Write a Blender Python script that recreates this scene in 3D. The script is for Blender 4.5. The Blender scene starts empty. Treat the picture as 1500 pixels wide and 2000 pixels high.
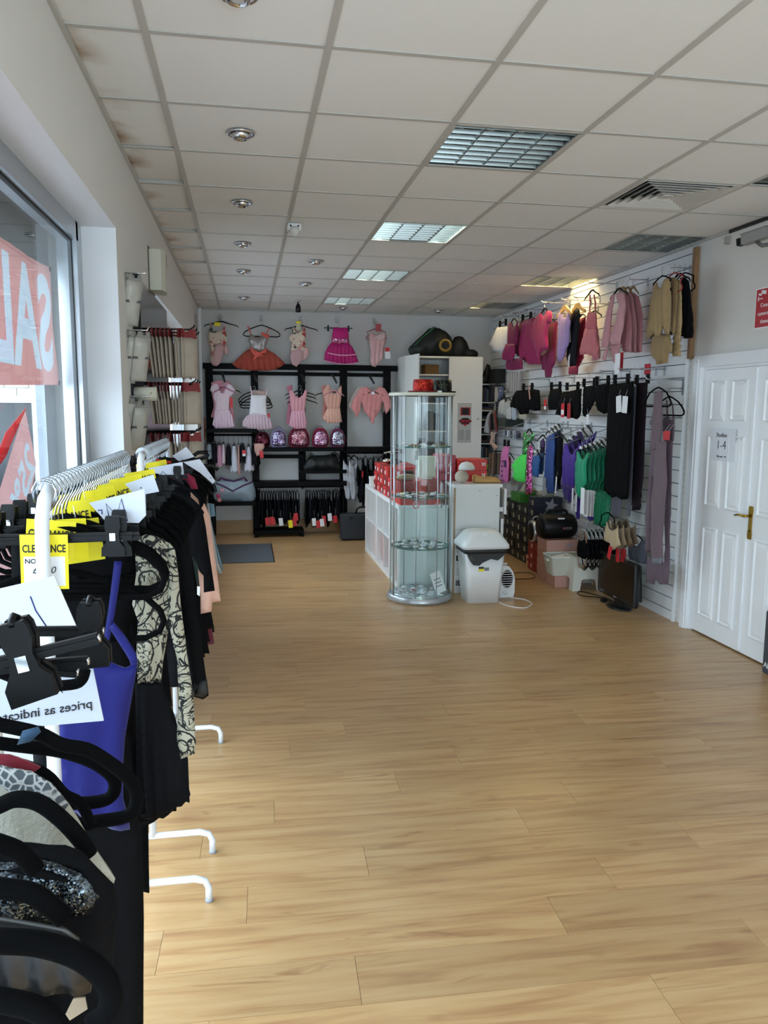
import bpy, math, random
import numpy as np
from mathutils import Vector, Matrix
from mathutils.geometry import delaunay_2d_cdt, interpolate_bezier
random.seed(7)
S = bpy.context.scene
COL = S.collection
# ------------------------------------------------------------------ camera
cam_d = bpy.data.cameras.new('camera'); cam = bpy.data.objects.new('camera', cam_d); COL.objects.link(cam)
cam_d.sensor_fit = 'VERTICAL'; cam_d.sensor_height = 36.0; cam_d.lens = 1515.07 / 2000 * 36.0
cam_d.clip_start = 0.02; cam_d.clip_end = 100
_R = Vector((0.98480, -0.17358, 0.00614)); _U = Vector((0.01723, 0.13283, 0.99099)); _F = Vector((0.17284, 0.97582, -0.13380))
_m = Matrix((_R, _U, -_F)).transposed().to_4x4(); _m.translation = (0, 0, 1.64)
cam.matrix_world = _m
S.camera = cam
# ------------------------------------------------------------------ world, exposure
S.view_settings.view_transform = 'Standard'; S.view_settings.look = 'None'
S.view_settings.gamma = 1.0; S.view_settings.exposure = 1.5; S.view_settings.use_curve_mapping = False
W = bpy.data.worlds.new('overcast_sky'); S.world = W; W.use_nodes = True
_bg = W.node_tree.nodes['Background']; _bg.inputs['Color'].default_value = (0.76, 0.88, 1.0, 1); _bg.inputs['Strength'].default_value = 2.9
S.cycles.use_denoising = True; S.cycles.adaptive_threshold = 0.04
S.cycles.max_bounces = 7; S.cycles.diffuse_bounces = 4; S.cycles.glossy_bounces = 3; S.cycles.transmission_bounces = 4; S.cycles.transparent_max_bounces = 14
S.cycles.sample_clamp_indirect = 6; S.cycles.caustics_reflective = False; S.cycles.caustics_refractive = False
def portal(name, loc, rot, sx, sy):
    d = bpy.data.lights.new(name, 'AREA'); d.shape = 'RECTANGLE'; d.size = sx; d.size_y = sy
    d.cycles.is_portal = True
    o = bpy.data.objects.new(name, d); COL.objects.link(o); o.location = loc; o.rotation_euler = rot
    return o
H90 = math.pi / 2
portal('portal_side_window', (-0.80, 0.6, 1.25), (0, -H90, 0), 2.4, 6.4)
portal('portal_far_window', (-0.80, 7.1, 1.6), (0, -H90, 0), 1.6, 4.6)
portal('portal_shop_front', (1.35, -3.05, 1.3), (H90, 0, 0), 3.6, 2.4)

# ------------------------------------------------------------------ helpers
def RGB(h):
    h = h.lstrip('#'); c = [int(h[i:i+2], 16) / 255 for i in (0, 2, 4)]
    return tuple(((x / 12.92) if x <= .04045 else ((x + .055) / 1.055) ** 2.4) for x in c) + (1,)
MATS = {}
def nodes(name):
    m = bpy.data.materials.new(name); m.use_nodes = True
    nt = m.node_tree; return m, nt, nt.nodes['Principled BSDF'], nt.nodes, nt.links
def mat(name, col, rough=.6, metal=0., var=.10, scale=40., bump=0., spec=.5, emit=0., alpha=None, coat=0., sheen=0., bscale=None, trans=0., detail=3):
    """plain procedural material: base colour with fine noise variation, optional fine relief"""
    if name in MATS: return MATS[name]
    m, nt, b, N, L = nodes(name)
    c = RGB(col) if isinstance(col, str) else tuple(col) + (1,)
    tc = N.new('ShaderNodeTexCoord'); nz = N.new('ShaderNodeTexNoise'); nz.inputs['Scale'].default_value = scale; nz.inputs['Detail'].default_value = detail
    L.new(tc.outputs['Object'], nz.inputs['Vector'])
    mx = N.new('ShaderNodeMix'); mx.data_type = 'RGBA'
    mx.inputs[6].default_value = tuple(x * (1 - var) for x in c[:3]) + (1,)
    mx.inputs[7].default_value = tuple(min(1, x * (1 + var)) for x in c[:3]) + (1,)
    L.new(nz.outputs['Fac'], mx.inputs[0]); L.new(mx.outputs[2], b.inputs['Base Color'])
    b.inputs['Roughness'].default_value = rough; b.inputs['Metallic'].default_value = metal
    b.inputs['Specular IOR Level'].default_value = spec
    if coat: b.inputs['Coat Weight'].default_value = coat
    if sheen: b.inputs['Sheen Weight'].default_value = sheen; b.inputs['Sheen Roughness'].default_value = .5
    if emit: b.inputs['Emission Color'].default_value = c; b.inputs['Emission Strength'].default_value = emit
    if alpha is not None: b.inputs['Alpha'].default_value = alpha
    if trans: b.inputs['Transmission Weight'].default_value = trans
    if bump:
        bp = N.new('ShaderNodeBump'); bp.inputs['Strength'].default_value = bump; bp.inputs['Distance'].default_value = .004
        n2 = N.new('ShaderNodeTexNoise'); n2.inputs['Scale'].default_value = bscale or scale * 3
        L.new(tc.outputs['Object'], n2.inputs['Vector']); L.new(n2.outputs['Fac'], bp.inputs['Height']); L.new(bp.outputs['Normal'], b.inputs['Normal'])
    MATS[name] = m; return m
def fab(col, rough=.85, var=.12, **k):
    dark = max(RGB(col)[:3]) < .03
    if dark: k.setdefault('sheen', 0)
    return mat('fabric_' + col.lstrip('#') + ('_%d' % (rough * 100)), col, rough, 0, var, 25, .15, .12 if dark else .25, sheen=k.pop('sheen', .15), bscale=300, **k)
def glass(name, tint=(.96, .99, .98), alpha=.12, rough=.02):
    if name in MATS: return MATS[name]
    m = bpy.data.materials.new(name); m.use_nodes = True; nt = m.node_tree; N = nt.nodes; L = nt.links; N.clear()
    o = N.new('ShaderNodeOutputMaterial'); t = N.new('ShaderNodeBsdfTransparent'); g = N.new('ShaderNodeBsdfGlossy'); mx = N.new('ShaderNodeMixShader')
    lw = N.new('ShaderNodeLayerWeight'); lw.inputs['Blend'].default_value = .5
    pw_ = N.new('ShaderNodeMath'); pw_.operation = 'POWER'; pw_.inputs[1].default_value = 5; L.new(lw.outputs['Facing'], pw_.inputs[0])
    f = N.new('ShaderNodeMath'); f.operation = 'MULTIPLY_ADD'; f.inputs[1].default_value = .55; f.inputs[2].default_value = .035; L.new(pw_.outputs[0], f.inputs[0])
    t.inputs['Color'].default_value = tint + (1,); g.inputs['Roughness'].default_value = rough; g.inputs['Color'].default_value = (1, 1, 1, 1)
    L.new(f.outputs[0], mx.inputs[0]); L.new(t.outputs[0], mx.inputs[1]); L.new(g.outputs[0], mx.inputs[2]); L.new(mx.outputs[0], o.inputs['Surface'])
    MATS[name] = m; return m

def wloc(o):
    v = Vector((0, 0, 0))
    while o is not None: v += o.location; o = o.parent
    return v
def tag(o, label=None, cat=None, group=None, kind=None):
    if label: o['label'] = label
    if cat: o['category'] = cat
    if group: o['group'] = group
    if kind: o['kind'] = kind
    return o
def thing(name, label, cat, loc=(0, 0, 0), group=None, kind=None):
    o = bpy.data.objects.new(name, None); COL.objects.link(o); o.location = loc; o.empty_display_size = .05
    return tag(o, label, cat, group, kind)
class MB:
    """collects shapes in world coordinates; build() links them as one mesh object"""
    def __init__(s): s.V = []; s.F = []; s.sm = []
    def add(s, V, F, smooth=False):
        n = len(s.V); s.V += [tuple(v) for v in V]; s.F += [tuple(i + n for i in f) for f in F]; s.sm += [smooth] * len(F); return s
    def box(s, x0, x1, y0, y1, z0, z1):
        return s.add([(x0, y0, z0), (x1, y0, z0), (x1, y1, z0), (x0, y1, z0), (x0, y0, z1), (x1, y0, z1), (x1, y1, z1), (x0, y1, z1)],
                     [(0, 3, 2, 1), (4, 5, 6, 7), (0, 1, 5, 4), (1, 2, 6, 5), (2, 3, 7, 6), (3, 0, 4, 7)])
    def obox(s, c, U, V, W, a, b, d):
        """oriented box: centre c, unit axes U V W, half sizes a b d"""
        c = Vector(c); U = Vector(U) * a; V = Vector(V) * b; Wv = Vector(W) * d
        P = [c + i * U + j * V + k * Wv for k in (-1, 1) for (i, j) in ((-1, -1), (1, -1), (1, 1), (-1, 1))]
        return s.add(P, [(0, 3, 2, 1), (4, 5, 6, 7), (0, 1, 5, 4), (1, 2, 6, 5), (2, 3, 7, 6), (3, 0, 4, 7)])
    def rbox(s, x0, x1, y0, y1, z0, z1, r=.01):
        """box with chamfered vertical edges and chamfered top and bottom"""
        def ring(i, z):
            return [(x0 + i + r, y0 + i, z), (x1 - i - r, y0 + i, z), (x1 - i, y0 + i + r, z), (x1 - i, y1 - i - r, z), (x1 - i - r, y1 - i, z), (x0 + i + r, y1 - i, z), (x0 + i, y1 - i - r, z), (x0 + i, y0 + i + r, z)]
        P = ring(r * .6, z0) + ring(0, z0 + r) + ring(0, z1 - r) + ring(r * .6, z1)
        F = [tuple(range(7, -1, -1)), tuple(range(24, 32))]
        for k in range(3):
            for i in range(8): j = (i + 1) % 8; F.append((k * 8 + i, k * 8 + j, k * 8 + 8 + j, k * 8 + 8 + i))
        return s.add(P, F)
    def tube(s, pts, r, n=8, closed=False, cap=True, smooth=True):
        pts = [Vector(p) for p in pts]; m = len(pts); rr = r if isinstance(r, (list, tuple)) else [r] * m
        P = []; up = None
        for i, p in enumerate(pts):
            a = pts[(i - 1) % m] if (closed or i > 0) else p; b = pts[(i + 1) % m] if (closed or i < m - 1) else p
            t = (b - a)
            if t.length < 1e-9: t = Vector((0, 0, 1))
            t.normalize()
            if up is None:
                up = Vector((0, 0, 1)) if abs(t.z) < .9 else Vector((1, 0, 0))
            x = up - t * up.dot(t)
            if x.length < 1e-5: x = Vector((1, 0, 0)) - t * t.x
            x.normalize(); up = x; y = t.cross(x)
            for k in range(n):
                q = 2 * math.pi * k / n; P.append(p + x * (math.cos(q) * rr[i]) + y * (math.sin(q) * rr[i]))
        F = []
        for i in range(m if closed else m - 1):
            j = (i + 1) % m
            for k in range(n): l = (k + 1) % n; F.append((i * n + k, i * n + l, j * n + l, j * n + k))
        if cap and not closed: F.append(tuple(range(n - 1, -1, -1))); F.append(tuple((m - 1) * n + k for k in range(n)))
        return s.add(P, F, smooth)
    def lathe(s, prof, n=24, c=(0, 0, 0), axis='Z', smooth=True, sx=1, sy=1):
        P = []; m = len(prof)
        for (r, z) in prof:
            for k in range(n):
                q = 2 * math.pi * k / n; a, b = r * math.cos(q) * sx, r * math.sin(q) * sy
                P.append({'Z': (c[0] + a, c[1] + b, c[2] + z), 'X': (c[0] + z, c[1] + a, c[2] + b), 'Y': (c[0] + a, c[1] + z, c[2] + b)}[axis])
        F = []
        for i in range(m - 1):
            for k in range(n): l = (k + 1) % n; F.append((i * n + k, i * n + l, (i + 1) * n + l, (i + 1) * n + k))
        if prof[0][0] > 1e-6: F.append(tuple(range(n - 1, -1, -1)))
        if prof[-1][0] > 1e-6: F.append(tuple((m - 1) * n + k for k in range(n)))
        return s.add(P, F, smooth)
    def prism(s, poly, fr, w0, w1):
        """2D polygon extruded between w0 and w1 in frame fr"""
        n = len(poly)
        if sum(poly[i][0] * poly[(i + 1) % n][1] - poly[(i + 1) % n][0] * poly[i][1] for i in range(n)) < 0: poly = poly[::-1]
        P = [fr(u, v, w0) for u, v in poly] + [fr(u, v, w1) for u, v in poly]
        F = [tuple(range(n - 1, -1, -1)), tuple(range(n, 2 * n))] + [(i, (i + 1) % n, n + (i + 1) % n, n + i) for i in range(n)]
        return s.add(P, F)
    def ell(s, c, a, b, d, n=10, m=7):
        P = []; F = []
        for i in range(m + 1):
            t = math.pi * i / m
            for k in range(n):
                q = 2 * math.pi * k / n; P.append((c[0] + a * math.sin(t) * math.cos(q), c[1] + b * math.sin(t) * math.sin(q), c[2] - d * math.cos(t)))
        for i in range(m):
            for k in range(n): l = (k + 1) % n; F.append((i * n + k, i * n + l, (i + 1) * n + l, (i + 1) * n + k))
        return s.add(P, F, True)
    def cloth(s, poly, fr, t=.012, fold=.006, nf=6, step=None, ph=0., w0=0., lean=0., wave=0.):
        """closed outline poly (u,v) filled with a fine mesh, puffed to thickness t and folded vertically; a two-sided closed cloth body"""
        P2 = np.array(poly, float); lo = P2.min(0); hi = P2.max(0); sz = hi - lo
        st = step or max(min(sz.max() / 14, sz[0] / max(nf * 3.2, 4) if fold > .004 else 9), sz.max() / 34, .007)
        # subdivide outline
        B = []
        n = len(P2)
        for i in range(n):
            a, b = P2[i], P2[(i + 1) % n]; k = max(1, int(np.linalg.norm(b - a) / st))
            for j in range(k): B.append(a + (b - a) * j / k)
        B = np.array(B); nb = len(B); Bn = np.roll(B, -1, 0)
        gu = np.arange(lo[0] + st * .5, hi[0], st); gv = np.arange(lo[1] + st * .5, hi[1], st * 1.3)
        G = np.array([(u + (st * .5 if j % 2 else 0), v) for j, v in enumerate(gv) for u in gu])
        if len(G):
            d = seg_dist(G, B, Bn); G = G[(d > st * .45) & inside(G, B, Bn)]
        allp = [Vector((float(x), float(y))) for x, y in B] + [Vector((float(x), float(y))) for x, y in G]
        vo, eo, fo, *_ = delaunay_2d_cdt(allp, [(i, (i + 1) % nb) for i in range(nb)], [], 1, 1e-6)
        A = np.array([(v.x, v.y) for v in vo]); d = seg_dist(A, B, Bn); bd = d < 1e-5
        wid = max(sz[0], .02); h = max(sz[1], .02)
        down = (hi[1] - A[:, 1]) / h
        fo_amp = fold * (.25 + .75 * down)
        f = fo_amp * np.sin((A[:, 0] - lo[0]) / wid * nf * 2 * math.pi + ph + 1.3 * np.sin(A[:, 1] * 9 + ph)) + lean * down + wave * np.sin(A[:, 1] * 12 + ph * 2 + A[:, 0] * 5)
        puff = t * .5 * (1 - np.exp(-d / max(t * .8, 1e-4)))
        e_ = min(max(t * .12, .0008), .003); n_ = len(A); V = [fr(u, v, w0 + f[k] + puff[k] + e_) for k, (u, v) in enumerate(A)] + [fr(u, v, w0 + f[k] - puff[k] - e_) for k, (u, v) in enumerate(A)]
        F = []; E_ = {}
        for q in fo:
            F.append(tuple(q)); F.append(tuple(k + n_ for k in reversed(q)))
            for i in range(len(q)): E_[(q[i], q[(i + 1) % len(q)])] = 1
        for (a_, b_) in E_:
            if (b_, a_) not in E_: F.append((b_, a_, a_ + n_, b_ + n_))
        return s.add(V, F, True)
    def build(s, name, m, parent=None, label=None, cat=None, group=None, kind=None, at=None):
        me = bpy.data.meshes.new(name)
        if parent is not None: o0 = wloc(parent); loc = (0, 0, 0)
        else:
            if at is None:
                A = np.array(s.V); at = ((A[:, 0].min() + A[:, 0].max()) / 2, (A[:, 1].min() + A[:, 1].max()) / 2, A[:, 2].min())
            o0 = Vector(at); loc = at
        me.from_pydata([(v[0] - o0[0], v[1] - o0[1], v[2] - o0[2]) for v in s.V], [], s.F)
        me.polygons.foreach_set('use_smooth', s.sm)
        if isinstance(m, (list, tuple)):
            for q in m: me.materials.append(q)
        else: me.materials.append(m)
        me.update()
        o = bpy.data.objects.new(name, me); COL.objects.link(o); o.location = loc
        if parent is not None: o.parent = parent
        return tag(o, label, cat, group, kind)
def seg_dist(P, A, B):
    d = B - A; L2 = (d ** 2).sum(1) + 1e-12
    t = np.clip(((P[:, None, :] - A[None]) * d[None]).sum(2) / L2[None], 0, 1)
    q = A[None] + d[None] * t[..., None]
    return np.sqrt(((P[:, None, :] - q) ** 2).sum(2)).min(1)
def inside(P, A, B):
    y = P[:, 1][:, None]; x = P[:, 0][:, None]
    c = ((A[:, 1][None] > y) != (B[:, 1][None] > y))
    xi = (B[:, 0] - A[:, 0])[None] * (y - A[:, 1][None]) / np.where(np.abs(B[:, 1] - A[:, 1]) < 1e-12, 1e-12, B[:, 1] - A[:, 1])[None] + A[:, 0][None]
    return (c & (x < xi)).sum(1) % 2 == 1
def FR(o, U, V, Wd):
    o, U, V, Wd = Vector(o), Vector(U), Vector(V), Vector(Wd)
    return lambda u, v, w: o + U * u + V * v + Wd * w
def fback(Y): return FR((0, Y, 0), (1, 0, 0), (0, 0, 1), (0, -1, 0))      # u=x v=z, w toward the room
def fright(X): return FR((X, 0, 0), (0, 1, 0), (0, 0, 1), (-1, 0, 0))      # u=y v=z
def fleft(X): return FR((X, 0, 0), (0, 1, 0), (0, 0, 1), (1, 0, 0))
def copy_tree(o, dx=(0, 0, 0), rz=None, label=None, group=None, parent=None):
    c = o.copy(); COL.objects.link(c)
    if parent is None:
        c.location = o.location + Vector(dx)
        if rz is not None: c.rotation_euler = (0, 0, rz)
        if label: c['label'] = label
        if group: c['group'] = group
    else: c.parent = parent
    for ch in list(o.children): copy_tree(ch, parent=c)
    return c
ORDS = 'first second third fourth fifth sixth seventh eighth ninth tenth eleventh twelfth thirteenth fourteenth fifteenth sixteenth seventeenth eighteenth nineteenth twentieth'.split()
def ordw(n):
    return ORDS[n] if n < 20 else ('twenty-' if n < 29 else 'thirty-') + ORDS[(n - 20) % 10] if n != 29 else 'thirtieth'
def smooth_path(pts, n=4):
    P = []
    for i in range(len(pts) - 1):
        p0, p1, p2, p3 = pts[max(i - 1, 0)], pts[i], pts[i + 1], pts[min(i + 2, len(pts) - 1)]
        for k in range(n):
            s_ = k / n; P.append(tuple(.5 * (2 * p1[j] + (p2[j] - p0[j]) * s_ + (2 * p0[j] - 5 * p1[j] + 4 * p2[j] - p3[j]) * s_ ** 2 + (3 * p1[j] - p0[j] - 3 * p2[j] + p3[j]) * s_ ** 3) for j in range(len(p1))))
    return P + [tuple(pts[-1])]
def arc(c, r, a0, a1, n, fr):
    return [fr(c[0] + r * math.cos(math.radians(a0 + (a1 - a0) * i / n)), c[1] + r * math.sin(math.radians(a0 + (a1 - a0) * i / n)), 0) for i in range(n + 1)]
def text(body, size, o, U, V, m, parent=None, name='lettering', ext=.0006, align='CENTER', shear=0., bold=0.):
    cu = bpy.data.curves.new(name, 'FONT'); cu.body = body; cu.size = size; cu.extrude = ext; cu.align_x = align; cu.align_y = 'CENTER'; cu.shear = shear; cu.offset = bold; cu.resolution_u = 3
    tmp = bpy.data.objects.new(name, cu)
    me = bpy.data.meshes.new_from_object(tmp); me.materials.clear(); me.materials.append(m)
    bpy.data.objects.remove(tmp); bpy.data.curves.remove(cu)
    ob = bpy.data.objects.new(name, me); COL.objects.link(ob)
    U = Vector(U); V = Vector(V); Wv = U.cross(V)
    M = Matrix((U, V, Wv)).transposed().to_4x4(); o = Vector(o)
    if parent is not None: ob.parent = parent; o = o - wloc(parent)
    M.translation = o; ob.matrix_local = M
    return ob

# ================================================================== materials of the shell
M_wall = mat('painted_wall', '#dcd9d4', .75, 0, .02, 6, .05, .3, bscale=120)
M_wallback = mat('painted_back_wall', '#d6d4d2', .75, 0, .02, 6, .05, .3, bscale=120)
M_white = mat('white_gloss_paint', '#e9ebee', .38, 0, .015, 5, 0, .5)
M_whitemel = mat('white_melamine', '#e6e6e4', .35, 0, .015, 5, 0, .5)
M_alu = mat('brushed_aluminium', '#b9bec4', .35, .8, .05, 60)
M_steel = mat('chrome', '#d8dadc', .12, 1., .03, 60)
M_black = mat('black_plastic', '#050506', .45, 0, .1, 40, spec=.3)
M_blackmetal = mat('black_metal', '#08080a', .5, .2, .1, 60)
M_rubber = mat('black_gasket', '#08090b', .6)
def floor_mat():
    m, nt, b, N, L = nodes('laminate_plank')
    tc = N.new('ShaderNodeTexCoord'); oi = N.new('ShaderNodeObjectInfo')
    cmb = N.new('ShaderNodeCombineXYZ')
    mul = N.new('ShaderNodeMath'); mul.operation = 'MULTIPLY'; mul.inputs[1].default_value = 37.
    L.new(oi.outputs['Random'], mul.inputs[0]); L.new(mul.outputs[0], cmb.inputs[0]); L.new(mul.outputs[0], cmb.inputs[1]); L.new(mul.outputs[0], cmb.inputs[2])
    ad = N.new('ShaderNodeVectorMath'); ad.operation = 'ADD'; L.new(tc.outputs['Object'], ad.inputs[0]); L.new(cmb.outputs[0], ad.inputs[1])
    def mp(sx, sy):
        q = N.new('ShaderNodeMapping'); q.inputs['Scale'].default_value = (sx, sy, 1); L.new(ad.outputs[0], q.inputs['Vector']); return q
    n1 = N.new('ShaderNodeTexNoise'); n1.inputs['Scale'].default_value = 1; n1.inputs['Detail'].default_value = 6; n1.inputs['Distortion'].default_value = .7; L.new(mp(2.2, 26).outputs[0], n1.inputs['Vector'])
    r1 = N.new('ShaderNodeValToRGB'); e = r1.color_ramp.elements
    e[0].position = .25; e[0].color = RGB('#a37852'); e[1].position = .75; e[1].color = RGB('#c8a57a')
    k = r1.color_ramp.elements.new(.5); k.color = RGB('#bd9769')
    L.new(n1.outputs['Fac'], r1.inputs['Fac'])
    # dark mineral streaks
    n2 = N.new('ShaderNodeTexNoise'); n2.inputs['Scale'].default_value = 1; n2.inputs['Detail'].default_value = 4; n2.inputs['Distortion'].default_value = .9; L.new(mp(2.6, 17).outputs[0], n2.inputs['Vector'])
    r2 = N.new('ShaderNodeValToRGB'); e = r2.color_ramp.elements; e[0].position = .655; e[0].color = (0, 0, 0, 1); e[1].position = .74; e[1].color = (1, 1, 1, 1); L.new(n2.outputs['Fac'], r2.inputs['Fac'])
    # knots
    v = N.new('ShaderNodeTexVoronoi'); v.inputs['Scale'].default_value = 1; L.new(mp(2.7, 6.5).outputs[0], v.inputs['Vector'])
    r3 = N.new('ShaderNodeValToRGB'); e = r3.color_ramp.elements; e[0].position = .02; e[0].color = (1, 1, 1, 1); e[1].position = .11; e[1].color = (0, 0, 0, 1); L.new(v.outputs['Distance'], r3.inputs['Fac'])
    mxk = N.new('ShaderNodeMath'); mxk.operation = 'MAXIMUM'; 
    mk2 = N.new('ShaderNodeMath'); mk2.operation = 'MULTIPLY'; mk2.inputs[1].default_value = .75; L.new(r3.outputs['Color'], mk2.inputs[0])
    L.new(r2.outputs['Color'], mxk.inputs[0]); L.new(mk2.outputs[0], mxk.inputs[1])
    ms = N.new('ShaderNodeMath'); ms.operation = 'MULTIPLY'; ms.inputs[1].default_value = .62; L.new(mxk.outputs[0], ms.inputs[0])
    mx = N.new('ShaderNodeMix'); mx.data_type = 'RGBA'; L.new(ms.outputs[0], mx.inputs[0]); L.new(r1.outputs['Color'], mx.inputs[6]); mx.inputs[7].default_value = RGB('#8a5c38')
    hs = N.new('ShaderNodeHueSaturation'); L.new(mx.outputs[2], hs.inputs['Color'])
    mr = N.new('ShaderNodeMapRange'); mr.inputs['To Min'].default_value = .90; mr.inputs['To Max'].default_value = 1.07; L.new(oi.outputs['Random'], mr.inputs['Value']); L.new(mr.outputs[0], hs.inputs['Value'])
    L.new(hs.outputs['Color'], b.inputs['Base Color'])
    b.inputs['Roughness'].default_value = .30; b.inputs['Specular IOR Level'].default_value = .45
    bp = N.new('ShaderNodeBump'); bp.inputs['Strength'].default_value = .06; bp.inputs['Distance'].default_value = .002; L.new(n1.outputs['Fac'], bp.inputs['Height']); L.new(bp.outputs['Normal'], b.inputs['Normal'])
    return m
M_floor = floor_mat()
M_sub = mat('floor_seam', '#7d5f42', .7)
def tile_mat():
    m, nt, b, N, L = nodes('ceiling_tile')
    geo = N.new('ShaderNodeNewGeometry')
    nz = N.new('ShaderNodeTexNoise'); nz.inputs['Scale'].default_value = 3.2; nz.inputs['Detail'].default_value = 5; L.new(geo.outputs['Position'], nz.inputs['Vector'])
    # water staining along the window wall edge (a mark on the tiles themselves)
    sx = N.new('ShaderNodeSeparateXYZ'); L.new(geo.outputs['Position'], sx.inputs[0])
    r = N.new('ShaderNodeMapRange'); r.inputs['From Min'].default_value = -.565; r.inputs['From Max'].default_value = -.44; r.inputs['To Min'].default_value = 1; r.inputs['To Max'].default_value = 0; L.new(sx.outputs['X'], r.inputs['Value'])
    rr = N.new('ShaderNodeValToRGB'); rr.color_ramp.elements[0].position = .5; rr.color_ramp.elements[1].position = .68; L.new(nz.outputs['Fac'], rr.inputs['Fac'])
    mu = N.new('ShaderNodeMath'); mu.operation = 'MULTIPLY'; L.new(r.outputs[0], mu.inputs[0]); L.new(rr.outputs['Color'], mu.inputs[1])
    mx = N.new('ShaderNodeMix'); mx.data_type = 'RGBA'; mx.inputs[6].default_value = RGB('#eae9e6'); mx.inputs[7].default_value = RGB('#9a7650'); L.new(mu.outputs[0], mx.inputs[0])
    L.new(mx.outputs[2], b.inputs['Base Color']); b.inputs['Roughness'].default_value = .9; b.inputs['Specular IOR Level'].default_value = .15
    n2 = N.new('ShaderNodeTexNoise'); n2.inputs['Scale'].default_value = 260; L.new(geo.outputs['Position'], n2.inputs['Vector'])
    bp = N.new('ShaderNodeBump'); bp.inputs['Strength'].default_value = .12; bp.inputs['Distance'].default_value = .002; L.new(n2.outputs['Fac'], bp.inputs['Height']); L.new(bp.outputs['Normal'], b.inputs['Normal'])
    return m
M_tile = tile_mat()
M_tbar = mat('ceiling_tbar', '#bdbab4', .55, 0, .02, 5)
XL, XR, YB, YF, ZC = -.565, 3.27, 10.2, -3.0, 2.848
# ================================================================== floor
fl = MB().box(-.80, XR + .08, YF - .05, YB + .1, -.06, -.004).build('floor', M_sub, None, 'pale oak laminate floor of wide planks running across the shop', None, kind='structure', at=(0, 0, 0))
pw, pl = .195, 1.26
pm = MB().box(-pl / 2 + .0006, pl / 2 - .0006, -pw / 2 + .0006, pw / 2 - .0006, -.008, 0)
pme = None; rot = -math.radians(1.6); cr, sr = math.cos(rot), math.sin(rot)
k = 0; rnd = random.Random(3)
for j in range(-4, 46):
    v = 1.64 + j * pw; off = (j * .43 + rnd.uniform(-.15, .15)) % pl
    for i in range(-2, 4):
        u = i * pl + off + .15
        if u + pl / 2 < -.95 or u - pl / 2 > 3.5: continue
        lo = max(u - pl / 2, XL - .03 + .028 * -v); hi = min(u + pl / 2, XR + .03 - .028 * v)
        if hi - lo < .02: continue
        if hi - lo < pl - .001:
            o = MB().box(-(hi - lo) / 2 + .0006, (hi - lo) / 2 - .0006, -pw / 2 + .0006, pw / 2 - .0006, -.008, 0).build('plank', M_floor, fl); u = (lo + hi) / 2
        elif pme is None:
            o = pm.build('plank', M_floor, fl); pme = o.data
        else:
            o = bpy.data.objects.new('plank', pme); COL.objects.link(o); o.parent = fl
        o.location = (u * cr - v * sr, u * sr + v * cr, 0); o.rotation_euler = (0, 0, rot)
MB().box(XL - .02, XR + .03, YF - .05, .72, -.008, -.001).build('planks_behind', M_floor, fl, kind='stuff')
# ================================================================== ceiling
ce = MB().box(XL - .3, XR + .2, YF - .2, YB + .2, ZC + .09, ZC + .13).build('ceiling', M_tbar, None, 'suspended ceiling of square white tiles in a painted metal grid', None, kind='structure', at=(0, 0, ZC + .09))
GX = [XL, -.303, .297, .897, 1.497, 2.097, 2.697, XR]
GY = [2.81 + .6 * k for k in range(-2, 13)]     # 1.61 ... 10.01
GY2 = GY + [YB]
FIX = {(3, 3): 'l', (3, 6): 'l', (3, 9): 'l', (3, 12): 'l', (6, 6): 'l', (6, 9): 'l', (6, 12): 'l', (6, 3): 'l', (5, 4): 'ac'}
TILT = {(0, 3): (.006, .0), (0, 4): (.0, .016), (0, 5): (.012, .004), (0, 6): (.002, .018), (0, 7): (.0, .010), (0, 8): (.0, .014)}
tme = {}
for i in range(7):
    for j in range(len(GY2) - 1):
        if (i, j) in FIX: continue
        a, b_, c, d = GX[i] + .003, GX[i + 1] - .003, GY2[j] + .003, GY2[j + 1] - .003
        if i == 0: a += .0
        key = (round(b_ - a, 3), round(d - c, 3)); px, py = (a + b_) / 2, (c + d) / 2
        if key not in tme:
            w, h = (b_ - a) / 2, (d - c) / 2
            o = MB().box(-w, w, -h, h, .004, .018).build('ceiling_tile', M_tile, ce, at=(0, 0, 0)); o.data.transform(Matrix.Translation(wloc(ce))); tme[key] = o.data
        else:
            o = bpy.data.objects.new('ceiling_tile', tme[key]); COL.objects.link(o); o.parent = ce
        o.location = Vector((px, py, ZC)) - wloc(ce)
        if (i, j) in TILT:
            t = TILT[(i, j)]; o.rotation_euler = (t[1] * 2, -t[0] * 3, 0); o.location.z += .006; o.scale = (.985, .975, 1)
for x in GX[1:-1]:
    MB().box(x - .012, x + .012, YF, YB, ZC - .001, ZC + .004).box(x - .002, x + .002, YF, YB, ZC + .004, ZC + .04).build('grid_runner', M_tbar, ce)
for y in GY:
    MB().box(XL, XR, y - .012, y + .012, ZC - .0006, ZC + .0036).box(XL, XR, y - .002, y + .002, ZC + .0036, ZC + .03).build('grid_cross_tee', M_tbar, ce)
MB().box(XL, XR, YF, GY[0] - .012, ZC + .004, ZC + .02).build('tiles_behind', M_tile, ce, kind='stuff')
M_gapshade = mat('painted_shadow_gap', '#2c2a28', .9)
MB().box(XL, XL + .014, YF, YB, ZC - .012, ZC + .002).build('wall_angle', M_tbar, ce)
MB().box(XR - .012, XR, YF, 5.0, ZC - .02, ZC + .002).build('wall_angle', M_gapshade, ce)  # dark colour on this strip paints the shaded gap between wall and ceiling
MB().box(XR - .016, XR, 5.0, YB, ZC - .015, ZC + .002).build('wall_angle', M_tbar, ce)
MB().box(XL, XR, YB - .016, YB, ZC - .012, ZC + .002).build('wall_angle', M_tbar, ce)
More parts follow.
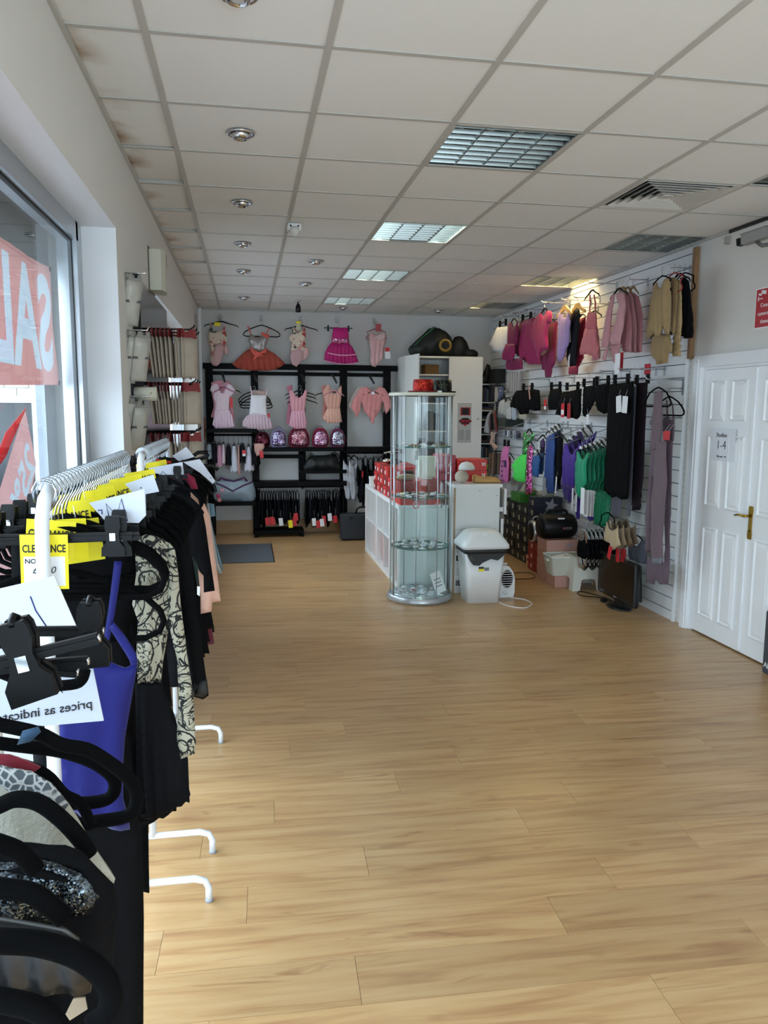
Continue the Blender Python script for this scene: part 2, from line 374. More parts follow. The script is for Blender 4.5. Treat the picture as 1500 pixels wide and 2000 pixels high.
# ================================================================== walls
WZ = 2.96
W1a, W1b, W1z = -2.7, 3.80, 2.44            # near window opening along Y and its head
W2a, W2b, W2z, W2s = 5.25, 9.45, 2.36, .85     # far window
wl = MB().box(-.86, XL, W1b, W2a, 0, WZ).box(-.86, XL, W1a, W1b, W1z, WZ).box(-.86, XL, YF, W1a, 0, WZ)
wl.box(-.86, XL, W2a, W2b, W2z, WZ).box(-.86, XL, W2a, W2b, 0, W2s).box(-.86, XL, W2b, YB + .1, 0, WZ)
wl.build('wall_left', M_wall, None, 'off-white window wall with deep reveals along the street side', None, kind='structure')
MB().box(-.86, XR + .3, YB, YB + .12, 0, WZ).build('wall_back', M_wallback, None, 'pale grey back wall behind the black shelving', None, kind='structure')
DA, DB, DZ = 3.98, 5.20, 1.94
wr = MB().box(XR, XR + .12, DB, YB, 0, WZ).box(XR, XR + .12, DA, DB, DZ, WZ).box(XR, XR + .12, YF, DA, 0, WZ)
wr.build('wall_right', M_wall, None, 'white painted wall around the double door', None, kind='structure')
wf = MB().box(-.86, -.42, YF - .12, YF, 0, WZ).box(3.12, XR + .1, YF - .12, YF, 0, WZ).box(-.42, 3.12, YF - .12, YF, 2.5, WZ)
wf.build('wall_front', M_wall, None, 'shop front wall around the street glazing behind the viewer', None, kind='structure')
# skirting on the back wall
M_skirt = mat('wood_skirting', '#b08a58', .45, 0, .12, 14)
MB().box(XL, 3.2, YB - .02, YB, 0, .17).box(XL, 3.2, YB - .026, YB - .02, .0, .012).build('baseboard_back', M_skirt, None, 'pine coloured skirting board at the foot of the back wall', None, kind='structure')
# pipe boxing in the far corner
MB().box(XL, XL + .035, YB - .10, YB, 0, ZC).build('trim_1', M_white, None, 'slim white boxed pipe in the corner beside the far window', None, kind='structure')
# ------------------------------------------------------------------ near window
GXP = -.745
w1 = thing('window_1', 'large aluminium shop window beside the clearance rails', None, (GXP, .5, 0), kind='structure')
def bar(x0, x1, y0, y1, z0, z1, nm='window_frame', m=M_alu, par=w1): return MB().box(x0, x1, y0, y1, z0, z1).build(nm, m, par)
bar(-.80, -.715, W1b - .115, W1b, .05, W1z); bar(-.80, -.715, W1a, W1a + .075, .05, W1z)
bar(-.80, -.715, W1a + .075, W1b - .075, W1z - .085, W1z); bar(-.80, -.715, W1a + .075, W1b - .075, 0.0, .10)
bar(-.80, -.725, .26, .33, .10, W1z - .085, 'mullion')
bar(-.752, -.734, W1b - .124, W1b - .115, .10, W1z - .085, 'gasket', M_rubber); bar(-.752, -.734, W1a + .075, W1b - .115, W1z - .093, W1z - .085, 'gasket', M_rubber)
bar(-.90, -.862, W1b - .18, W1b + .1, -.1, W1z + .1, 'outer_frame', mat('weathered_aluminium', '#9aa0a8', .5, .5, .1, 20))
bar(-.90, -.862, .33, W1b - .18, W1z - .20, W1z + .1, 'outer_head', MATS['weathered_aluminium'])
G_win = glass('window_glass', (.93, .97, .98))
bar(-.742, -.736, .33, W1b - .08, .10, W1z - .09, 'pane', G_win); bar(-.742, -.736, W1a + .075, .26, .10, W1z - .09, 'pane', G_win)
MB().box(-.80, XL, W1a, W1b, -.002, .002).build('window_sill', M_white, w1)
MB().box(-.715, XL - .0005, W1b - .006, W1b, .0, W1z).build('reveal_lining', M_white, w1); MB().box(-.715, XL - .0005, W1a, W1b - .006, W1z - .006, W1z).build('reveal_lining', M_white, w1)
# ------------------------------------------------------------------ far window
w2 = thing('window_2', 'second street window mostly hidden by the tights display', None, (GXP, 7.3, W2s), kind='structure')
for (a, b_, c, d) in ((W2a, W2a + .06, W2s, W2z), (W2b - .06, W2b, W2s, W2z), (W2a, W2b, W2z - .06, W2z), (W2a, W2b, W2s, W2s + .06), (7.3, 7.36, W2s, W2z)):
    bar(-.80, -.72, a, b_, c, d, par=w2)
bar(-.745, -.738, W2a + .06, W2b - .06, W2s + .06, W2z - .06, 'pane', glass('frosted_glass', (.92, .95, .97), rough=.3), w2)
MB().box(-.80, XL + .03, W2a - .02, W2b + .02, W2s - .03, W2s).build('window_sill', M_white, w2)
# ------------------------------------------------------------------ street glazing behind the viewer
w3 = thing('window_3', 'street front glazing behind the viewer', None, (1.35, YF - .06, 0), kind='structure')
for (a, b_, c, d) in ((-.42, -.36, 0, 2.5), (3.06, 3.12, 0, 2.5), (-.36, 3.06, 2.44, 2.5), (-.36, 3.06, 0, .08), (1.32, 1.38, .08, 2.44)):
    MB().box(a, b_, YF - .10, YF - .03, c, d).build('window_frame', M_alu, w3)
MB().box(-.36, 1.32, YF - .07, YF - .063, .08, 2.44).build('pane', G_win, w3); MB().box(1.38, 3.06, YF - .07, YF - .063, .08, 2.44).build('pane', G_win, w3)
# ------------------------------------------------------------------ slatwall
M_slat = mat('white_slatwall', '#dfe1e3', .4, 0, .015, 5, 0, .5)
M_slatgap = mat('slatwall_groove', '#63666a', .6)
SY0, SY1, SX = 5.39, YB, 3.25
sw = MB().box(SX + .012, XR, SY0, SY1, .0, ZC - .03).build('slatwall', M_slatgap, None, 'white slatwall panelling with horizontal grooves along the side wall', None, kind='structure', at=(SX, 7.8, 0))
zz = [0, .07] + [.07 + .1 * k for k in range(1, 28)] + [ZC - .03]
for a, b_ in zip(zz[:-1], zz[1:]):
    g = .0075
    MB().box(SX, SX + .014, SY0, SY1, a + (.0 if a == 0 else g), b_).build('slat', M_slat, sw)
MB().box(SX - .016, XR, SY0 - .035, SY0, 2.01, ZC - .04).build('trim_2', mat('bare_timber', '#8f6d4c', .7, 0, .2, 30), None, 'thin brown timber batten at the end of the slatwall', None, kind='structure')
MB().box(SX - .012, XR, SY0, SY0 + .02, 0, 2.0).build('trim_3', M_white, None, 'white upright strip closing the slatwall end', None, kind='structure')
# ------------------------------------------------------------------ double door
dr = thing('door_1', 'white six-panel double door with brass handle', None, (XR, 4.59, 0), kind='structure')
M_door = mat('white_door_paint', '#eef0f3', .35, 0, .01, 5)
MB().box(SX - .02, XR + .05, DB, DB + .085, 0, DZ + .08).box(SX - .028, SX - .02, DB + .02, DB + .07, 0, DZ + .06).build('architrave', M_white, dr)
MB().box(SX - .02, XR + .05, DA - .085, DA, 0, DZ + .08).build('architrave', M_white, dr)
MB().box(SX - .02, XR + .05, DA, DB, DZ, DZ + .08).build('architrave', M_white, dr)
MB().box(SX + .01, XR + .05, DB - .025, DB, 0, DZ).box(SX + .01, XR + .05, DA, DB - .025, DZ - .02, DZ).build('door_lining', M_white, dr)
DX = 3.262
def leaf(y0, y1):
    lf = MB().box(DX, DX + .04, y0, y1, .012, DZ - .022).build('door_leaf', M_door, dr)
    w = y1 - y0
    cols = ((y0 + .085, y0 + w / 2 - .035), (y0 + w / 2 + .035, y1 - .085))
    for (a, b_) in cols:
        for (c, d) in ((.14, .80), (.95, 1.46), (1.56, 1.84)):
            f = .028; q = MB()
            def ring(i, x): return [(x, a + i, c + i), (x, b_ - i, c + i), (x, b_ - i, d - i), (x, a + i, d - i)]
            P = ring(0, DX - .0005) + ring(f * .35, DX - .006) + ring(f * .7, DX + .006) + ring(f * 1.5, DX - .004)
            # recess ring and raised field, sitting proud of the leaf skin
            F = []
            for k in range(3):
                for e in range(4): F.append((k * 4 + e, k * 4 + 4 + e, k * 4 + 4 + (e + 1) % 4, k * 4 + (e + 1) % 4))
            F.append((12, 15, 14, 13))
            P = [(x - .006, y, z) for (x, y, z) in P]
            P += [(DX + .001, a, c), (DX + .001, b_, c), (DX + .001, b_, d), (DX + .001, a, d)]
            for e in range(4): F.append((16 + e, e, (e + 1) % 4, 16 + (e + 1) % 4))
            q.add(P, F); q.build('door_panel', M_door, lf)
    return lf
L1 = leaf(4.592, DB - .028); L2 = leaf(DA + .003, 4.588)
MB().box(DX - .012, DX, 4.586, 4.612, .03, DZ - .03).build('astragal', M_door, dr)
MB().box(XR + .055, XR + .075, DA - .06, DB + .06, -.02, DZ + .06).build('daylight_block', mat('daylight_block_grey', '#4a4a4a', .9), dr)  # unseen dark board added behind the leaves to stop daylight leaking under the door
M_brass = mat('brass', '#b08d3c', .25, 1., .1, 60)
h0 = MB().prism([(4.56 + a, .90 + b_) for a, b_ in ((-.018, -.11), (.018, -.11), (.022, -.08), (.016, -.04), (.016, .04), (.022, .08), (.018, .11), (-.018, .11), (-.022, .08), (-.016, .04), (-.016, -.04), (-.022, -.08))], fright(DX), 0, .006).build('handle_plate', M_brass, L2)
MB().tube([(DX - .006, 4.56, .945), (DX - .045, 4.56, .945), (DX - .05, 4.575, .945), (DX - .05, 4.62, .947), (DX - .05, 4.665, .938)], [.009, .009, .009, .008, .006], 10).build('door_handle', M_brass, L2)
MB().lathe([(.006, 0), (.006, .003)], 12, (DX - .009, 4.56, .845), 'X').build('keyhole', M_black, L2)

# ================================================================== ceiling fixtures
M_tubeoff = mat('unlit_tube', '#cfd4d2', .3, 0, .03, 10)
def tube_on(name, col, e): return mat(name, col, .4, 0, .0, 10, emit=e)
M_cool = tube_on('lit_tube_cool', '#e4fff0', 17); M_warm = tube_on('lit_tube_warm', '#ffe2a0', 22)
M_louvre = mat('mirror_louvre', '#8d928f', .28, 1., .12, 18)
def louvre_light(cx, cy, lit, m, label):
    t = thing('ceiling_light', label, 'ceiling light', (cx, cy, ZC), 'recessed louvre lights')
    a = .288
    q = MB().box(cx - a, cx + a, cy - a, cy + a, ZC + .078, ZC + .084)
    for sx in (-1, 1): q.box(cx + sx * a - .006, cx + sx * a + .006, cy - a, cy + a, ZC + .002, ZC + .084); q.box(cx - a, cx + a, cy + sx * a - .006, cy + sx * a + .006, ZC + .002, ZC + .084)
    q.build('housing', M_louvre, t)
    q = MB()
    for sx in (-1, 1): q.box(cx + sx * a - .008, cx + sx * a + .008, cy - a, cy + a, ZC - .002, ZC + .004); q.box(cx - a, cx + a, cy + sx * a - .008, cy + sx * a + .008, ZC - .002, ZC + .004)
    q.build('frame', M_tbar, t)
    for k in range(4):
        x = cx + (-1.5 + k) * .142
        zt_ = ZC + (.040 if k in lit else .052); MB().tube([(x, cy - .27, zt_), (x, cy + .27, zt_)], .018 if k in lit else .013, 8).build('tube', m if k in lit else M_tubeoff, t)
    for k in range(3):     # long parabolic wedges between the tubes
        x = cx + (-1 + k) * .142
        MB().prism([(x - .004, ZC + .003), (x + .004, ZC + .003), (x + .02, ZC + .074), (x - .02, ZC + .074)], FR((0, 0, 0), (1, 0, 0), (0, 0, 1), (0, 1, 0)), cy - .28, cy + .28).build('reflector', M_louvre, t)
    for k in range(8):
        y = cy + (-3.5 + k) * .07
        MB().prism([(y - .002, ZC + .002), (y + .002, ZC + .002), (y + .006, ZC + .020), (y - .006, ZC + .020)], FR((0, 0, 0), (0, 1, 0), (0, 0, 1), (1, 0, 0)), cx - .28, cx + .28).build('louvre_blade', M_louvre, t)
def cc(i, j): return (GX[i] + GX[i] + .6) / 2, (GY[j] + GY[j] + .6) / 2
for (i, j), lit, m, lab in (((3, 3), (), M_cool, 'unlit mirrored louvre light nearest the viewer, above the open floor'),
                            ((3, 6), (0, 3), M_cool, 'louvre light with its two outer strips lit above the display cabinet'),
                            ((3, 9), (1, 2), M_cool, 'louvre light with its two inner strips lit, third along the centre row'),
                            ((3, 12), (1,), M_cool, 'louvre light closest to the back wall in the centre row'),
                            ((6, 6), (), M_cool, 'unlit louvre light above the beige tops at the slatwall'),
                            ((6, 9), (0, 1, 2, 3), M_warm, 'fully lit warm louvre light shining on the lilac leotard'),
                            ((6, 12), (0,), M_warm, 'half lit louvre light in the far corner above the white skirts'),
                            ((6, 3), (), M_cool, 'unlit louvre light above the white double door')):
    x, y = cc(i, j)
    if i == 6: x = (2.697 + XR) / 2
    louvre_light(x, y, lit, m, lab)
def downlight(x, y, label, ang=0):
    t = thing('downlight', label, 'downlight', (x, y, ZC), 'chrome eyeball downlights')
    MB().lathe([(.062, -.001), (.064, -.005), (.058, -.009), (.046, -.006), (.044, .0), (.044, .004)], 24, (x, y, ZC)).build('trim_ring', M_steel, t)
    MB().lathe([(.040, .0), (.042, -.012), (.036, -.024), (.027, -.028), (.026, -.02)], 20, (x, y, ZC)).build('eyeball', M_steel, t)
    MB().lathe([(.0, -.020), (.016, -.022), (.026, -.020)], 16, (x, y, ZC)).build('lamp', mat('lamp_glass', '#dfe3e6', .1, .3, .05, 30), t)
DN = ['first chrome downlight, cut by the top of the picture', 'second chrome downlight along the window row', 'third chrome downlight along the window row', 'fourth chrome downlight along the window row', 'fifth chrome downlight along the window row', 'last chrome downlight of the window row']
for k, y in enumerate((2.51, 3.71, 4.91, 6.11, 7.31, 9.05)): downlight(-.003, y, DN[k])
downlight(.597, 6.71, 'chrome downlight left of the second lit louvre light'); downlight(.597, 7.91, 'chrome downlight left of the third louvre light')
downlight(1.197, 9.71, 'chrome downlight by the back wall above the hot pink dress'); downlight(2.397, 9.71, 'chrome downlight above the dark green bags')
t = thing('spotlight', 'small black spotlight hanging from the ceiling before the back wall', 'spotlight', (.61, 9.2, ZC))
MB().lathe([(.03, -.012), (.03, 0)], 14, (.61, 9.2, ZC)).build('base', M_steel, t); MB().tube([(.61, 9.2, ZC - .01), (.61, 9.2, ZC - .05)], .008, 8).build('stem', M_black, t)
MB().lathe([(.014, .05), (.028, .02), (.032, -.04), (.026, -.045), (.0, -.03)], 14, (.61, 9.19, ZC - .085)).build('head', M_black, t)
# air diffuser
t = thing('air_diffuser', 'square white four-way air diffuser with nested vanes', 'air vent', (2.397, 4.31, ZC))
x, y = 2.397, 4.31
M_vent = mat('vent_white', '#cfccc6', .5, 0, .03, 10)
MB().box(x - .28, x + .28, y - .28, y + .28, ZC + .05, ZC + .056).build('back_box', mat('vent_dark', '#1c1b1a', .9), t)
for k in range(6):
    a = .288 - k * .044; b_ = a - .034; z0, z1 = (ZC - .004, ZC + .004) if k == 0 else (ZC - .002, ZC + .040)
    if k == 0: b_ = a - .03
    q = MB(); P = []
    for (r, z) in ((a, z0), (b_, z1 - (.012 if k else 0))): P += [(x - r, y - r, z), (x + r, y - r, z), (x + r, y + r, z), (x - r, y + r, z)]
    P += [(px_, py_, z + .003) for px_, py_, z in P]
    F = []
    for e in range(4):
        f = (e + 1) % 4; F += [(e, f, 4 + f, 4 + e), (8 + e, 12 + e, 12 + f, 8 + f), (e, 8 + e, 8 + f, f), (4 + e, 4 + f, 12 + f, 12 + e)]
    q.add(P, F).build('vane', M_vent, t)
MB().box(x - .03, x + .03, y - .03, y + .03, ZC - .002, ZC + .004).build('centre_plate', M_vent, t)
# motion sensor under the grid
t = thing('motion_sensor', 'small white motion sensor fixed to the ceiling grid', 'sensor', (.335, 5.40, ZC))
MB().rbox(.29, .385, 5.37, 5.45, ZC - .05, ZC - .001, .008).build('body', M_whitemel, t); MB().ell((.337, 5.37, ZC - .055), .035, .03, .035, 12, 8).build('lens', mat('sensor_lens', '#d4d3cd', .35), t)
for d in (-.025, .025): MB().lathe([(.006, -.002), (.006, .002)], 8, (.337 + d, 5.369, ZC - .02), 'Y').build('screw', M_black, t)
# ================================================================== wall fixtures
t = thing('cctv_camera', 'grey bullet security camera on a wall bracket above the door', 'camera', (3.2, 4.52, 2.70))
U = Vector((-.35, .92, -.12)).normalized(); Vv = Vector((0, 0, 1)) - U * Vector((0, 0, 1)).dot(U); Vv.normalize(); Wv = U.cross(Vv); c = Vector((3.12, 4.50, 2.70))
MB().obox(c, U, Vv, Wv, .085, .03, .03).build('housing', mat('camera_grey', '#8d8c88', .5), t); MB().obox(c + U * .10 - Vv * .004, U, Vv, Wv, .022, .022, .022).build('lens', M_black, t)
MB().obox(c + Vv * .034, U, Vv, Wv, .088, .003, .033).build('sun_shield', MATS['camera_grey'], t)
MB().tube([c - Vv * .03, c - Vv * .06 + Vector((.02, -.02, 0)), (XR, 4.45, 2.66)], .012, 8).build('bracket', mat('bracket_grey', '#5d5c59', .5), t); MB().lathe([(.035, -.01), (.035, 0)], 12, (XR, 4.45, 2.66), 'X').build('wall_plate', MATS['bracket_grey'], t)
M_red = mat('sign_red', '#b8202a', .4, 0, .03, 8); M_wh = mat('print_white', '#f2f2f2', .5, 0, .01, 8); M_ink = mat('ink_black', '#15151a', .7, 0, .02, 8); M_blueink = mat('ink_blue', '#27306b', .7, 0, .02, 8)
sg = MB().box(XR - .004, XR, 4.33, 4.665, 2.165, 2.405).build('warning_sign', M_red, None, 'red wall sign warning of concealed cameras beside the door', 'sign')
MB().box(XR - .0036, XR - .0002, 4.322, 4.673, 2.157, 2.413).build('border', M_wh, sg)
RU, RV = (0, -1, 0), (0, 0, 1)
text('NOTICE', .042, (XR - .005, 4.54, 2.358), RU, RV, M_wh, sg, align='LEFT'); MB().box(XR - .0055, XR - .004, 4.38, 4.54, 2.333, 2.336).build('underline', M_wh, sg)
text('Concealed', .036, (XR - .005, 4.618, 2.302), RU, RV, M_wh, sg, align='LEFT'); text('cameras on', .036, (XR - .005, 4.64, 2.25), RU, RV, M_wh, sg, align='LEFT'); text('these premises', .036, (XR - .005, 4.61, 2.20), RU, RV, M_wh, sg, align='LEFT')
MB().obox((XR - .005, 4.592, 2.383), (0, -1, -.2), (0, -.2, 1), (1, 0, 0), .022, .011, .001).obox((XR - .005, 4.628, 2.372), (0, -1, -.2), (0, -.2, 1), (1, 0, 0), .014, .006, .001).obox((XR - .005, 4.622, 2.345), (0, -1, 0), (0, 0, 1), (1, 0, 0), .02, .003, .001).obox((XR - .005, 4.642, 2.345), (0, -1, 0), (0, 0, 1), (1, 0, 0), .003, .014, .001).build('camera_symbol', M_wh, sg)
MB().box(XR - .03, XR, 4.99, 5.02, 2.76, 2.81).build('wall_clip', mat('clip_grey', '#a5a39f', .5), None, 'tiny grey plastic clip on the wall below the ceiling', 'clip')
# paper on the door
ps = MB().box(DX - .0105, DX - .0098, 4.765, 5.035, 1.285, 1.508).build('paper_notice', mat('paper', '#dfe2ea', .8, 0, .02, 10), None, 'handwritten paper notice taped to the white door reading Studios 1-4', 'notice')
text('Studios', .042, (DX - .0115, 4.925, 1.462), RU, RV, M_ink, ps, shear=.15); text('1-4', .085, (DX - .0115, 4.92, 1.392), RU, RV, M_ink, ps, bold=-.0012); text('This way', .020, (DX - .0115, 4.935, 1.314), RU, RV, M_ink, ps, shear=.2)
MB().box(DX - .012, DX - .0113, 4.868, 4.885, 1.313, 1.316).prism([(4.868, 1.307), (4.868, 1.322), (4.858, 1.3145)], fright(DX - .0113), 0, .0007).build('arrow', M_ink, ps)
# alarm box and vent on the window wall
t = thing('alarm_box', 'yellowed white alarm casing high on the window wall', 'alarm box', (XL, 5.12, 2.33))
M_cream = mat('aged_plastic', '#cfcdbd', .5, 0, .05, 8)
MB().prism([(XL, 5.0), (XL + .075, 5.0), (XL + .092, 5.06), (XL + .092, 5.17), (XL + .075, 5.24), (XL, 5.24)], FR((0, 0, 0), (1, 0, 0), (0, 1, 0), (0, 0, 1)), 2.335, 2.575).build('casing', M_cream, t)
MB().box(XL + .088, XL + .0935, 5.15, 5.165, 2.49, 2.57).build('grille', mat('grille_grey', '#77756c', .6), t); MB().box(XL - .0, XL + .006, 4.985, 5.255, 2.32, 2.59).build('back_plate', mat('grime', '#5c564c', .8), t)
MB().box(XL, XL + .02, 9.30, 9.42, 2.47, 2.68).build('wall_vent', mat('vent_grey', '#9a9894', .6), None, 'small grey vent plate high beside the far window', 'vent')
MB().box(XL + .035, XL + .05, 10.08, 10.16, 1.22, 1.50).build('card_strip', mat('card_orange', '#b86a3a', .6), None, 'narrow orange card standing in the far left corner', 'card')
# ================================================================== street outside
st = MB().box(-14, -.86, -12, 26, -.16, -.12).build('pavement', mat('pavement_grey', '#8e8f90', .8, 0, .1, 3), None, 'grey pavement outside the shop window', None, kind='structure')
bw = thing('brick_building', 'cream brick building seen through the shop window', 'building', (-2.6, 7.6, -.12))
ang = math.radians(-14); bu = Vector((math.cos(ang), math.sin(ang), 0)); bn = Vector((math.sin(ang), -math.cos(ang), 0))   # bn faces the viewer
bo = Vector((-4.2, 8.0, 0)); bfr = FR(bo, bu, (0, 0, 1), bn)
M_mort = mat('mortar', '#c9c7c2', .9, 0, .08, 20); M_brick = mat('cream_brick', '#bdb6a8', .85, 0, .22, 9)
MB().prism([(0, -.12), (2.75, -.12), (2.75, 5.2), (0, 5.2)], bfr, -.3, 0).build('wall_body', M_mort, bw)
bme = None
for r in range(42):
    z = 1.72 + r * .075
    if z > 4.6: break
    for k in range(13):
        u = .02 + k * .225 - (.1125 if r % 2 else 0)
        if u < 0 or u + .215 > 2.75: continue
        p = bo + bu * (u + .1075) + Vector((0, 0, z + .0325)) + bn * .004
        if bme is None:
            o = MB().obox((0, 0, 0), bu, (0, 0, 1), bn, .1075, .0325, .008).build('brick', M_brick, bw); o.data.transform(Matrix.Translation(wloc(bw))); bme = o.data
        else: o = bpy.data.objects.new('brick', bme); COL.objects.link(o); o.parent = bw
        o.location = p - wloc(bw)
MB().prism([(0, .1), (2.62, .1), (2.62, 1.68), (0, 1.68)], bfr, .0, .012).build('window_pane', mat('dark_street_glass', '#20262c', .12, 0, .3, 3), bw)
MB().prism([(2.42, .0), (2.52, .0), (2.52, 1.70), (2.42, 1.70)], bfr, .0, .06).prism([(0, 1.66), (2.6, 1.66), (2.6, 1.72), (0, 1.72)], bfr, 0, .05).build('window_frame', mat('street_frame', '#b9c2cc', .5), bw)
MB().rbox(-1.56, -1.36, 6.2, 6.4, -.12, 3.6, .02).build('steel_column', mat('painted_column', '#aab3bb', .45, 0, .05, 10), None, 'pale grey steel column standing outside the shop window', 'column')
# sale banner hung outside the glass, read from behind
M_ban = mat('banner_red', '#8f625d', .6, 0, .05, 5); M_banw = mat('banner_letter', '#878c90', .6, 0, .03, 5)
def translucent(m, amt):
    N = m.node_tree.nodes; L = m.node_tree.links; b = N['Principled BSDF']; o = N['Material Output']
    src = b.inputs['Base Color'].links[0].from_socket
    t = N.new('ShaderNodeBsdfTranslucent'); L.new(src, t.inputs['Color']); mx = N.new('ShaderNodeMixShader'); mx.inputs[0].default_value = amt
    L.new(b.outputs[0], mx.inputs[1]); L.new(t.outputs[0], mx.inputs[2]); L.new(mx.outputs[0], o.inputs['Surface']); return m
translucent(M_ban, .75); translucent(M_banw, .75)
bn_ = thing('sale_banner', 'faded red SALE banner hung outside the window, seen reversed', 'banner', (-.80, 3.0, 1.7))
def cut_banner(body, size, sx, org, outline, m_sheet, m_letter, parent, X, U=(-1, 0), V=(0, 1), bold=.016, names=('cloth', 'lettering')):
    """sheet in the plane X with letter-shaped openings filled by a separate letter mesh; read from the street side"""
    cu = bpy.data.curves.new('lettering', 'FONT'); cu.body = body; cu.size = size; cu.align_x = 'LEFT'; cu.align_y = 'CENTER'; cu.offset = .012; cu.resolution_u = 3
    ob = bpy.data.objects.new('lettering', cu); COL.objects.link(ob); dg = bpy.context.evaluated_depsgraph_get()
    c1 = ob.to_curve(dg); me_l = bpy.data.meshes.new_from_object(ob); polys = []
    for s_ in c1.splines:
        if s_.type == 'BEZIER':
            B_ = list(s_.bezier_points); Q_ = []
            for i_ in range(len(B_)):
                u_, v_ = B_[i_], B_[(i_ + 1) % len(B_)]
                Q_ += [(w_.x, w_.y) for w_ in interpolate_bezier(u_.co, u_.handle_right, v_.handle_left, v_.co, 4)[:-1]]
        else: Q_ = [(w_.co.x, w_.co.y) for w_ in s_.points]
        polys.append(Q_)
    def area(Q): return sum(Q[i][0] * Q[(i + 1) % len(Q)][1] - Q[(i + 1) % len(Q)][0] * Q[i][1] for i in range(len(Q))) / 2
    sg_ = 1 if area(max(polys, key=lambda Q: abs(area(Q)))) > 0 else -1
    def grow(Q, d):
        Q = [q for i, q in enumerate(Q) if abs(q[0] - Q[i - 1][0]) + abs(q[1] - Q[i - 1][1]) > 1e-5]; R_ = []
        for i in range(len(Q)):
            e1 = Vector(Q[i]) - Vector(Q[i - 1]); e2 = Vector(Q[(i + 1) % len(Q)]) - Vector(Q[i]); n1 = Vector((e1.y, -e1.x)).normalized(); n2 = Vector((e2.y, -e2.x)).normalized(); m_ = n1 + n2; m_ = m_ / max(m_.length_squared, .5) * 2
            R_.append((Q[i][0] + m_.x * d * sg_, Q[i][1] + m_.y * d * sg_))
        return R_
    polys = [grow(Q, bold) for Q in polys]
    polys.append([(((y_ - org[0]) * U[0] + (z_ - org[1]) * U[1]) / sx, (y_ - org[0]) * V[0] + (z_ - org[1]) * V[1]) for y_, z_ in outline]); bpy.data.objects.remove(ob)
    def fill(ps):
        c_ = bpy.data.curves.new('sheet', 'CURVE'); c_.dimensions = '2D'; c_.fill_mode = 'BOTH'
        for Q_ in ps:
            sp = c_.splines.new('POLY'); sp.points.add(len(Q_) - 1); sp.use_cyclic_u = True
            for q_, (a_, b2) in zip(sp.points, Q_): q_.co = (a_, b2, 0, 1)
        o_ = bpy.data.objects.new('sheet', c_); m_ = bpy.data.meshes.new_from_object(o_); bpy.data.objects.remove(o_); return m_
    me_s = fill(polys); me_l = fill(polys[:-1])
    Mx = Matrix(((0, 0, -1, X), (U[0] * sx, V[0], 0, org[0]), (U[1] * sx, V[1], 0, org[1]), (0, 0, 0, 1)))
    for me, nm, mm in ((me_s, names[0], m_sheet), (me_l, names[1], m_letter)):
        me.transform(Matrix.Translation(-wloc(parent)) @ Mx); me.polygons.foreach_set('use_smooth', [False] * len(me.polygons)); me.update(); me.materials.clear(); me.materials.append(mm); o3 = bpy.data.objects.new(nm, me); COL.objects.link(o3); o3.parent = parent
cut_banner('SALE', .51, .98, (3.545, 1.95), [(3.559,2.212),(3.551,1.965),(3.631,1.728),(2.78,1.705)] + [(1.8, 1.70), (1.8, 2.2)] + [(2.875,2.196),(2.991,2.199),(3.184,2.197),(3.367,2.201)], M_ban, M_banw, bn_, -.80)
for p in [(3.549,2.204),(3.613,1.736)]: MB().lathe([(.008, -.006), (.012, 0), (.008, .006)], 10, (-.80, p[0], p[1]), 'X').build('eyelet', M_black, bn_)
M_fly = translucent(mat('flyer_pink', '#a37a77', .6, 0, .04, 6), .6); M_flyr = translucent(mat('flyer_red', '#e0555a', .6, 0, .04, 6), .5)
fy = thing('discount_flyer', 'pointed pink flyer reading 25 percent, hung outside below the banner', 'flyer', (-.80, 2.9, 1.2))
cut_banner('25%', .19, 1.0, (3.06, 1.455), [(3.003, 1.629), (3.112, 1.422), (3.09, 1.385), (2.69, 1.0), (2.3, .95), (2.5, 1.25)], M_fly, M_banw, fy, -.785, (-.80, -.6), (-.6, .80), .006, ('sheet', 'lettering'))
MB().cloth([(3.003, 1.632), (2.745, 1.55), (2.5, 1.40), (2.735, 1.474)], fleft(-.780), .002, .002, 1, .06).build('folded_edge', M_flyr, fy)
# ================================================================== tights display on the window wall
bd = MB().box(XL + .002, XL + .032, 4.25, 5.72, .75, 2.295).build('display_board', mat('gloss_black_board', '#3a3b3d', .12, 0, .03, 10), None, 'tall glossy black board behind the hanging tights packets', 'display board')
MB().box(XL + .002, XL + .04, 4.235, 4.25, .75, 2.305).build('edge_strip', M_black, bd)
M_tight = mat('tights_packet', '#a99d8e', .55, 0, .18, 12, .2); M_hdr = mat('packet_header', '#7a2023', .5, 0, .1, 20); M_clear = mat('clear_pack', '#b9b6ac', .25, 0, .2, 10)
def packet(x, y, ztop, h, wd, rz, tilt, label, group, body=M_tight, hdr=M_hdr, th=.016, name='tights_packet', hh=.05, band=None):
    t = thing(name, label, 'tights packet', (x, y, ztop - h), group)
    U = Vector((math.sin(rz), math.cos(rz), 0)); n = Vector((math.cos(rz), -math.sin(rz), 0)); V = (Vector((0, 0, 1)) + n * tilt + U * .0).normalized()
    f = FR((x, y, ztop), U, V, n)
    MB().cloth([(-wd / 2, -h), (wd / 2, -h), (wd / 2, -hh), (-wd / 2, -hh)], f, th, .001, 2, .04).build('packet_body', body, t)
    MB().prism([(-wd / 2 + .004, -hh - .004), (wd / 2 - .004, -hh - .004), (wd / 2 - .012, -.002), (.012, -.002), (.012, -.018), (-.012, -.018), (-.012, -.002), (-wd / 2 + .012, -.002)], f, -.002, .002).build('header_card', hdr, t)
    if band: MB().prism([(-wd / 2, -h * .55), (wd / 2, -h * .55), (wd / 2, -h * .5), (-wd / 2, -h * .5)], f, -th / 2 - .001, th / 2 + .001).build('printed_band', band, t)
    return t
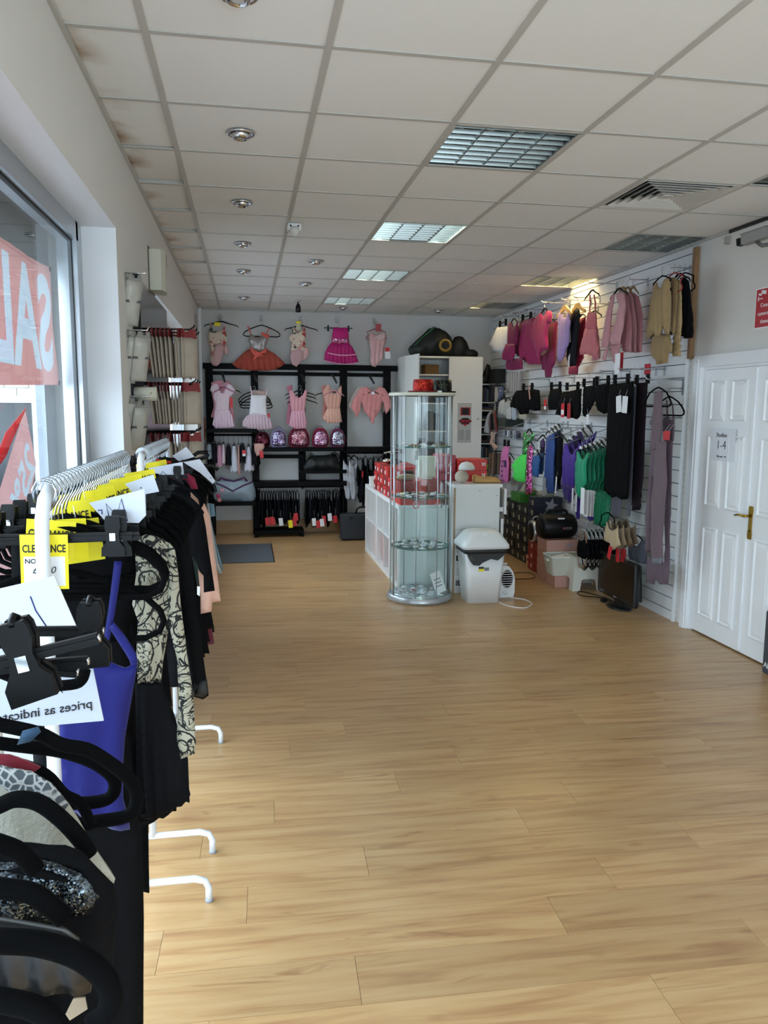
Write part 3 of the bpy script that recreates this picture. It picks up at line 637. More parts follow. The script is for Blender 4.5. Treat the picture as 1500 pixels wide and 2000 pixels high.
def hookrow(ys, x0, x1, z):
    for iy, y in enumerate(ys):
        o = MB().tube([(x0, y, z), (x1 - .03, y, z), (x1 - .005, y, z + .012), (x1, y, z + .025)], .0045, 6).build('display_hook', M_black, None, 'black prong hook, %s of the tights row at height %s' % (ORDS[iy], {2.055: 'one', 1.765: 'two'}.get(z, 'three')), 'hook', 'prong hooks of the tights display')
rows = ((2.055, .268, 10, 'top'), (1.765, .232, 12, 'middle'), (1.49, .26, 11, 'bottom'))
rn = random.Random(5)
for z, h, n, nm in rows:
    hookrow((4.46, 4.66, 4.86), XL + .03, -.27, z)
    for k in range(n):
        x = XL + .05 + k * (.205 / (n - 1)); yy = 4.46 + (.2 * (k % 2) if k > n - 4 else 0)
        packet(x, yy, z + .006, h, .13, rn.uniform(-.1, .1), -.10 + .12 * k / n, 'beige tights packet with red header, %s out from the wall in the %s row' % (ordw(k), nm), 'tights packets in the %s row' % nm)
    packet(-.315 if nm == 'top' else -.30, 4.46, z + .006, h, .13, 1.0, .0, 'outermost tights packet of the %s row, turned to show its face' % nm, 'tights packets in the %s row' % nm)
for k, (x, zt, rz) in enumerate(((-.545, 2.27, .3), (-.515, 2.27, .5), (-.545, 2.0, .25), (-.515, 2.0, .4), (-.485, 2.0, .5), (-.53, 1.68, .35), (-.50, 1.66, .4))):
    packet(x, 4.02, zt, .25, .085, rz + .45, .30, ('inner clear packet of the upper pair beside the window reveal', 'outer clear packet of the upper pair beside the window reveal', 'inner clear packet of the middle trio beside the window reveal', 'central clear packet of the middle trio beside the window reveal', 'outer clear packet of the middle trio beside the window reveal', 'inner clear packet of the lower pair beside the window reveal', 'outer clear packet of the lower pair beside the window reveal')[k], 'long packets beside the window reveal', M_clear, mat('pack_card', '#8d8a84', .6), .014, 'tights_packet', .03, mat('pack_band', '#5a5a5c', .6))
for z in (2.275, 2.005, 1.685): MB().tube([(XL, 4.02, z), (-.47, 4.02, z), (-.46, 4.02, z + .02)], .004, 6).build('wall_hook', M_steel, None, 'chrome wall hook holding long clear packets', 'hook', 'chrome hooks beside the window reveal')
t = thing('paper_roll', 'short cream roll on a bracket below the long packets', 'paper roll', (XL, 4.1, 1.66))
MB().lathe([(.035, 0), (.035, .11)], 16, (XL + .01, 4.12, 1.70), 'X').build('roll', M_cream, t); MB().box(XL, XL + .012, 4.08, 4.16, 1.65, 1.75).build('bracket', M_black, t)

# ================================================================== hangers and garments
M_hook = mat('hanger_wire', '#a4a8ad', .16, 1., .05, 40)
M_flock = mat('black_flock', '#060607', .95, 0, .1, 60, spec=.08)
M_bplas = mat('hanger_black_plastic', '#030304', .45, 0, .05, 40, spec=.25)
M_hwood = mat('pale_wood_hanger', '#c79f62', .45, 0, .12, 20)
def hang_geo(t, f, u, v, kind, wd=.40, mcol=None, hook=True):
    """parts of a hanger whose hook crown is at (u,v) in frame f"""
    g = lambda a, b_, w=0: f(u + a, v + b_, w)
    h = wd / 2
    if hook:
        MB().tube([g(-.016, -.022), g(-.017, -.006), g(-.008, .004), g(.004, .005), g(.014, -.003), g(.015, -.016), g(.006, -.030), g(0, -.042), g(0, -.065)], .0016 if wd < .32 else .0019, 6).build('hook', M_hook, t)
    if kind == 'loop':       # flocked hanger with a trouser bar
        m = mcol or M_flock
        P = [g(0, -.055), g(.05, -.068), g(.12, -.095), g(h - .03, -.135), g(h - .004, -.165), g(h - .008, -.185), g(h - .04, -.195), g(0, -.193), g(-h + .04, -.195), g(-h + .008, -.185), g(-h + .004, -.165), g(-h + .03, -.135), g(-.12, -.095), g(-.05, -.068)]
        MB().tube(P, .0062 if wd > .3 else .005, 6, closed=True).build('frame', m, t)
    elif kind == 'arms':     # plastic shoulder hanger without a bar
        m = mcol or M_bplas
        MB().tube([g(-h, -.125), g(-h + .02, -.105), g(-h * .45, -.082), g(-.02, -.058), g(.02, -.058), g(h * .45, -.082), g(h - .02, -.105), g(h, -.125)], [.004, .006, .007, .009, .009, .007, .006, .004], 6).build('arms', m, t)
    elif kind == 'wood':
        m = mcol or M_hwood
        P = [(u - h, v - .135), (u - h + .02, v - .118), (u - h * .4, v - .078), (u - .03, v - .045), (u + .03, v - .045), (u + h * .4, v - .078), (u + h - .02, v - .118), (u + h, v - .135), (u + h - .012, v - .15), (u + h * .4, v - .112), (u, v - .085), (u - h * .4, v - .112), (u - h + .012, v - .15)]
        MB().prism(P, f, -.008, .008).build('shoulders', m, t)
        MB().tube([g(-h + .02, -.142), g(h - .02, -.142)], .0045, 6).build('bar', m, t)
    elif kind == 'clip':
        m = mcol or M_bplas
        MB().prism([(u - h, v - .075), (u + h, v - .075), (u + h, v - .063), (u - h, v - .063)], f, -.005, .005).build('bar', m, t)
        for s_ in (-1, 1):
            MB().prism([(u + s_ * h * .72 + a, v - .06 + b_) for a, b_ in ((-.010, .024), (.010, .024), (.008, 0), (.012, -.05), (-.012, -.05), (-.008, 0))], f, -.013, .013).build('clip', m, t)
def hanger(f, u, v, kind, label, wd=.40, group=None, mcol=None, w=0.):
    f2 = (lambda a, b_, c: f(a, b_, c + w))
    t = thing('hanger', label, 'hanger', f2(u, v - .2, 0), group); hang_geo(t, f2, u, v, kind, wd, mcol); return t
def garment(name, label, cat, f, parts, group=None, tags=(), base=None):
    """parts: (part name, outline, material, dict of cloth options)"""
    A = [q for p in parts for q in p[1]]; lo = min(A, key=lambda q: q[1]); cu = sum(q[0] for q in A) / len(A)
    t = thing(name, label, cat, base or f(cu, lo[1], parts[0][3].get('w0', 0)), group)
    for nm, poly, m, o in parts: MB().cloth(poly, f, **o).build(nm, m, t)
    for (u, v, w_, h_, m, ww, rot) in tags:
        c, s_ = math.cos(rot), math.sin(rot); P = [(u + a * c - b_ * s_, v + a * s_ + b_ * c) for a, b_ in ((-w_ / 2, -h_), (w_ / 2, -h_), (w_ / 2, 0), (-w_ / 2, 0))]
        MB().prism(P, f, ww - .001, ww + .001).build('swing_tag', m, t)
        MB().tube([f(u, v, ww), f(u + .004, v + .05, ww * .6)], .0008, 4).build('tag_string', M_wh, t)
    return t
M_tagr = mat('tag_red', '#c4222b', .5, 0, .05, 20); M_tagw = mat('tag_white', '#e8e8ea', .6, 0, .03, 20); M_tagy = mat('tag_yellow', '#f4e21a', .5, 0, .03, 10)
def floral(name, base, c1, c2):
    m, nt, b, N, L = nodes(name); tc = N.new('ShaderNodeTexCoord')
    v = N.new('ShaderNodeTexVoronoi'); v.inputs['Scale'].default_value = 26; L.new(tc.outputs['Object'], v.inputs['Vector'])
    r = N.new('ShaderNodeValToRGB'); r.color_ramp.interpolation = 'CONSTANT'; e = r.color_ramp.elements; e[0].position = 0; e[0].color = RGB(base); e[1].position = .45; e[1].color = RGB(c1)
    for p, c in ((.62, base), (.72, c2), (.82, base), (.9, '#4a5a44'), (.94, c1)): q = e.new(p); q.color = RGB(c)
    sp = N.new('ShaderNodeSeparateColor'); L.new(v.outputs['Color'], sp.inputs[0]); L.new(sp.outputs[0], r.inputs['Fac']); L.new(r.outputs[0], b.inputs['Base Color']); b.inputs['Roughness'].default_value = .7; return m
M_flor = floral('floral_jersey', '#dccbb8', '#c98e8a', '#b8453f'); M_florp = floral('floral_pink', '#d8a9a8', '#c88a8e', '#b06068')
def sequin(name, c1, c2, c3, sc=90):
    m, nt, b, N, L = nodes(name); tc = N.new('ShaderNodeTexCoord')
    v = N.new('ShaderNodeTexVoronoi'); v.inputs['Scale'].default_value = sc; L.new(tc.outputs['Object'], v.inputs['Vector'])
    nz = N.new('ShaderNodeTexNoise'); nz.inputs['Scale'].default_value = sc / 9; L.new(tc.outputs['Object'], nz.inputs['Vector'])
    sp = N.new('ShaderNodeSeparateColor'); L.new(v.outputs['Color'], sp.inputs[0])
    mx = N.new('ShaderNodeMath'); mx.operation = 'MULTIPLY_ADD'; mx.inputs[1].default_value = .45; L.new(sp.outputs[0], mx.inputs[0]); L.new(nz.outputs['Fac'], mx.inputs[2])
    r = N.new('ShaderNodeValToRGB'); e = r.color_ramp.elements; e[0].position = .45; e[0].color = RGB(c1); e[1].position = .95; e[1].color = RGB(c3); q = e.new(.7); q.color = RGB(c2)
    L.new(mx.outputs[0], r.inputs['Fac']); L.new(r.outputs[0], b.inputs['Base Color']); b.inputs['Metallic'].default_value = .85; b.inputs['Roughness'].default_value = .22
    # each sequin tilts its own way
    sv = N.new('ShaderNodeVectorMath'); sv.operation = 'SUBTRACT'; sv.inputs[1].default_value = (.5, .5, .5); L.new(v.outputs['Color'], sv.inputs[0])
    sc_ = N.new('ShaderNodeVectorMath'); sc_.operation = 'SCALE'; sc_.inputs['Scale'].default_value = .7; L.new(sv.outputs[0], sc_.inputs[0])
    g = N.new('ShaderNodeNewGeometry'); ad = N.new('ShaderNodeVectorMath'); ad.operation = 'ADD'; L.new(g.outputs['Normal'], ad.inputs[0]); L.new(sc_.outputs[0], ad.inputs[1])
    nn = N.new('ShaderNodeVectorMath'); nn.operation = 'NORMALIZE'; L.new(ad.outputs[0], nn.inputs[0]); L.new(nn.outputs[0], b.inputs['Normal'])
    return m
# ================================================================== black shelving on the back wall
M_rack = mat('black_shelf_metal', '#030304', .6, 0, .1, 50, spec=.12)
sh = thing('shelving_rack', 'black metal wall shelving with slotted uprights and hanging rails', 'shelving', (.68, 10.1, 0))
UPX = (-.45, .11, .705, 1.245, 1.815)
for x, z0, z1 in zip(UPX, (0, 0, .62, 0, .0), (2.16, 2.16, 2.16, 2.16, 2.16)):
    q = MB().box(x - .045, x + .045, 10.06, 10.14, z0, z1)
    q.build('upright', M_rack, sh)
    q = MB()
    for k in range(int((z1 - z0) / .05)): q.box(x - .006, x + .006, 10.055, 10.0605, z0 + .02 + k * .05, z0 + .045 + k * .05)
    q.build('slot_row', mat('slot_dark', '#020203', .9), sh)
MB().box(-.52, 1.945, 10.05, 10.15, 2.105, 2.175).build('top_beam', M_rack, sh); MB().box(-.45, 1.83, 10.04, 10.08, 2.03, 2.075).build('cross_bar', M_rack, sh)
def shelf(x0, x1, z, th=.03, y0=9.80, y1=10.08): return MB().box(x0, x1, y0, y1, z - th, z).box(x0, x1, y0 - .008, y0, z - th - .012, z + .006).build('shelf', M_rack, sh)
def rail(x0, x1, z, y=9.93): return MB().tube([(x0, y, z), (x1, y, z)], .013, 8).build('hanging_rail', M_rack, sh)
shelf(-.49, .13, 1.36); rail(-.49, .12, 1.285); shelf(-.45, .11, .45)
shelf(.11, 1.25, 1.125); MB().box(.11, .72, 9.98, 10.06, .985, 1.03).build('cross_bar', M_rack, sh)
shelf(.66, 1.25, .845); shelf(.09, 1.25, .70, .045); rail(.09, 1.25, .625)
shelf(1.22, 1.86, 1.13, .045); rail(1.22, 1.86, 1.055)
shelf(.08, .70, .085, .03, 9.78, 10.1); MB().box(.08, .12, 9.78, 10.1, .0, .06).build('foot', M_rack, sh); MB().box(.66, .70, 9.78, 10.1, 0, .06).build('foot', M_rack, sh); MB().box(-.47, -.42, 9.80, 10.08, 0, .42).build('leg', M_rack, sh)
for x in UPX[:-1]:
    for z in (1.125, .45 if x < 0 else .70): MB().prism([(9.80, z - .03), (10.08, z - .03), (10.08, z - .12), (9.98, z - .05)], FR((0, 0, 0), (0, 1, 0), (0, 0, 1), (1, 0, 0)), x - .01, x + .01).build('bracket', M_rack, sh)
MB().box(1.80, 1.90, 9.50, 9.53, 1.07, 1.12).box(1.80, 1.84, 9.50, 10.1, 1.08, 1.12).build('side_arm', M_rack, sh)
# ------------------------------------------------------------------ upper row of outfits, hung from wall clips
YU = 10.03; fU = fback(YU)
def wallclip(px_, z0, z1, lab):
    MB().box(px_ - .02, px_ + .02, YB - .02, YB, z0, z1).box(px_ - .006, px_ + .006, YU - .01, YB - .02, z0 + .004, z0 + .016).tube([(px_, YU - .01, z0 + .01), (px_, YU - .03, z0), (px_, YU - .03, z0 + .015)], .004, 6).build('wall_clip', mat('clip_clear', '#b9b7b3', .3), None, lab, 'clip', 'clear wall clips above the back wall outfits')
C1 = [('#dccbb8')]
for ux, lab in ((-.30, 'floral leotard at the window end'), (.21, 'coral tutu dress'), (.70, 'striped floral leotard'), (1.17, 'hot pink dress'), (1.66, 'pink wrap leotard')):
    wallclip(ux, 2.715, 2.79, 'clear wall clip above the ' + lab)
o = dict(t=.02, fold=.006, nf=3)
hanger(fU, -.285, 2.735, 'arms', 'black hanger holding the first floral leotard on the back wall', .42, w=.02)
ob = garment('leotard', 'cream and pink floral leotard hanging nearest the window wall', 'leotard', fU, [('body', [(-0.416,2.598),(-0.437,2.55),(-0.444,2.467),(-0.421,2.398),(-0.416,2.293),(-0.426,2.193),(-0.396,2.143),(-0.349,2.135),(-0.309,2.164),(-0.278,2.243),(-0.248,2.366),(-0.221,2.446),(-0.225,2.524),(-0.241,2.593),(-0.26,2.593),(-0.287,2.566),(-0.331,2.555),(-0.374,2.564),(-0.397,2.598)], M_flor, dict(o, w0=.025)), ('lower_half', [(-0.36,2.399),(-0.299,2.418),(-0.256,2.366),(-0.276,2.243),(-0.309,2.164),(-0.349,2.133),(-0.396,2.141),(-0.417,2.188),(-0.389,2.294)], fab('#cda3a2', .5), dict(o, w0=.038)), ('strap', [(-0.424,2.658),(-0.408,2.657),(-0.401,2.594),(-0.416,2.594)], M_flor, dict(t=.006, fold=0, w0=.03)), ('strap', [(-0.255,2.658),(-0.24,2.658),(-0.241,2.591),(-0.255,2.591)], M_flor, dict(t=.006, fold=0, w0=.03)), ('scrunchie', [(-0.247,2.384),(-0.216,2.389),(-0.203,2.332),(-0.219,2.271),(-0.249,2.279),(-0.255,2.331)], M_florp, dict(t=.03, fold=.004, nf=5, w0=.03)), ('neck_card', [(-0.367,2.664),(-0.293,2.666),(-0.294,2.618),(-0.368,2.616)], M_tagy, dict(t=.002, fold=0, w0=.045))])
hanger(fU, .21, 2.70, 'loop', 'black hanger holding the coral tutu dress on the back wall', .46, w=.02)
fc = fab('#dc5f52', .6); ftu = mat('coral_tulle', '#b04a3a', .8, 0, .15, 20, alpha=.82)
garment('tutu_dress', 'coral tutu dress with silver bodice, satin bow and net skirt', 'dress', fU, [
    ('skirt', [(0.064,2.355),(0.255,2.358),(0.361,2.298),(0.441,2.229),(0.494,2.176),(0.449,2.14),(0.377,2.103),(0.287,2.084),(0.18,2.087),(0.082,2.081),(-0.015,2.093),(-0.103,2.114),(-0.16,2.157),(-0.083,2.238),(-0.012,2.309)], ftu, dict(t=.10, fold=.02, nf=9, w0=.07)),
    ('bodice', [(0.067,2.535),(0.098,2.518),(0.141,2.488),(0.186,2.502),(0.231,2.521),(0.284,2.531),(0.297,2.5),(0.278,2.438),(0.251,2.376),(0.263,2.332),(0.183,2.304),(0.103,2.316),(0.06,2.355),(0.074,2.399),(0.044,2.451)], mat('silver_sequin_cloth', '#9d9390', .35, .5, .25, 60), dict(t=.05, fold=.003, nf=4, w0=.085)),
    ('bow', [(0.051,2.372),(0.113,2.338),(0.174,2.304),(0.237,2.34),(0.268,2.367),(0.259,2.305),(0.2,2.282),(0.236,2.252),(0.182,2.26),(0.137,2.233),(0.093,2.205),(0.116,2.268),(0.077,2.302)], fc, dict(t=.03, fold=.006, nf=5, w0=.135)),
    ('shoulder_bow', [(0.196,2.551),(0.24,2.539),(0.297,2.522),(0.301,2.492),(0.265,2.482),(0.23,2.503),(0.2,2.52)], fc, dict(t=.03, fold=.005, nf=4, w0=.115)),
    ('strap', [(0.029,2.627),(0.045,2.628),(0.082,2.539),(0.067,2.534)], fc, dict(t=.006, fold=0, w0=.07)), ('strap', [(0.294,2.606),(0.307,2.604),(0.275,2.545),(0.262,2.55)], fc, dict(t=.006, fold=0, w0=.07))])
hanger(fU, .70, 2.71, 'arms', 'black hanger holding the striped floral leotard on the back wall', .42, w=.02)
garment('leotard', 'pale floral leotard with striped lower half beside the coral tutu', 'leotard', fU, [
    ('body', [(0.593,2.64),(0.623,2.614),(0.662,2.562),(0.704,2.59),(0.741,2.661),(0.758,2.564),(0.751,2.413),(0.729,2.288),(0.683,2.198),(0.637,2.144),(0.592,2.161),(0.562,2.232),(0.571,2.374),(0.586,2.446),(0.55,2.471),(0.547,2.516),(0.587,2.552)], M_flor, dict(o, w0=.025)),
    ('lower_half', [(0.576,2.339),(0.657,2.358),(0.729,2.333),(0.701,2.216),(0.637,2.14),(0.583,2.165),(0.562,2.241)], fab('#c9a0a4', .5), dict(o, w0=.038, nf=7)), ('side_frill', [(0.739,2.386),(0.784,2.382),(0.796,2.307),(0.765,2.244),(0.71,2.217),(0.72,2.306)], M_florp, dict(t=.02, fold=.006, nf=5, w0=.03)),
    ('neck_card', [(0.635,2.703),(0.698,2.701),(0.695,2.59),(0.637,2.588)], mat('card_cream', '#c9c6a5', .6), dict(t=.002, fold=0, w0=.045)), ('neck_card', [(0.635,2.703),(0.698,2.701),(0.696,2.674),(0.635,2.676)], M_tagy, dict(t=.003, fold=0, w0=.047))])
hanger(fU, 1.17, 2.70, 'clip', 'black clip hanger holding the hot pink dress on the back wall', .36, w=.02)
hp = fab('#c41d78', .55); 
garment('party_dress', 'hot pink sleeveless dress with sequin waist and layered net skirt', 'dress', fU, [
    ('skirt', [(1.075,2.445),(1.185,2.434),(1.296,2.45),(1.351,2.388),(1.397,2.29),(1.425,2.209),(1.351,2.181),(1.259,2.188),(1.148,2.177),(1.056,2.198),(0.983,2.224),(0.992,2.31),(1.029,2.391)], mat('pink_net', '#b81a70', .7, 0, .12, 20), dict(t=.09, fold=.018, nf=9, w0=.06)),
    ('bodice', [(1.103,2.633),(1.14,2.638),(1.195,2.626),(1.25,2.637),(1.282,2.628),(1.296,2.557),(1.3,2.468),(1.305,2.432),(1.185,2.421),(1.075,2.436),(1.089,2.553)], hp, dict(t=.04, fold=.003, nf=4, w0=.07)),
    ('sequin_band', [(1.103,2.508),(1.296,2.512),(1.303,2.445),(1.185,2.425),(1.08,2.445)], sequin('pink_sequins', '#8e2a5c', '#b85a88', '#d8a8c0'), dict(t=.03, fold=.002, nf=5, w0=.082)),
    ('hem_ribbon', [(1.029,2.319),(1.093,2.307),(1.167,2.295),(1.259,2.294),(1.351,2.302),(1.39,2.308),(1.39,2.297),(1.351,2.289),(1.259,2.28),(1.167,2.281),(1.093,2.293),(1.024,2.306)], fab('#e8a3c2', .4), dict(t=.012, fold=.006, nf=6, w0=.118)),
    ('hem_ribbon', [(0.988,2.227),(1.056,2.207),(1.148,2.191),(1.249,2.183),(1.351,2.194),(1.416,2.21),(1.418,2.201),(1.351,2.183),(1.249,2.174),(1.148,2.18),(1.056,2.196),(0.986,2.218)], fab('#e8a3c2', .4), dict(t=.012, fold=.006, nf=6, w0=.10))])
hanger(fU, 1.66, 2.69, 'loop', 'small red hanger holding the pink wrap leotard on the back wall', .27, w=.02, mcol=mat('red_flock', '#8a3038', .8))
garment('leotard', 'shiny pink wrap leotard with red neck card, nearest the cupboard', 'leotard', fU, [
    ('body', [(1.564,2.545),(1.605,2.595),(1.638,2.556),(1.703,2.566),(1.769,2.613),(1.789,2.55),(1.779,2.459),(1.751,2.405),(1.738,2.259),(1.696,2.204),(1.649,2.151),(1.598,2.166),(1.579,2.238),(1.588,2.365),(1.569,2.455)], mat('pink_satin', '#d3a2a4', .32, 0, .15, 15, sheen=.2), dict(o, fold=.01, nf=4, w0=.03)),
    ('wrap_front', [(1.638,2.547),(1.769,2.595),(1.778,2.532),(1.723,2.476),(1.648,2.511)], mat('pink_satin_pale', '#d9b8b6', .3), dict(t=.01, fold=.005, nf=4, w0=.046)), ('neck_card', [(1.645,2.692),(1.717,2.694),(1.714,2.598),(1.645,2.596)], mat('tag_brick', '#b84a4c', .5), dict(t=.002, fold=0, w0=.05))],
    tags=[(1.80, 2.40, .07, .14, M_tagw, .03, .05), (1.80, 2.40, .06, .05, M_tagr, .033, .05)])
# ------------------------------------------------------------------ second row: outfits on angled black arms of the rack
YM = 9.88; fM = fback(YM)
for k, (ux, lab) in enumerate(((-.30, 'white capped dress'), (.09, 'white tutu'), (.68, 'pink dresses'), (1.075, 'peach dresses'), (1.55, 'pink cardigans'))):
    MB().tube([(ux, 10.08, 2.06), (ux + .02, 9.95, 2.03), (ux + .05, 9.82, 1.94)], [.016, .016, .013], 8).build('waterfall_arm', mat('arm_grey', '#2e2e30', .4, .3), None, 'black angled display arm holding the ' + lab, 'display arm', 'angled arms on the shelving rack')
def M2(s): return s
wp = fab('#e0c9d2', .6); pk = fab('#cf8f9c', .6); pk2 = fab('#d99aa4', .6); pch = fab('#d9a394', .6); net = mat('pink_net_skirt', '#d8bcc8', .7, 0, .1, 25, alpha=.85)
oo = dict(t=.03, fold=.008, nf=5)
hanger(fM, -.262, 1.93, 'arms', 'black hanger behind the white capped dress', .40)
hanger(fM, -.262, 1.925, 'arms', 'pink hanger in the neck of the white capped dress', .26, mcol=fab('#a8627a'), w=.05)
garment('ballet_dress', 'older pink dress half hidden behind the white capped dress', 'dress', fM, [('body', [(-0.417,1.929),(-0.339,1.956),(-0.209,1.949),(-0.15,1.88),(-0.178,1.757),(-0.148,1.537),(-0.142,1.395),(-0.28,1.448),(-0.431,1.509),(-0.389,1.65),(-0.415,1.798)], pk, dict(oo, w0=-.02))])
garment('ballet_dress', 'pale pink dress with puffed cap sleeves and V neck', 'dress', fM, [
    ('bodice', [(-0.34,1.899),(-0.327,1.886),(-0.299,1.804),(-0.273,1.8),(-0.232,1.887),(-0.214,1.909),(-0.176,1.844),(-0.196,1.748),(-0.212,1.59),(-0.377,1.589),(-0.371,1.685),(-0.395,1.764),(-0.371,1.842)], wp, dict(oo, w0=.03)),
    ('cap_sleeve', [(-0.34,1.912),(-0.35,1.843),(-0.377,1.777),(-0.432,1.833),(-0.413,1.886),(-0.374,1.912)], wp, dict(t=.04, fold=.004, nf=3, w0=.03)), ('cap_sleeve', [(-0.214,1.918),(-0.167,1.897),(-0.126,1.832),(-0.169,1.774),(-0.196,1.757),(-0.211,1.835)], wp, dict(t=.04, fold=.004, nf=3, w0=.03)),
    ('skirt', [(-0.377,1.597),(-0.207,1.598),(-0.174,1.537),(-0.137,1.391),(-0.221,1.369),(-0.369,1.368),(-0.411,1.413),(-0.392,1.518)], fab('#dfc2d0', .6), dict(t=.06, fold=.014, nf=8, w0=.035))], tags=[([(-0.178,1.748)][0][0], [(-0.178,1.748)][0][1], .035, .12, M_tagr, .03, 0)])
for k, dv in enumerate((0, .05, .1)): hanger(fM, .105 + .01 * k, 1.885 - dv * .7, 'loop', ('backmost', 'middle', 'front')[k] + ' black loop hanger above the white tutu', .40, w=-.03 + .035 * k)
garment('tutu_dress', 'white strappy tutu dress with wide net skirt in the second row', 'dress', fM, [
    ('skirt', [(0.046,1.547),(0.24,1.543),(0.301,1.485),(0.331,1.369),(0.264,1.36),(0.131,1.347),(0.025,1.369),(-0.049,1.396),(-0.044,1.458),(0.001,1.52)], net, dict(t=.10, fold=.012, nf=10, w0=.06)),
    ('bodice', [(0.063,1.781),(0.252,1.778),(0.246,1.689),(0.253,1.53),(0.036,1.533),(0.052,1.67)], fab('#e2dde2', .55), dict(t=.05, fold=.003, nf=3, w0=.06)),
    ('strap', [(0.051,1.89),(0.064,1.891),(0.08,1.776),(0.065,1.772)], wp, dict(t=.006, fold=0, w0=.06)), ('strap', [(0.257,1.849),(0.266,1.849),(0.252,1.769),(0.239,1.773)], wp, dict(t=.006, fold=0, w0=.06)),
    ('mesh_back', [(0.072,1.838),(0.248,1.835),(0.247,1.774),(0.067,1.776)], fab('#b99a94', .8), dict(t=.006, fold=.002, w0=.03))], tags=[(.278, 1.555, .032, .11, M_tagr, .05, -.1)])
for k, dv in enumerate((0, .045, .1)): hanger(fM, .675 + .01 * k, 1.90 - dv, 'arms', ('backmost', 'middle', 'front')[k] + ' black shoulder hanger above the pink dresses', .38, w=-.04 + .04 * k)
garment('ballet_dress', 'dusky pink dress behind the pale V-neck pink dress', 'dress', fM, [('body', [(0.5,1.888),(0.572,1.915),(0.589,1.8),(0.569,1.586),(0.549,1.412),(0.495,1.425),(0.515,1.621),(0.535,1.799)], fab('#b56f84'), dict(oo, w0=-.02))])
garment('ballet_dress', 'sleeveless pink V-neck dress with flared skirt in the second row', 'dress', fM, [
    ('bodice', [(0.535,1.835),(0.571,1.853),(0.606,1.782),(0.656,1.751),(0.705,1.792),(0.729,1.851),(0.759,1.828),(0.741,1.73),(0.721,1.587),(0.56,1.577),(0.543,1.71)], pk2, dict(oo, w0=.05)),
    ('skirt', [(0.56,1.595),(0.722,1.596),(0.756,1.422),(0.729,1.371),(0.603,1.362),(0.522,1.407)], fab('#dba4b6', .6), dict(t=.06, fold=.014, nf=7, w0=.055))])
hanger(fM, 1.05, 1.90, 'arms', 'black shoulder hanger above the peach dresses', .38, w=-.02); hanger(fM, 1.09, 1.90, 'arms', 'pink shoulder hanger above the peach dresses', .26, mcol=pk, w=.06)
garment('ballet_dress', 'rose dress tucked behind the peach gathered dress', 'dress', fM, [('body', [(0.94,1.9),(1.012,1.919),(1.039,1.767),(0.993,1.542),(0.947,1.488),(0.966,1.721)], fab('#bd7a72'), dict(oo, w0=-.01))])
garment('ballet_dress', 'peach dress with gathered V front beside the tall upright', 'dress', fM, [
    ('bodice', [(1.003,1.91),(1.035,1.914),(1.075,1.812),(1.103,1.803),(1.148,1.857),(1.189,1.912),(1.194,1.813),(1.175,1.678),(1.166,1.615),(1.011,1.605),(0.975,1.722),(0.953,1.829)], pch, dict(oo, w0=.04)),
    ('skirt', [(1.007,1.623),(1.171,1.628),(1.193,1.452),(1.093,1.434),(1.001,1.443),(0.947,1.497),(0.975,1.56)], fab('#e0ae9c', .6), dict(t=.05, fold=.012, nf=7, w0=.045))])
hanger(fM, 1.545, 1.905, 'arms', 'dark hanger bunch inside the pink cardigans', .34, w=.0); hanger(fM, 1.585, 1.89, 'arms', 'front hanger with white size cube in the pink cardigan', .34, w=.06)
MB().box(1.565, 1.605, 9.80, 9.83, 1.80, 1.835).build('size_cube', M_tagw, None, 'white size cube on the pink cardigan hanger', 'size cube')
card = [(1.423,1.878),(1.515,1.897),(1.571,1.853),(1.617,1.844),(1.681,1.899),(1.737,1.881),(1.794,1.8),(1.837,1.655),(1.795,1.6),(1.758,1.554),(1.729,1.7),(1.71,1.727),(1.692,1.618),(1.609,1.49),(1.582,1.431),(1.553,1.508),(1.488,1.571),(1.442,1.716),(1.423,1.598),(1.387,1.498),(1.359,1.562),(1.304,1.643),(1.35,1.76)]
garment('cardigan', 'white cardigan hanging behind the pink tie cardigan', 'cardigan', fM, [('body', [(u - .02, v + .015) for u, v in card], fab('#b9aca6'), dict(oo, w0=-.02))])
garment('cardigan', 'pink ballet cardigan with short sleeves tied at the front', 'cardigan', fM, [('body', card, fab('#d88e8e', .8), dict(oo, w0=.05, nf=9, fold=.01)), ('tie', [(1.558,1.599),(1.609,1.599),(1.618,1.545),(1.595,1.435),(1.563,1.431),(1.563,1.526)], fab('#d88e8e', .8), dict(t=.02, fold=.004, w0=.085))])

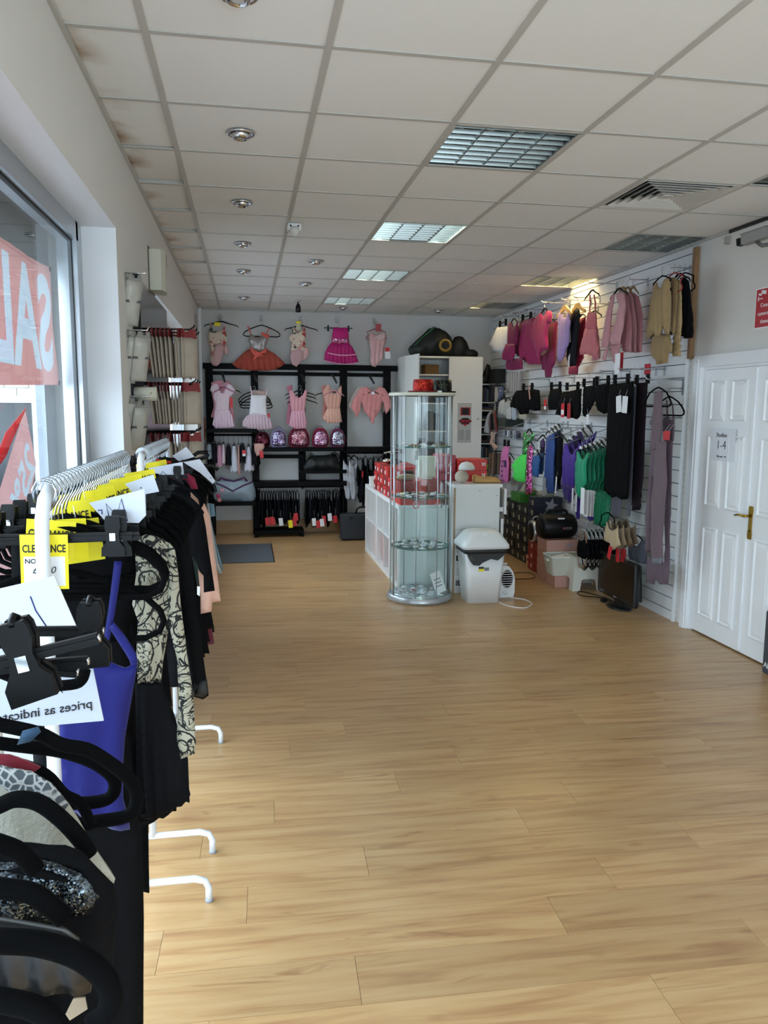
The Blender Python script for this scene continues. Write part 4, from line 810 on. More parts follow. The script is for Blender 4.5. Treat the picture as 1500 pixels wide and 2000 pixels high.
# ================================================================== goods on the back shelving
def seqbag(x, w, h, body, panel, label, y=9.90, split=None):
    z = 1.128; f = fback(y); t = thing('sequin_backpack', label, 'backpack', (x, y, z), 'small backpacks on the back shelf')
    D = lambda s, k=1.: [(x + s * w / 2 * a, z + (.006 if s < 1 else .0) + (h - .012 * (s < 1)) * b_ * (s if s < 1 else 1) + (1 - s) * h * .42) for a, b_ in ((-.72, 0), (.72, 0), (.95, .12), (1., .35), (.92, .62), (.72, .85), (.4, .97), (0, 1), (-.4, .97), (-.72, .85), (-.92, .62), (-1, .35), (-.95, .12))]
    MB().cloth(D(1.), f, .13, .0, 1, .022).build('body', body, t)
    MB().cloth(D(.8), f, .03, .0, 1, .02, w0=.062).build('sequin_panel', panel, t)
    P = [f(u, v, .048) for u, v in D(.93)]; MB().tube(P, .005, 6, closed=True).build('piping', body, t)
    MB().tube([f(x - .03, z + h - .008, 0), f(x - .02, z + h + .018, 0), f(x + .02, z + h + .018, 0), f(x + .03, z + h - .008, 0)], .004, 6).build('grab_loop', body, t)
    for s_ in (-1, 1): MB().tube([f(x + s_ * w * .25, z + h * .92, -.06), f(x + s_ * w * .3, z + h * .5, -.10), f(x + s_ * w * .28, z + .02, -.06)], .008, 6).build('shoulder_strap', body, t)
    return t
S_purple = sequin('purple_sequins', '#4a3560', '#8f7cab', '#d6cfe0', 120); S_pinkmix = sequin('pink_mix_sequins', '#5d1a38', '#b06a80', '#dfc0c4', 120); S_pinkl = sequin('light_pink_sequins', '#8a4f78', '#c78bb4', '#e8cfe2', 120); S_silver = sequin('silver_sequins', '#4a4358', '#a9a4c4', '#e6e6ee', 120); S_burg = sequin('burgundy_sequins', '#3a0d1c', '#5c1c30', '#7a4a58', 120)
seqbag(.20, .19, .20, fab('#5c1428'), S_burg, 'dark burgundy backpack tucked behind the white tutu skirt', 9.96)
seqbag(.40, .215, .245, fab('#8f86a6'), S_purple, 'purple and silver sequin backpack, second from the window end')
seqbag(.655, .27, .26, fab('#7a1a34'), S_pinkmix, 'wide wine red backpack with scattered pink sequins')
seqbag(.925, .215, .25, fab('#8a1c3c'), S_pinkl, 'crimson backpack with glossy pink sequin front')
seqbag(1.145, .19, .245, fab('#6f2a52'), S_silver, 'plum backpack with bright silver sequins beside the upright')
# silver holdall
f = fback(9.92); hb = thing('holdall', 'silver blue holdall with purple trim and charm keyrings', 'bag', (-.17, 9.92, .452))
MB().cloth([(-0.412,0.686),(-0.358,0.721),(-0.235,0.725),(-0.093,0.723),(0.032,0.713),(0.076,0.69),(0.097,0.607),(0.105,0.516),(0.09,0.461),(0.045,0.445),(-0.391,0.452),(-0.421,0.496),(-0.423,0.596)], f, .30, .006, 5, .03).build('body', mat('silver_nylon', '#9fb0bd', .38, .1, .08, 12, .2, bscale=60), hb)
pur = mat('purple_webbing', '#4a2050', .5, 0, .15, 40)
MB().tube([f(u, v, .152) for u, v in [(-0.381,0.695),(-0.298,0.662),(-0.18,0.597),(-0.058,0.659),(0.067,0.708)]], .011, 6).build('trim_band', pur, hb)
for (dw) in (.11, .02): MB().tube([f(u, v, dw) for u, v in [(-0.359,0.717),(-0.323,0.753),(-0.279,0.734),(-0.173,0.711),(-0.093,0.732),(-0.039,0.755),(-0.004,0.709)]], .009, 6).build('handle', pur, hb)
hx, hz = [(-0.307,0.608)][0]; fk = fback(9.75)
MB().cloth([(hx + a * .028, hz + b_ * .028) for a, b_ in ((0, -1.1), (.6, -.5), (1, .15), (.9, .7), (.45, .9), (0, .5), (-.45, .9), (-.9, .7), (-1, .15), (-.6, -.5))], fk, .02, 0, 1, .01).build('heart_charm', fab('#d9a4bc', .4), hb)
for px_, pz_, c in ((260, 1060, '#b84a74'), (275, 1120, '#d88a90')):
    u, v = [(-0.357,0.541)][0] if px_ == 260 else [(-0.345,0.488)][0]
    MB().ell((u, 9.75, v), .03 if px_ == 260 else .027, .02, .03 if px_ == 260 else .027).build('pompom', fab(c, .9), hb)
MB().tube([fk(hx, hz + .02, 0), fk(hx - .01, hz + .08, .0)], .002, 4).build('charm_cord', pur, hb)
# black duffel
f = fback(9.92); db = thing('duffel_bag', 'black duffel bag slumped on the right middle shelf', 'bag', (.95, 9.92, .847))
mb_ = mat('black_nylon', '#060709', .55, 0, .2, 14, .25, bscale=30)
MB().cloth([(0.712,0.805),(0.708,0.884),(0.742,0.95),(0.783,1.008),(0.808,1.028),(0.899,1.025),(0.999,1.027),(1.082,1.048),(1.133,1.039),(1.166,0.947),(1.204,0.847),(1.201,0.798)], f, .24, .008, 4, .03).build('body', mb_, db)
for q in ([(0.771,0.983),(0.804,1.064),(0.841,1.028),(0.858,0.982)], [(1.024,0.998),(1.057,1.056),(1.108,1.068),(1.141,1.047),(1.158,0.981)]): MB().tube([f(u, v, .10) for u, v in q], .010, 6).build('handle', mb_, db)
# small skirts and tutus on the upper left rail
def railgarm(name, label, cat, x, z0, z1, w0, w1, m, group, dep=.17, tg=None, y=9.93, zr=1.285):
    t = thing(name, label, cat, (x, y, z1), group); f = FR((x, y, 0), (1, 0, 0), (0, 0, 1), (0, -1, 0))
    MB().prism([(-w0 / 2, z0 + .01), (w0 / 2, z0 + .01), (w0 / 2 - .004, z0 + .035), (-w0 / 2 + .004, z0 + .035)], f, -.05, .05).tube([(x, y, z0 + .03), (x, y, zr - .02), (x + .004, y - .012, zr + .016), (x, y + .012, zr + .014)], .002, 5).build('clip_hanger', M_bplas, t)
    q = MB(); n = 14
    for dpt in (0,):
        P = []; F = []
        R = 7
        for i in range(R + 1):
            s_ = i / R; zz_ = z0 + .012 + (z1 - z0) * s_; w = w0 + (w1 - w0) * s_ ** .8; d_ = .10 + (dep - .10) * s_
            for k in range(n * 2):
                a = math.pi * k / n; rr = 1 + .12 * s_ * math.sin(k * 3.1)
                P.append((x + w / 2 * math.cos(a) * rr, y + d_ / 2 * math.sin(a) * rr, zz_ + .012 * math.sin(k * 1.7) * s_))
        for i in range(R):
            for k in range(n * 2): l = (k + 1) % (2 * n); F.append((i * 2 * n + k, i * 2 * n + l, (i + 1) * 2 * n + l, (i + 1) * 2 * n + k))
        q.add(P, F, True)
    q.build('skirt', m, t)
    if tg: MB().box(x + tg[0] - .022, x + tg[0] + .022, y - dep / 2 - .012, y - dep / 2 - .010, tg[1] - .07, tg[1]).build('swing_tag', M_tagr, t); MB().box(x + tg[0] - .018, x + tg[0] + .018, y - dep / 2 - .0125, y - dep / 2 - .0122, tg[1] - .075, tg[1] - .045).build('price_label', M_tagw, t)
gw = 'small ballet skirts on the upper rail'
for x, z0, z1, a, b_, c, lab, tg in (
    (-.46, 1.16, .98, .05, .09, '#9fabb8', 'pale blue ballet skirt at the window end of the rail', None), (-.40, 1.17, .93, .05, .10, '#17171c', 'black ballet skirt second on the rail from the window', None),
    (-.335, 1.15, .89, .04, .10, '#c490a4', 'mauve pink ballet skirt between black and white ones', None), (-.285, 1.16, .92, .03, .05, '#dcc4cf', 'thin pale pink ballet skirt on the rail', None),
    (-.225, 1.14, .90, .04, .09, '#16161a', 'black ballet skirt in the middle of the rail', None), (-.155, 1.14, .82, .04, .12, '#c9ccd8', 'long white net skirt with ragged hem', None),
    (-.10, 1.15, .79, .02, .04, '#c99a92', 'peach scarf-like skirt peeping behind the white nets', None), (-.055, 1.15, .93, .05, .09, '#141417', 'black ballet skirt carrying a red and white tag', (.02, 1.10)),
    (.025, 1.13, .83, .03, .13, '#cfcbd8', 'second long white net skirt, right of the red tag', None), (.105, 1.15, .90, .07, .12, '#121215', 'widest black ballet skirt near the upright', None)):
    railgarm('ballet_skirt', lab, 'skirt', x, z0, z1, a, b_, fab(c, .75), gw, tg=tg)
t = garment('ballet_skirt', 'peach skirt with bright red tag at the rail end', 'skirt', fback(9.80), [('skirt', [(0.092,1.18),(0.144,1.184),(0.211,1.184),(0.219,1.139),(0.187,1.059),(0.124,1.024),(0.095,1.095)], fab('#c79c90'), dict(t=.03, fold=.006, nf=5))], gw, tags=[(.175, 1.095, .045, .09, M_tagr, .03, .1)])
# rows of black leotards on the lower rails, planes across the rail
def edgeleo(m, seed, h=.36, wd=.24, th=.022):
    r = random.Random(seed); t = thing('leotard', 'x', 'leotard', (0, 0, 0)); rz = r.uniform(-.25, .25)
    f = FR((0, 0, 0), (math.sin(rz), math.cos(rz), 0), (0, 0, 1), (math.cos(rz), -math.sin(rz), 0))
    a = wd / 2
    MB().cloth([(-a * .7, -.11), (-a * .95, -.2), (-a * .8, -.28), (-a, -.11 - h * .75), (-a * .3, -.11 - h), (a * .3, -.11 - h), (a, -.11 - h * .75), (a * .8, -.28), (a * .95, -.2), (a * .7, -.11), (a * .35, -.17), (-a * .35, -.17)], f, th, .006, 2, .05).build('body', m, t)
    for s_ in (-1, 1): MB().tube([f(s_ * a * .55, -.14, 0), f(s_ * a * .5, -.085, 0)], .004, 5).build('strap', m, t)
    MB().tube([f(0, -.045, 0), f(0, -.02, 0), f(.008, .004, 0), f(.0, .016, 0), f(-.012, .010, 0)], .0018, 5).build('hook', M_hook, t)
    MB().tube([f(-a * .8, -.10, 0), f(-.02, -.05, 0), f(.02, -.05, 0), f(a * .8, -.10, 0)], .005, 5).build('hanger_arms', M_bplas, t)
    return t
blk = [fab('#0d0e13', .7), fab('#14161d', .7), fab('#0a0a0c', .75)]
protos = [edgeleo(blk[k % 3], k, h=.32 + .05 * (k % 3), th=.03) for k in range(4)]
rn = random.Random(21); xs = []
x = .135
while x < .655: xs.append(x); x += rn.uniform(.027, .040)
x = .745
while x < 1.22: xs.append(x); x += rn.uniform(.026, .036)
used = [False] * 4
for i, x in enumerate(xs):
    k = rn.randrange(4); lf = x < .7
    cnt = [x2 < .7 for x2 in xs[:i]].count(lf); lab = 'black leotard seen edge-on, %s along the rail %s' % (ordw(cnt), 'under the empty shelf' if lf else 'under the black duffel bag'); grp = 'black leotards on the lower rail, ' + ('first bay' if lf else 'second bay')
    o = protos[k] if not used[k] else copy_tree(protos[k]); used[k] = True
    o.location = (x, 9.93, .625); o['label'] = lab; o['group'] = grp
    if i % 9 == 4:
        MB().box(x - .003, x + .045, 9.80, 9.802, .62 - .46 - rn.uniform(0, .04), .62 - .36).build('swing_tag', M_tagr, o)
for x, c, zt in ((.41, M_tagw, .24), (.53, M_tagy, .21), (.24, M_tagr, .25), (.31, M_tagr, .25), (.60, M_tagr, .30), (.83, M_tagw, .23), (.88, M_tagr, .20), (.93, M_tagw, .22), (1.10, M_tagr, .26), (1.03, M_tagw, .29)):
    o = MB().obox((x, 9.785, zt - .045), (1, 0, .1), (-.1, 0, 1), (0, 1, 0), .026, .048, .001).build('swing_tag', c, None, {M_tagw: 'white', M_tagy: 'yellow', M_tagr: 'red'}[c] + ' swing tag dangling below the black leotards, %s across' % ordw(sorted((.41, .53, .24, .31, .60, .83, .88, .93, 1.10, 1.03)).index(x)), 'tag', 'loose swing tags under the black leotards')
    MB().tube([(x, 9.785, zt), (x, 9.80, zt + .10)], .0008, 4).build('tag_string', M_wh, o)
# right bay: white leotards then black ones
wl_ = fab('#d6dae6', .6)
for k, (x, dx) in enumerate(((1.285, .0), (1.36, .0))):
    f = FR((x, 9.93, 0), (math.sin(.9), math.cos(.9), 0), (0, 0, 1), (math.cos(.9), -math.sin(.9), 0))
    t = garment('leotard', ('white leotard at the end of the right rail', 'second white leotard with dark bow beside the black ones')[k], 'leotard', f, [('body', [(-.09, .97), (-.10, .8), (-.08, .6), (-.03, .46), (.03, .43), (.07, .55), (.10, .75), (.09, .97), (.05, .92), (0, .88), (-.05, .92)], wl_, dict(t=.05, fold=.01, nf=3))], 'white leotards on the right rail')
    hang_geo(t, f, 0, 1.075, 'arms', .2)
    if k: MB().ell(tuple(f(.06, .82, .03)), .02, .02, .02).build('bow', M_black, t)
xs = [1.41 + .034 * k for k in range(12)]
for i, x in enumerate(xs):
    k = i % 4; o = copy_tree(protos[k]); o.location = (x, 9.93, 1.055 + .0); o['label'] = 'black leotard seen edge-on, %s after the white ones' % ordw(i); o['group'] = 'black leotards on the right rail'; o.scale = (1, 1, 1.0 + .35 * (i in (1, 2, 4, 5)))
MB().box(1.445, 1.462, 9.79, 9.80, .75, .83).build('swing_tag', M_tagr, None, 'small red tag hanging among the black leotards of the right rail', 'tag')
# suitcase, mat
M_case = mat('navy_suitcase', '#1e232c', .5, 0, .08, 20, .15, bscale=150)
t = thing('suitcase', 'dark hard briefcase with loop handle standing on the floor', 'suitcase', (1.40, 9.46, 0))
MB().rbox(1.125, 1.70, 9.38, 9.54, .012, .335, .018).build('shell', M_case, t); MB().box(1.122, 1.703, 9.452, 9.468, .02, .338).build('seam', M_black, t)
MB().tube([(1.32, 9.46, .33), (1.335, 9.46, .385), (1.37, 9.46, .41), (1.45, 9.46, .41), (1.485, 9.46, .385), (1.50, 9.46, .33)], .013, 8).build('handle', M_black, t)
for x in (1.25, 1.57): MB().box(x - .025, x + .025, 9.374, 9.382, .27, .30).build('latch', M_blackmetal, t)
t = MB().rbox(-.50, .265, 8.19, 9.31, 0, .008, .004).build('doormat', mat('grey_ribbed_mat', '#4c5057', .9, 0, .25, 130, .4, bscale=200), None, 'flat grey entrance mat on the laminate floor', 'mat')
MB().box(-.51, .275, 8.18, 9.32, 0, .004).build('rubber_border', M_rubber, t)

# ================================================================== cube shelves and counter
CZ = .77; CX0, CX1 = 1.33, 1.72
def cube_unit(y0, y1, ncol, label):
    t = thing('cube_shelf', label, 'shelf unit', ((CX0 + CX1) / 2, (y0 + y1) / 2, 0), 'white cube shelf units'); o_ = .038
    MB().box(CX0, CX1, y0, y1, CZ - o_, CZ).build('top_panel', M_whitemel, t); MB().box(CX0, CX1, y0, y1, 0, o_).build('bottom_panel', M_whitemel, t)
    MB().box(CX0, CX1, y0, y0 + o_, o_, CZ - o_).build('side_panel', M_whitemel, t); MB().box(CX0, CX1, y1 - o_, y1, o_, CZ - o_).build('side_panel', M_whitemel, t)
    MB().box(CX0 + .01, CX1, y0 + o_, y1 - o_, CZ / 2 - .008, CZ / 2 + .008).build('middle_shelf', M_whitemel, t); MB().box(CX1 - .012, CX1, y0 + o_, y1 - o_, o_, CZ - o_).build('back_panel', M_whitemel, t)
    for k in range(1, ncol): y = y0 + (y1 - y0) * k / ncol; MB().box(CX0 + .01, CX1, y - .008, y + .008, o_, CZ - o_).build('divider', M_whitemel, t)
    return t
cube_unit(7.98, 8.75, 4, 'far white cube shelf unit under the first red shoe boxes'); cube_unit(7.20, 7.97, 2, 'middle white cube shelf unit partly behind the glass cabinet'); cube_unit(6.76, 7.19, 2, 'near white cube shelf unit seen through the glass cabinet')
def carton(name, label, cat, x0, x1, y0, y1, z0, z1, m, group=None, lid=None, lidm=None, lab=None):
    t = thing(name, label, cat, ((x0 + x1) / 2, (y0 + y1) / 2, z0), group)
    MB().box(x0 + .003, x1 - .003, y0 + .003, y1 - .003, z0, z1 - .004).build('box_base', m, t)
    MB().box(x0, x1, y0, y1, z1 - (lid or .035), z1).build('lid', lidm or m, t)
    if lab:
        for (side, c, v, w, h, lm) in lab:
            if side == '-x': MB().box(x0 - .0012, x0 + .001, c - w / 2, c + w / 2, v - h / 2, v + h / 2).build('size_label', lm, t)
            if side == '-y': MB().box(c - w / 2, c + w / 2, y0 - .0012, y0 + .001, v - h / 2, v + h / 2).build('size_label', lm, t)
    return t
cb = mat('box_red', '#c4342c', .45, 0, .06, 8); cbd = mat('box_dark_red', '#8f2420', .5, 0, .06, 8); cpk = mat('box_pink', '#d98f88', .5, 0, .06, 8); corr = mat('box_salmon', '#dc9a80', .5, 0, .06, 8)
# things in the cubes
inc = 'goods in the white cube shelves'
for (y, z, m, h, w, lab) in ((8.60, .395, corr, .19, .08, 'salmon box in the upper far cube'), (8.62, .04, cbd, .26, .05, 'upright dark red box in the lower far cube'), (8.56, .04, cb, .14, .05, 'short red box in the lower far cube'), (8.27, .04, cpk, .22, .09, 'pink box stack in the lower second cube'), (8.14, .04, corr, .25, .07, 'tall salmon box in the lower third cube'), (8.05, .04, cpk, .14, .07, 'low pink box in the lower third cube'), (7.80, .04, cpk, .27, .14, 'pink box in the lower middle unit'), (7.42, .04, cb, .16, .08, 'red box low behind the glass cabinet edge'), (6.93, .395, cbd, .15, .08, 'dark red box in the near unit, upper cube'), (6.92, .04, cb, .17, .09, 'red box in the near unit, lower cube')):
    carton('shoe_box', lab, 'box', CX0 + .05, CX1 - .03, y - w / 2, y + w / 2, z, z + h, m, inc, .03)
t = thing('black_shoe', 'small black shoe lying in the lower far cube', 'shoe', (1.42, 8.40, .04)); MB().ell((1.42, 8.40, .065), .08, .035, .025).build('upper', M_black, t); MB().box(1.35, 1.49, 8.37, 8.43, .039, .046).build('sole', M_rubber, t)
# red boxes on the cube unit, labels facing the window
rl = [None]
def redbox(x0, x1, y0, y1, z0, lab, m=cb, h=.095):
    c = (y0 + y1) / 2
    return carton('shoe_box', lab, 'box', x0, x1, y0, y1, z0, z0 + h, m, 'red shoe boxes on the cube shelves', .03, None, [('-x', c + .03, z0 + .035, .035, .035, M_wh), ('-y', (x0 + x1) / 2 - .06, z0 + .035, .03, .035, M_wh)])
k = 0
for (y0, n) in ((8.06, 3), (7.86, 3), (7.66, 3), (7.46, 3), (7.26, 2), (7.08, 1)):
    for j in range(n):
        redbox(1.345 + .004 * ((j * 7 + k) % 3), 1.69, y0, y0 + .19, CZ + j * .0965, 'red shoe box, %s layer of stack %s from the far end' % (('bottom', 'second', 'top')[j], ('one', 'two', 'three', 'four', 'five', 'six')[k]), cb if (j + k) % 2 else cbd)
    k += 1
carton('white_box', 'small white box standing at the far end of the cube shelves', 'box', 1.35, 1.46, 8.50, 8.62, CZ, CZ + .10, M_whitemel, None, .03)
# sandal and wire stand on the red boxes
t = thing('dance_shoe', 'silver and black strappy shoe on a wire stand on the red boxes', 'shoe', (1.45, 7.75, 1.06))
MB().ell((1.46, 7.72, 1.095), .09, .05, .03).build('upper', M_black, t); MB().ell((1.39, 7.70, 1.105), .045, .04, .025).build('toe', M_steel, t); MB().tube([(1.50, 7.72, 1.062), (1.50, 7.72, 1.16), (1.40, 7.70, 1.19), (1.36, 7.69, 1.18)], .004, 6).tube([(1.36, 7.72, 1.185), (1.46, 7.75, 1.20), (1.56, 7.74, 1.19)], .004, 6).build('wire_stand', M_steel, t)
carton('shoe_box', 'little dark box on top of the red boxes by the glass cabinet', 'box', 1.50, 1.58, 7.27, 7.38, CZ + 2 * .0965, CZ + 2 * .0965 + .07, M_black, None, .02)
# counter behind the cabinet
M_chip = mat('white_chipboard', '#dfe0de', .4, 0, .02, 5); M_edge = mat('chip_edge', '#a58a6a', .7, 0, .2, 60)
ct = thing('counter', 'low white counter end panel seen through the glass cabinet', 'counter', (1.55, 6.85, 0))
MB().box(1.335, 1.775, 6.725, 6.745, 0, .745).build('front_panel', M_chip, ct); MB().box(1.735, 1.775, 6.745, 7.5, 0, .745).build('side_panel', M_chip, ct); MB().box(1.725, 1.78, 6.725, 7.5, .745, .77).build('worktop', M_whitemel, ct)
for y0 in (6.64, 6.84, 7.04):
    pass
for j in range(2):
    for k in range(3): carton('shoe_box', 'red shoe box behind the glass cabinet, %s layer, %s from the left' % (('lower', 'upper')[j], ('first', 'second', 'third')[k]), 'box', 1.345 + k * .125, 1.345 + k * .125 + .12, 6.77, 7.05, CZ + j * .11, CZ + j * .11 + .105, cbd if (j + k) % 2 else cb, 'red shoe boxes behind the glass cabinet', .03)
t = thing('beige_shoe', 'beige soft shoe lying on the red boxes behind the glass', 'shoe', (1.42, 6.86, .985)); MB().ell((1.42, 6.86, 1.015), .10, .045, .03).build('upper', fab('#a08a70'), t); MB().tube([(1.34, 6.84, 1.02), (1.38, 6.825, 1.04), (1.46, 6.825, 1.035)], .004, 5).build('piping', fab('#cdbfa8'), t)
t = thing('till_screen', 'cream back of a till screen behind the glass cabinet', 'screen', (1.60, 6.95, .985)); MB().rbox(1.54, 1.715, 6.93, 6.98, 1.0, 1.20, .01).build('casing', mat('cream_plastic', '#cfcdb8', .5, 0, .03, 8), t); MB().box(1.58, 1.68, 6.935, 6.975, .986, 1.005).build('stand', MATS['cream_plastic'], t)
dk = thing('chest_of_drawers', 'white chipboard chest with drawers pulled slightly open', 'chest', (2.0, 6.85, 0))
MB().box(1.80, 2.205, 6.56, 6.578, 0, .945).build('end_panel', M_chip, dk); MB().box(1.80, 2.205, 7.18, 7.20, 0, .945).build('end_panel', M_chip, dk); MB().box(1.785, 2.225, 6.55, 7.21, .945, .972).build('top', M_whitemel, dk); MB().box(1.80, 1.815, 6.578, 7.18, 0, .945).build('back_panel', M_chip, dk)
MB().box(1.786, 1.80, 6.556, 6.57, 0, .945).build('edge_strip', M_edge, dk); MB().box(1.80, 2.205, 6.5595, 6.5605, .575, .578).build('panel_joint', mat('joint_grey', '#b5b5b2', .6), dk)
for z0, z1, dx in ((.70, .925, .045), (.42, .66, .02), (.06, .38, .005)): MB().box(2.205 + dx, 2.228 + dx, 6.57, 7.19, z0, z1).box(1.85, 2.205 + dx, 6.60, 7.16, z0 + .02, z0 + .06).build('drawer', M_whitemel, dk)
for (x, z) in ((2.18, .87), (2.02, .915)): MB().lathe([(.004, -.001), (.004, .001)], 8, (x, 6.5595, z), 'Y').build('screw_hole', M_black, dk)
# things on the chest
for j in range(2):
    t = carton('shoe_box', ('lower', 'upper')[j] + ' red shoe box with white crossed logo on the chest', 'box', 1.90, 2.165, 6.82, 7.12, .972 + j * .10, 1.07 + j * .10, cb, 'logo shoe boxes on the chest', .04)
    for s_ in (-1, 1): MB().obox((2.13, 6.8185, 1.03 + j * .10), (1, 0, .8 * s_), (-.8 * s_, 0, 1), (0, 1, 0), .016, .0035, .0012).build('logo_stroke', M_wh, t)
for j in range(3):
    carton('shoe_box', 'pinkish red box in the rear stack on the chest, %s' % ('bottom', 'middle', 'top')[j], 'box', 1.74, 1.89, 6.90, 7.19, .975 + j * .078, 1.05 + j * .078, mat('box_rose', '#a8404e', .5), 'rear red boxes on the chest', .03)
t = thing('baby_cap', 'white soft cap on a beige form in front of the red boxes', 'cap', (1.90, 6.70, .972)); MB().ell((1.885, 6.68, 1.03), .065, .06, .058).build('form', fab('#b7aa98'), t); MB().lathe([(.075, -.01), (.07, .02), (.05, .05), (.0, .065)], 18, (1.935, 6.70, 1.10)).build('cap', fab('#d6d4d2'), t); MB().tube([(1.87, 6.64, 1.10), (1.95, 6.625, 1.095), (2.0, 6.66, 1.10)], .006, 6).build('brim', fab('#c3c0bc'), t)
def ballet_shoe(c, rz, m, label, L=.24):
    t = thing('ballet_shoe', label, 'shoe', c, 'tan ballet shoes on the chest'); R = Matrix.Rotation(rz, 3, 'Z')
    P = []; F = []; n = 12; prof = [(-.5, .26, .55), (-.42, .36, .6), (-.25, .38, .42), (0, .40, .34), (.2, .42, .42), (.36, .36, .38), (.46, .22, .26), (.5, .05, .12)]
    for (s_, w, h) in prof:
        for k in range(n):
            a = 2 * math.pi * k / n; v = R @ Vector((s_ * L, math.cos(a) * w * L * .4, 0)); P.append((c[0] + v.x, c[1] + v.y, c[2] + max(0, (math.sin(a) * .5 + .5)) * h * L * .5))
    for i in range(len(prof) - 1):
        for k in range(n): l = (k + 1) % n; F.append((i * n + k, i * n + l, (i + 1) * n + l, (i + 1) * n + k))
    F.append(tuple(range(n - 1, -1, -1)))
    MB().add(P, F, True).build('upper', m, t)
    v = [R @ Vector((s_ * L, o_ * .14 * L, h * L * .5)) for s_, o_, h in ((-.42, 0, .58), (-.25, .7, .45), (.0, .75, .36), (.18, .3, .42), (.2, 0, .44), (.18, -.3, .42), (0, -.75, .36), (-.25, -.7, .45))]
    MB().tube([(c[0] + q.x, c[1] + q.y, c[2] + q.z) for q in v], .0035, 5, closed=True).build('binding', fab('#c59d6a'), t)
tan = mat('tan_canvas', '#b98f57', .7, 0, .1, 30)
ballet_shoe((2.12, 6.66, .972), -.15, tan, 'tan ballet shoe at the front corner of the chest'); ballet_shoe((2.13, 6.755, .972), -.05, tan, 'second tan ballet shoe behind the corner one')
# sheets of symbols on the chest front
pn = MB().box(1.803, 1.905, 6.5575, 6.5592, .06, .555).build('notice_sheet', M_tagw, None, 'tall white sheet with black parking symbols behind the bin', 'notice')
for z, s_ in ((.46, 'P'), (.385, 'o'), (.315, 'P'), (.09, 'D')):
    if s_ != 'o': MB().box(1.815, 1.862, 6.5568, 6.5576, z - .024, z + .024).build('symbol_square', M_ink, pn); text(s_, .045, (1.838, 6.5562, z), (1, 0, 0), (0, 0, 1), M_wh, pn)
    else: MB().lathe([(.013, -.0005), (.017, -.0005), (.017, .0005), (.013, .0005)], 14, (1.84, 6.5568, z - .008), 'Y').box(1.832, 1.838, 6.5565, 6.557, z - .005, z + .025).build('wheelchair_symbol', M_ink, pn)
for k in range(4): MB().box(1.815, 1.885, 6.5570, 6.5576, .16 + k * .018, .163 + k * .018).build('text_line', mat('print_grey', '#77797c', .7), pn)
# ================================================================== round glass cabinet
VC = (1.455, 6.43); VR = .262; VT = 1.762
vt = thing('display_cabinet', 'round glass display cabinet with silver base and glass shelves', 'display cabinet', (VC[0], VC[1], 0))
M_silv = mat('silver_laminate', '#b4b8bb', .3, .6, .04, 30)
MB().lathe([(VR + .016, 0), (VR + .022, .012), (VR + .022, .03), (VR + .012, .042), (VR + .012, .052), (.0, .052)], 48, (VC[0], VC[1], 0)).build('base', M_silv, vt)
MB().lathe([(VR + .012, 0), (VR + .016, .006), (VR + .016, .022), (VR + .008, .028), (0, .028)], 48, (VC[0], VC[1], VT - .028)).lathe([(0, 0), (VR + .012, 0)], 48, (VC[0], VC[1], VT - .028)).build('top', mat('cabinet_top', '#d5d2c4', .4, 0, .02, 8), vt)
MB().lathe([(0, .054), (VR - .02, .054), (VR - .02, .058), (0, .058)], 40, (VC[0], VC[1], 0)).build('base_plate', mat('mirror_plate', '#c9cfd0', .15, .5, .03, 8), vt)
G_cyl = glass('cabinet_glass', (.93, .985, .98)); G_edge = mat('glass_edge', '#5f8d84', .1, 0, .05, 10, alpha=.7)
angs = [20, 110, 200, 290]
for a0 in angs:
    P = []; F = []; n = 14
    for i in range(n + 1):
        a = math.radians(a0 + 1 + 88 * i / n)
        P += [(VC[0] + VR * math.cos(a), VC[1] + VR * math.sin(a), .052), (VC[0] + VR * math.cos(a), VC[1] + VR * math.sin(a), VT - .028)]
    for i in range(n): F.append((2 * i, 2 * i + 2, 2 * i + 3, 2 * i + 1))
    MB().add(P, F, True).build('curved_pane', G_cyl, vt)
for a0 in (20, 110, 160, 200, 290, 340, 250):
    a = math.radians(a0); r = VR if a0 in angs else VR - .006; MB().tube([(VC[0] + r * math.cos(a), VC[1] + r * math.sin(a), .05), (VC[0] + r * math.cos(a), VC[1] + r * math.sin(a), VT - .026)], .0075 if a0 in (200, 340) else .0035, 8).build('post', M_alu, vt)
for z in (1.313, .894, .464):
    MB().lathe([(0, -.003), (VR - .014, -.003), (VR - .014, .003), (0, .003)], 40, (VC[0], VC[1], z)).build('glass_shelf', G_cyl, vt)
    MB().lathe([(VR - .016, -.0035), (VR - .0125, -.0035), (VR - .0125, .0035), (VR - .016, .0035), (VR - .016, -.0035)], 40, (VC[0], VC[1], z)).build('shelf_edge', G_edge, vt)
MB().lathe([(.009, -.012), (.009, 0)], 12, (VC[0] + .215, VC[1] - .15, 1.17), 'Y').build('lock', M_steel, vt)
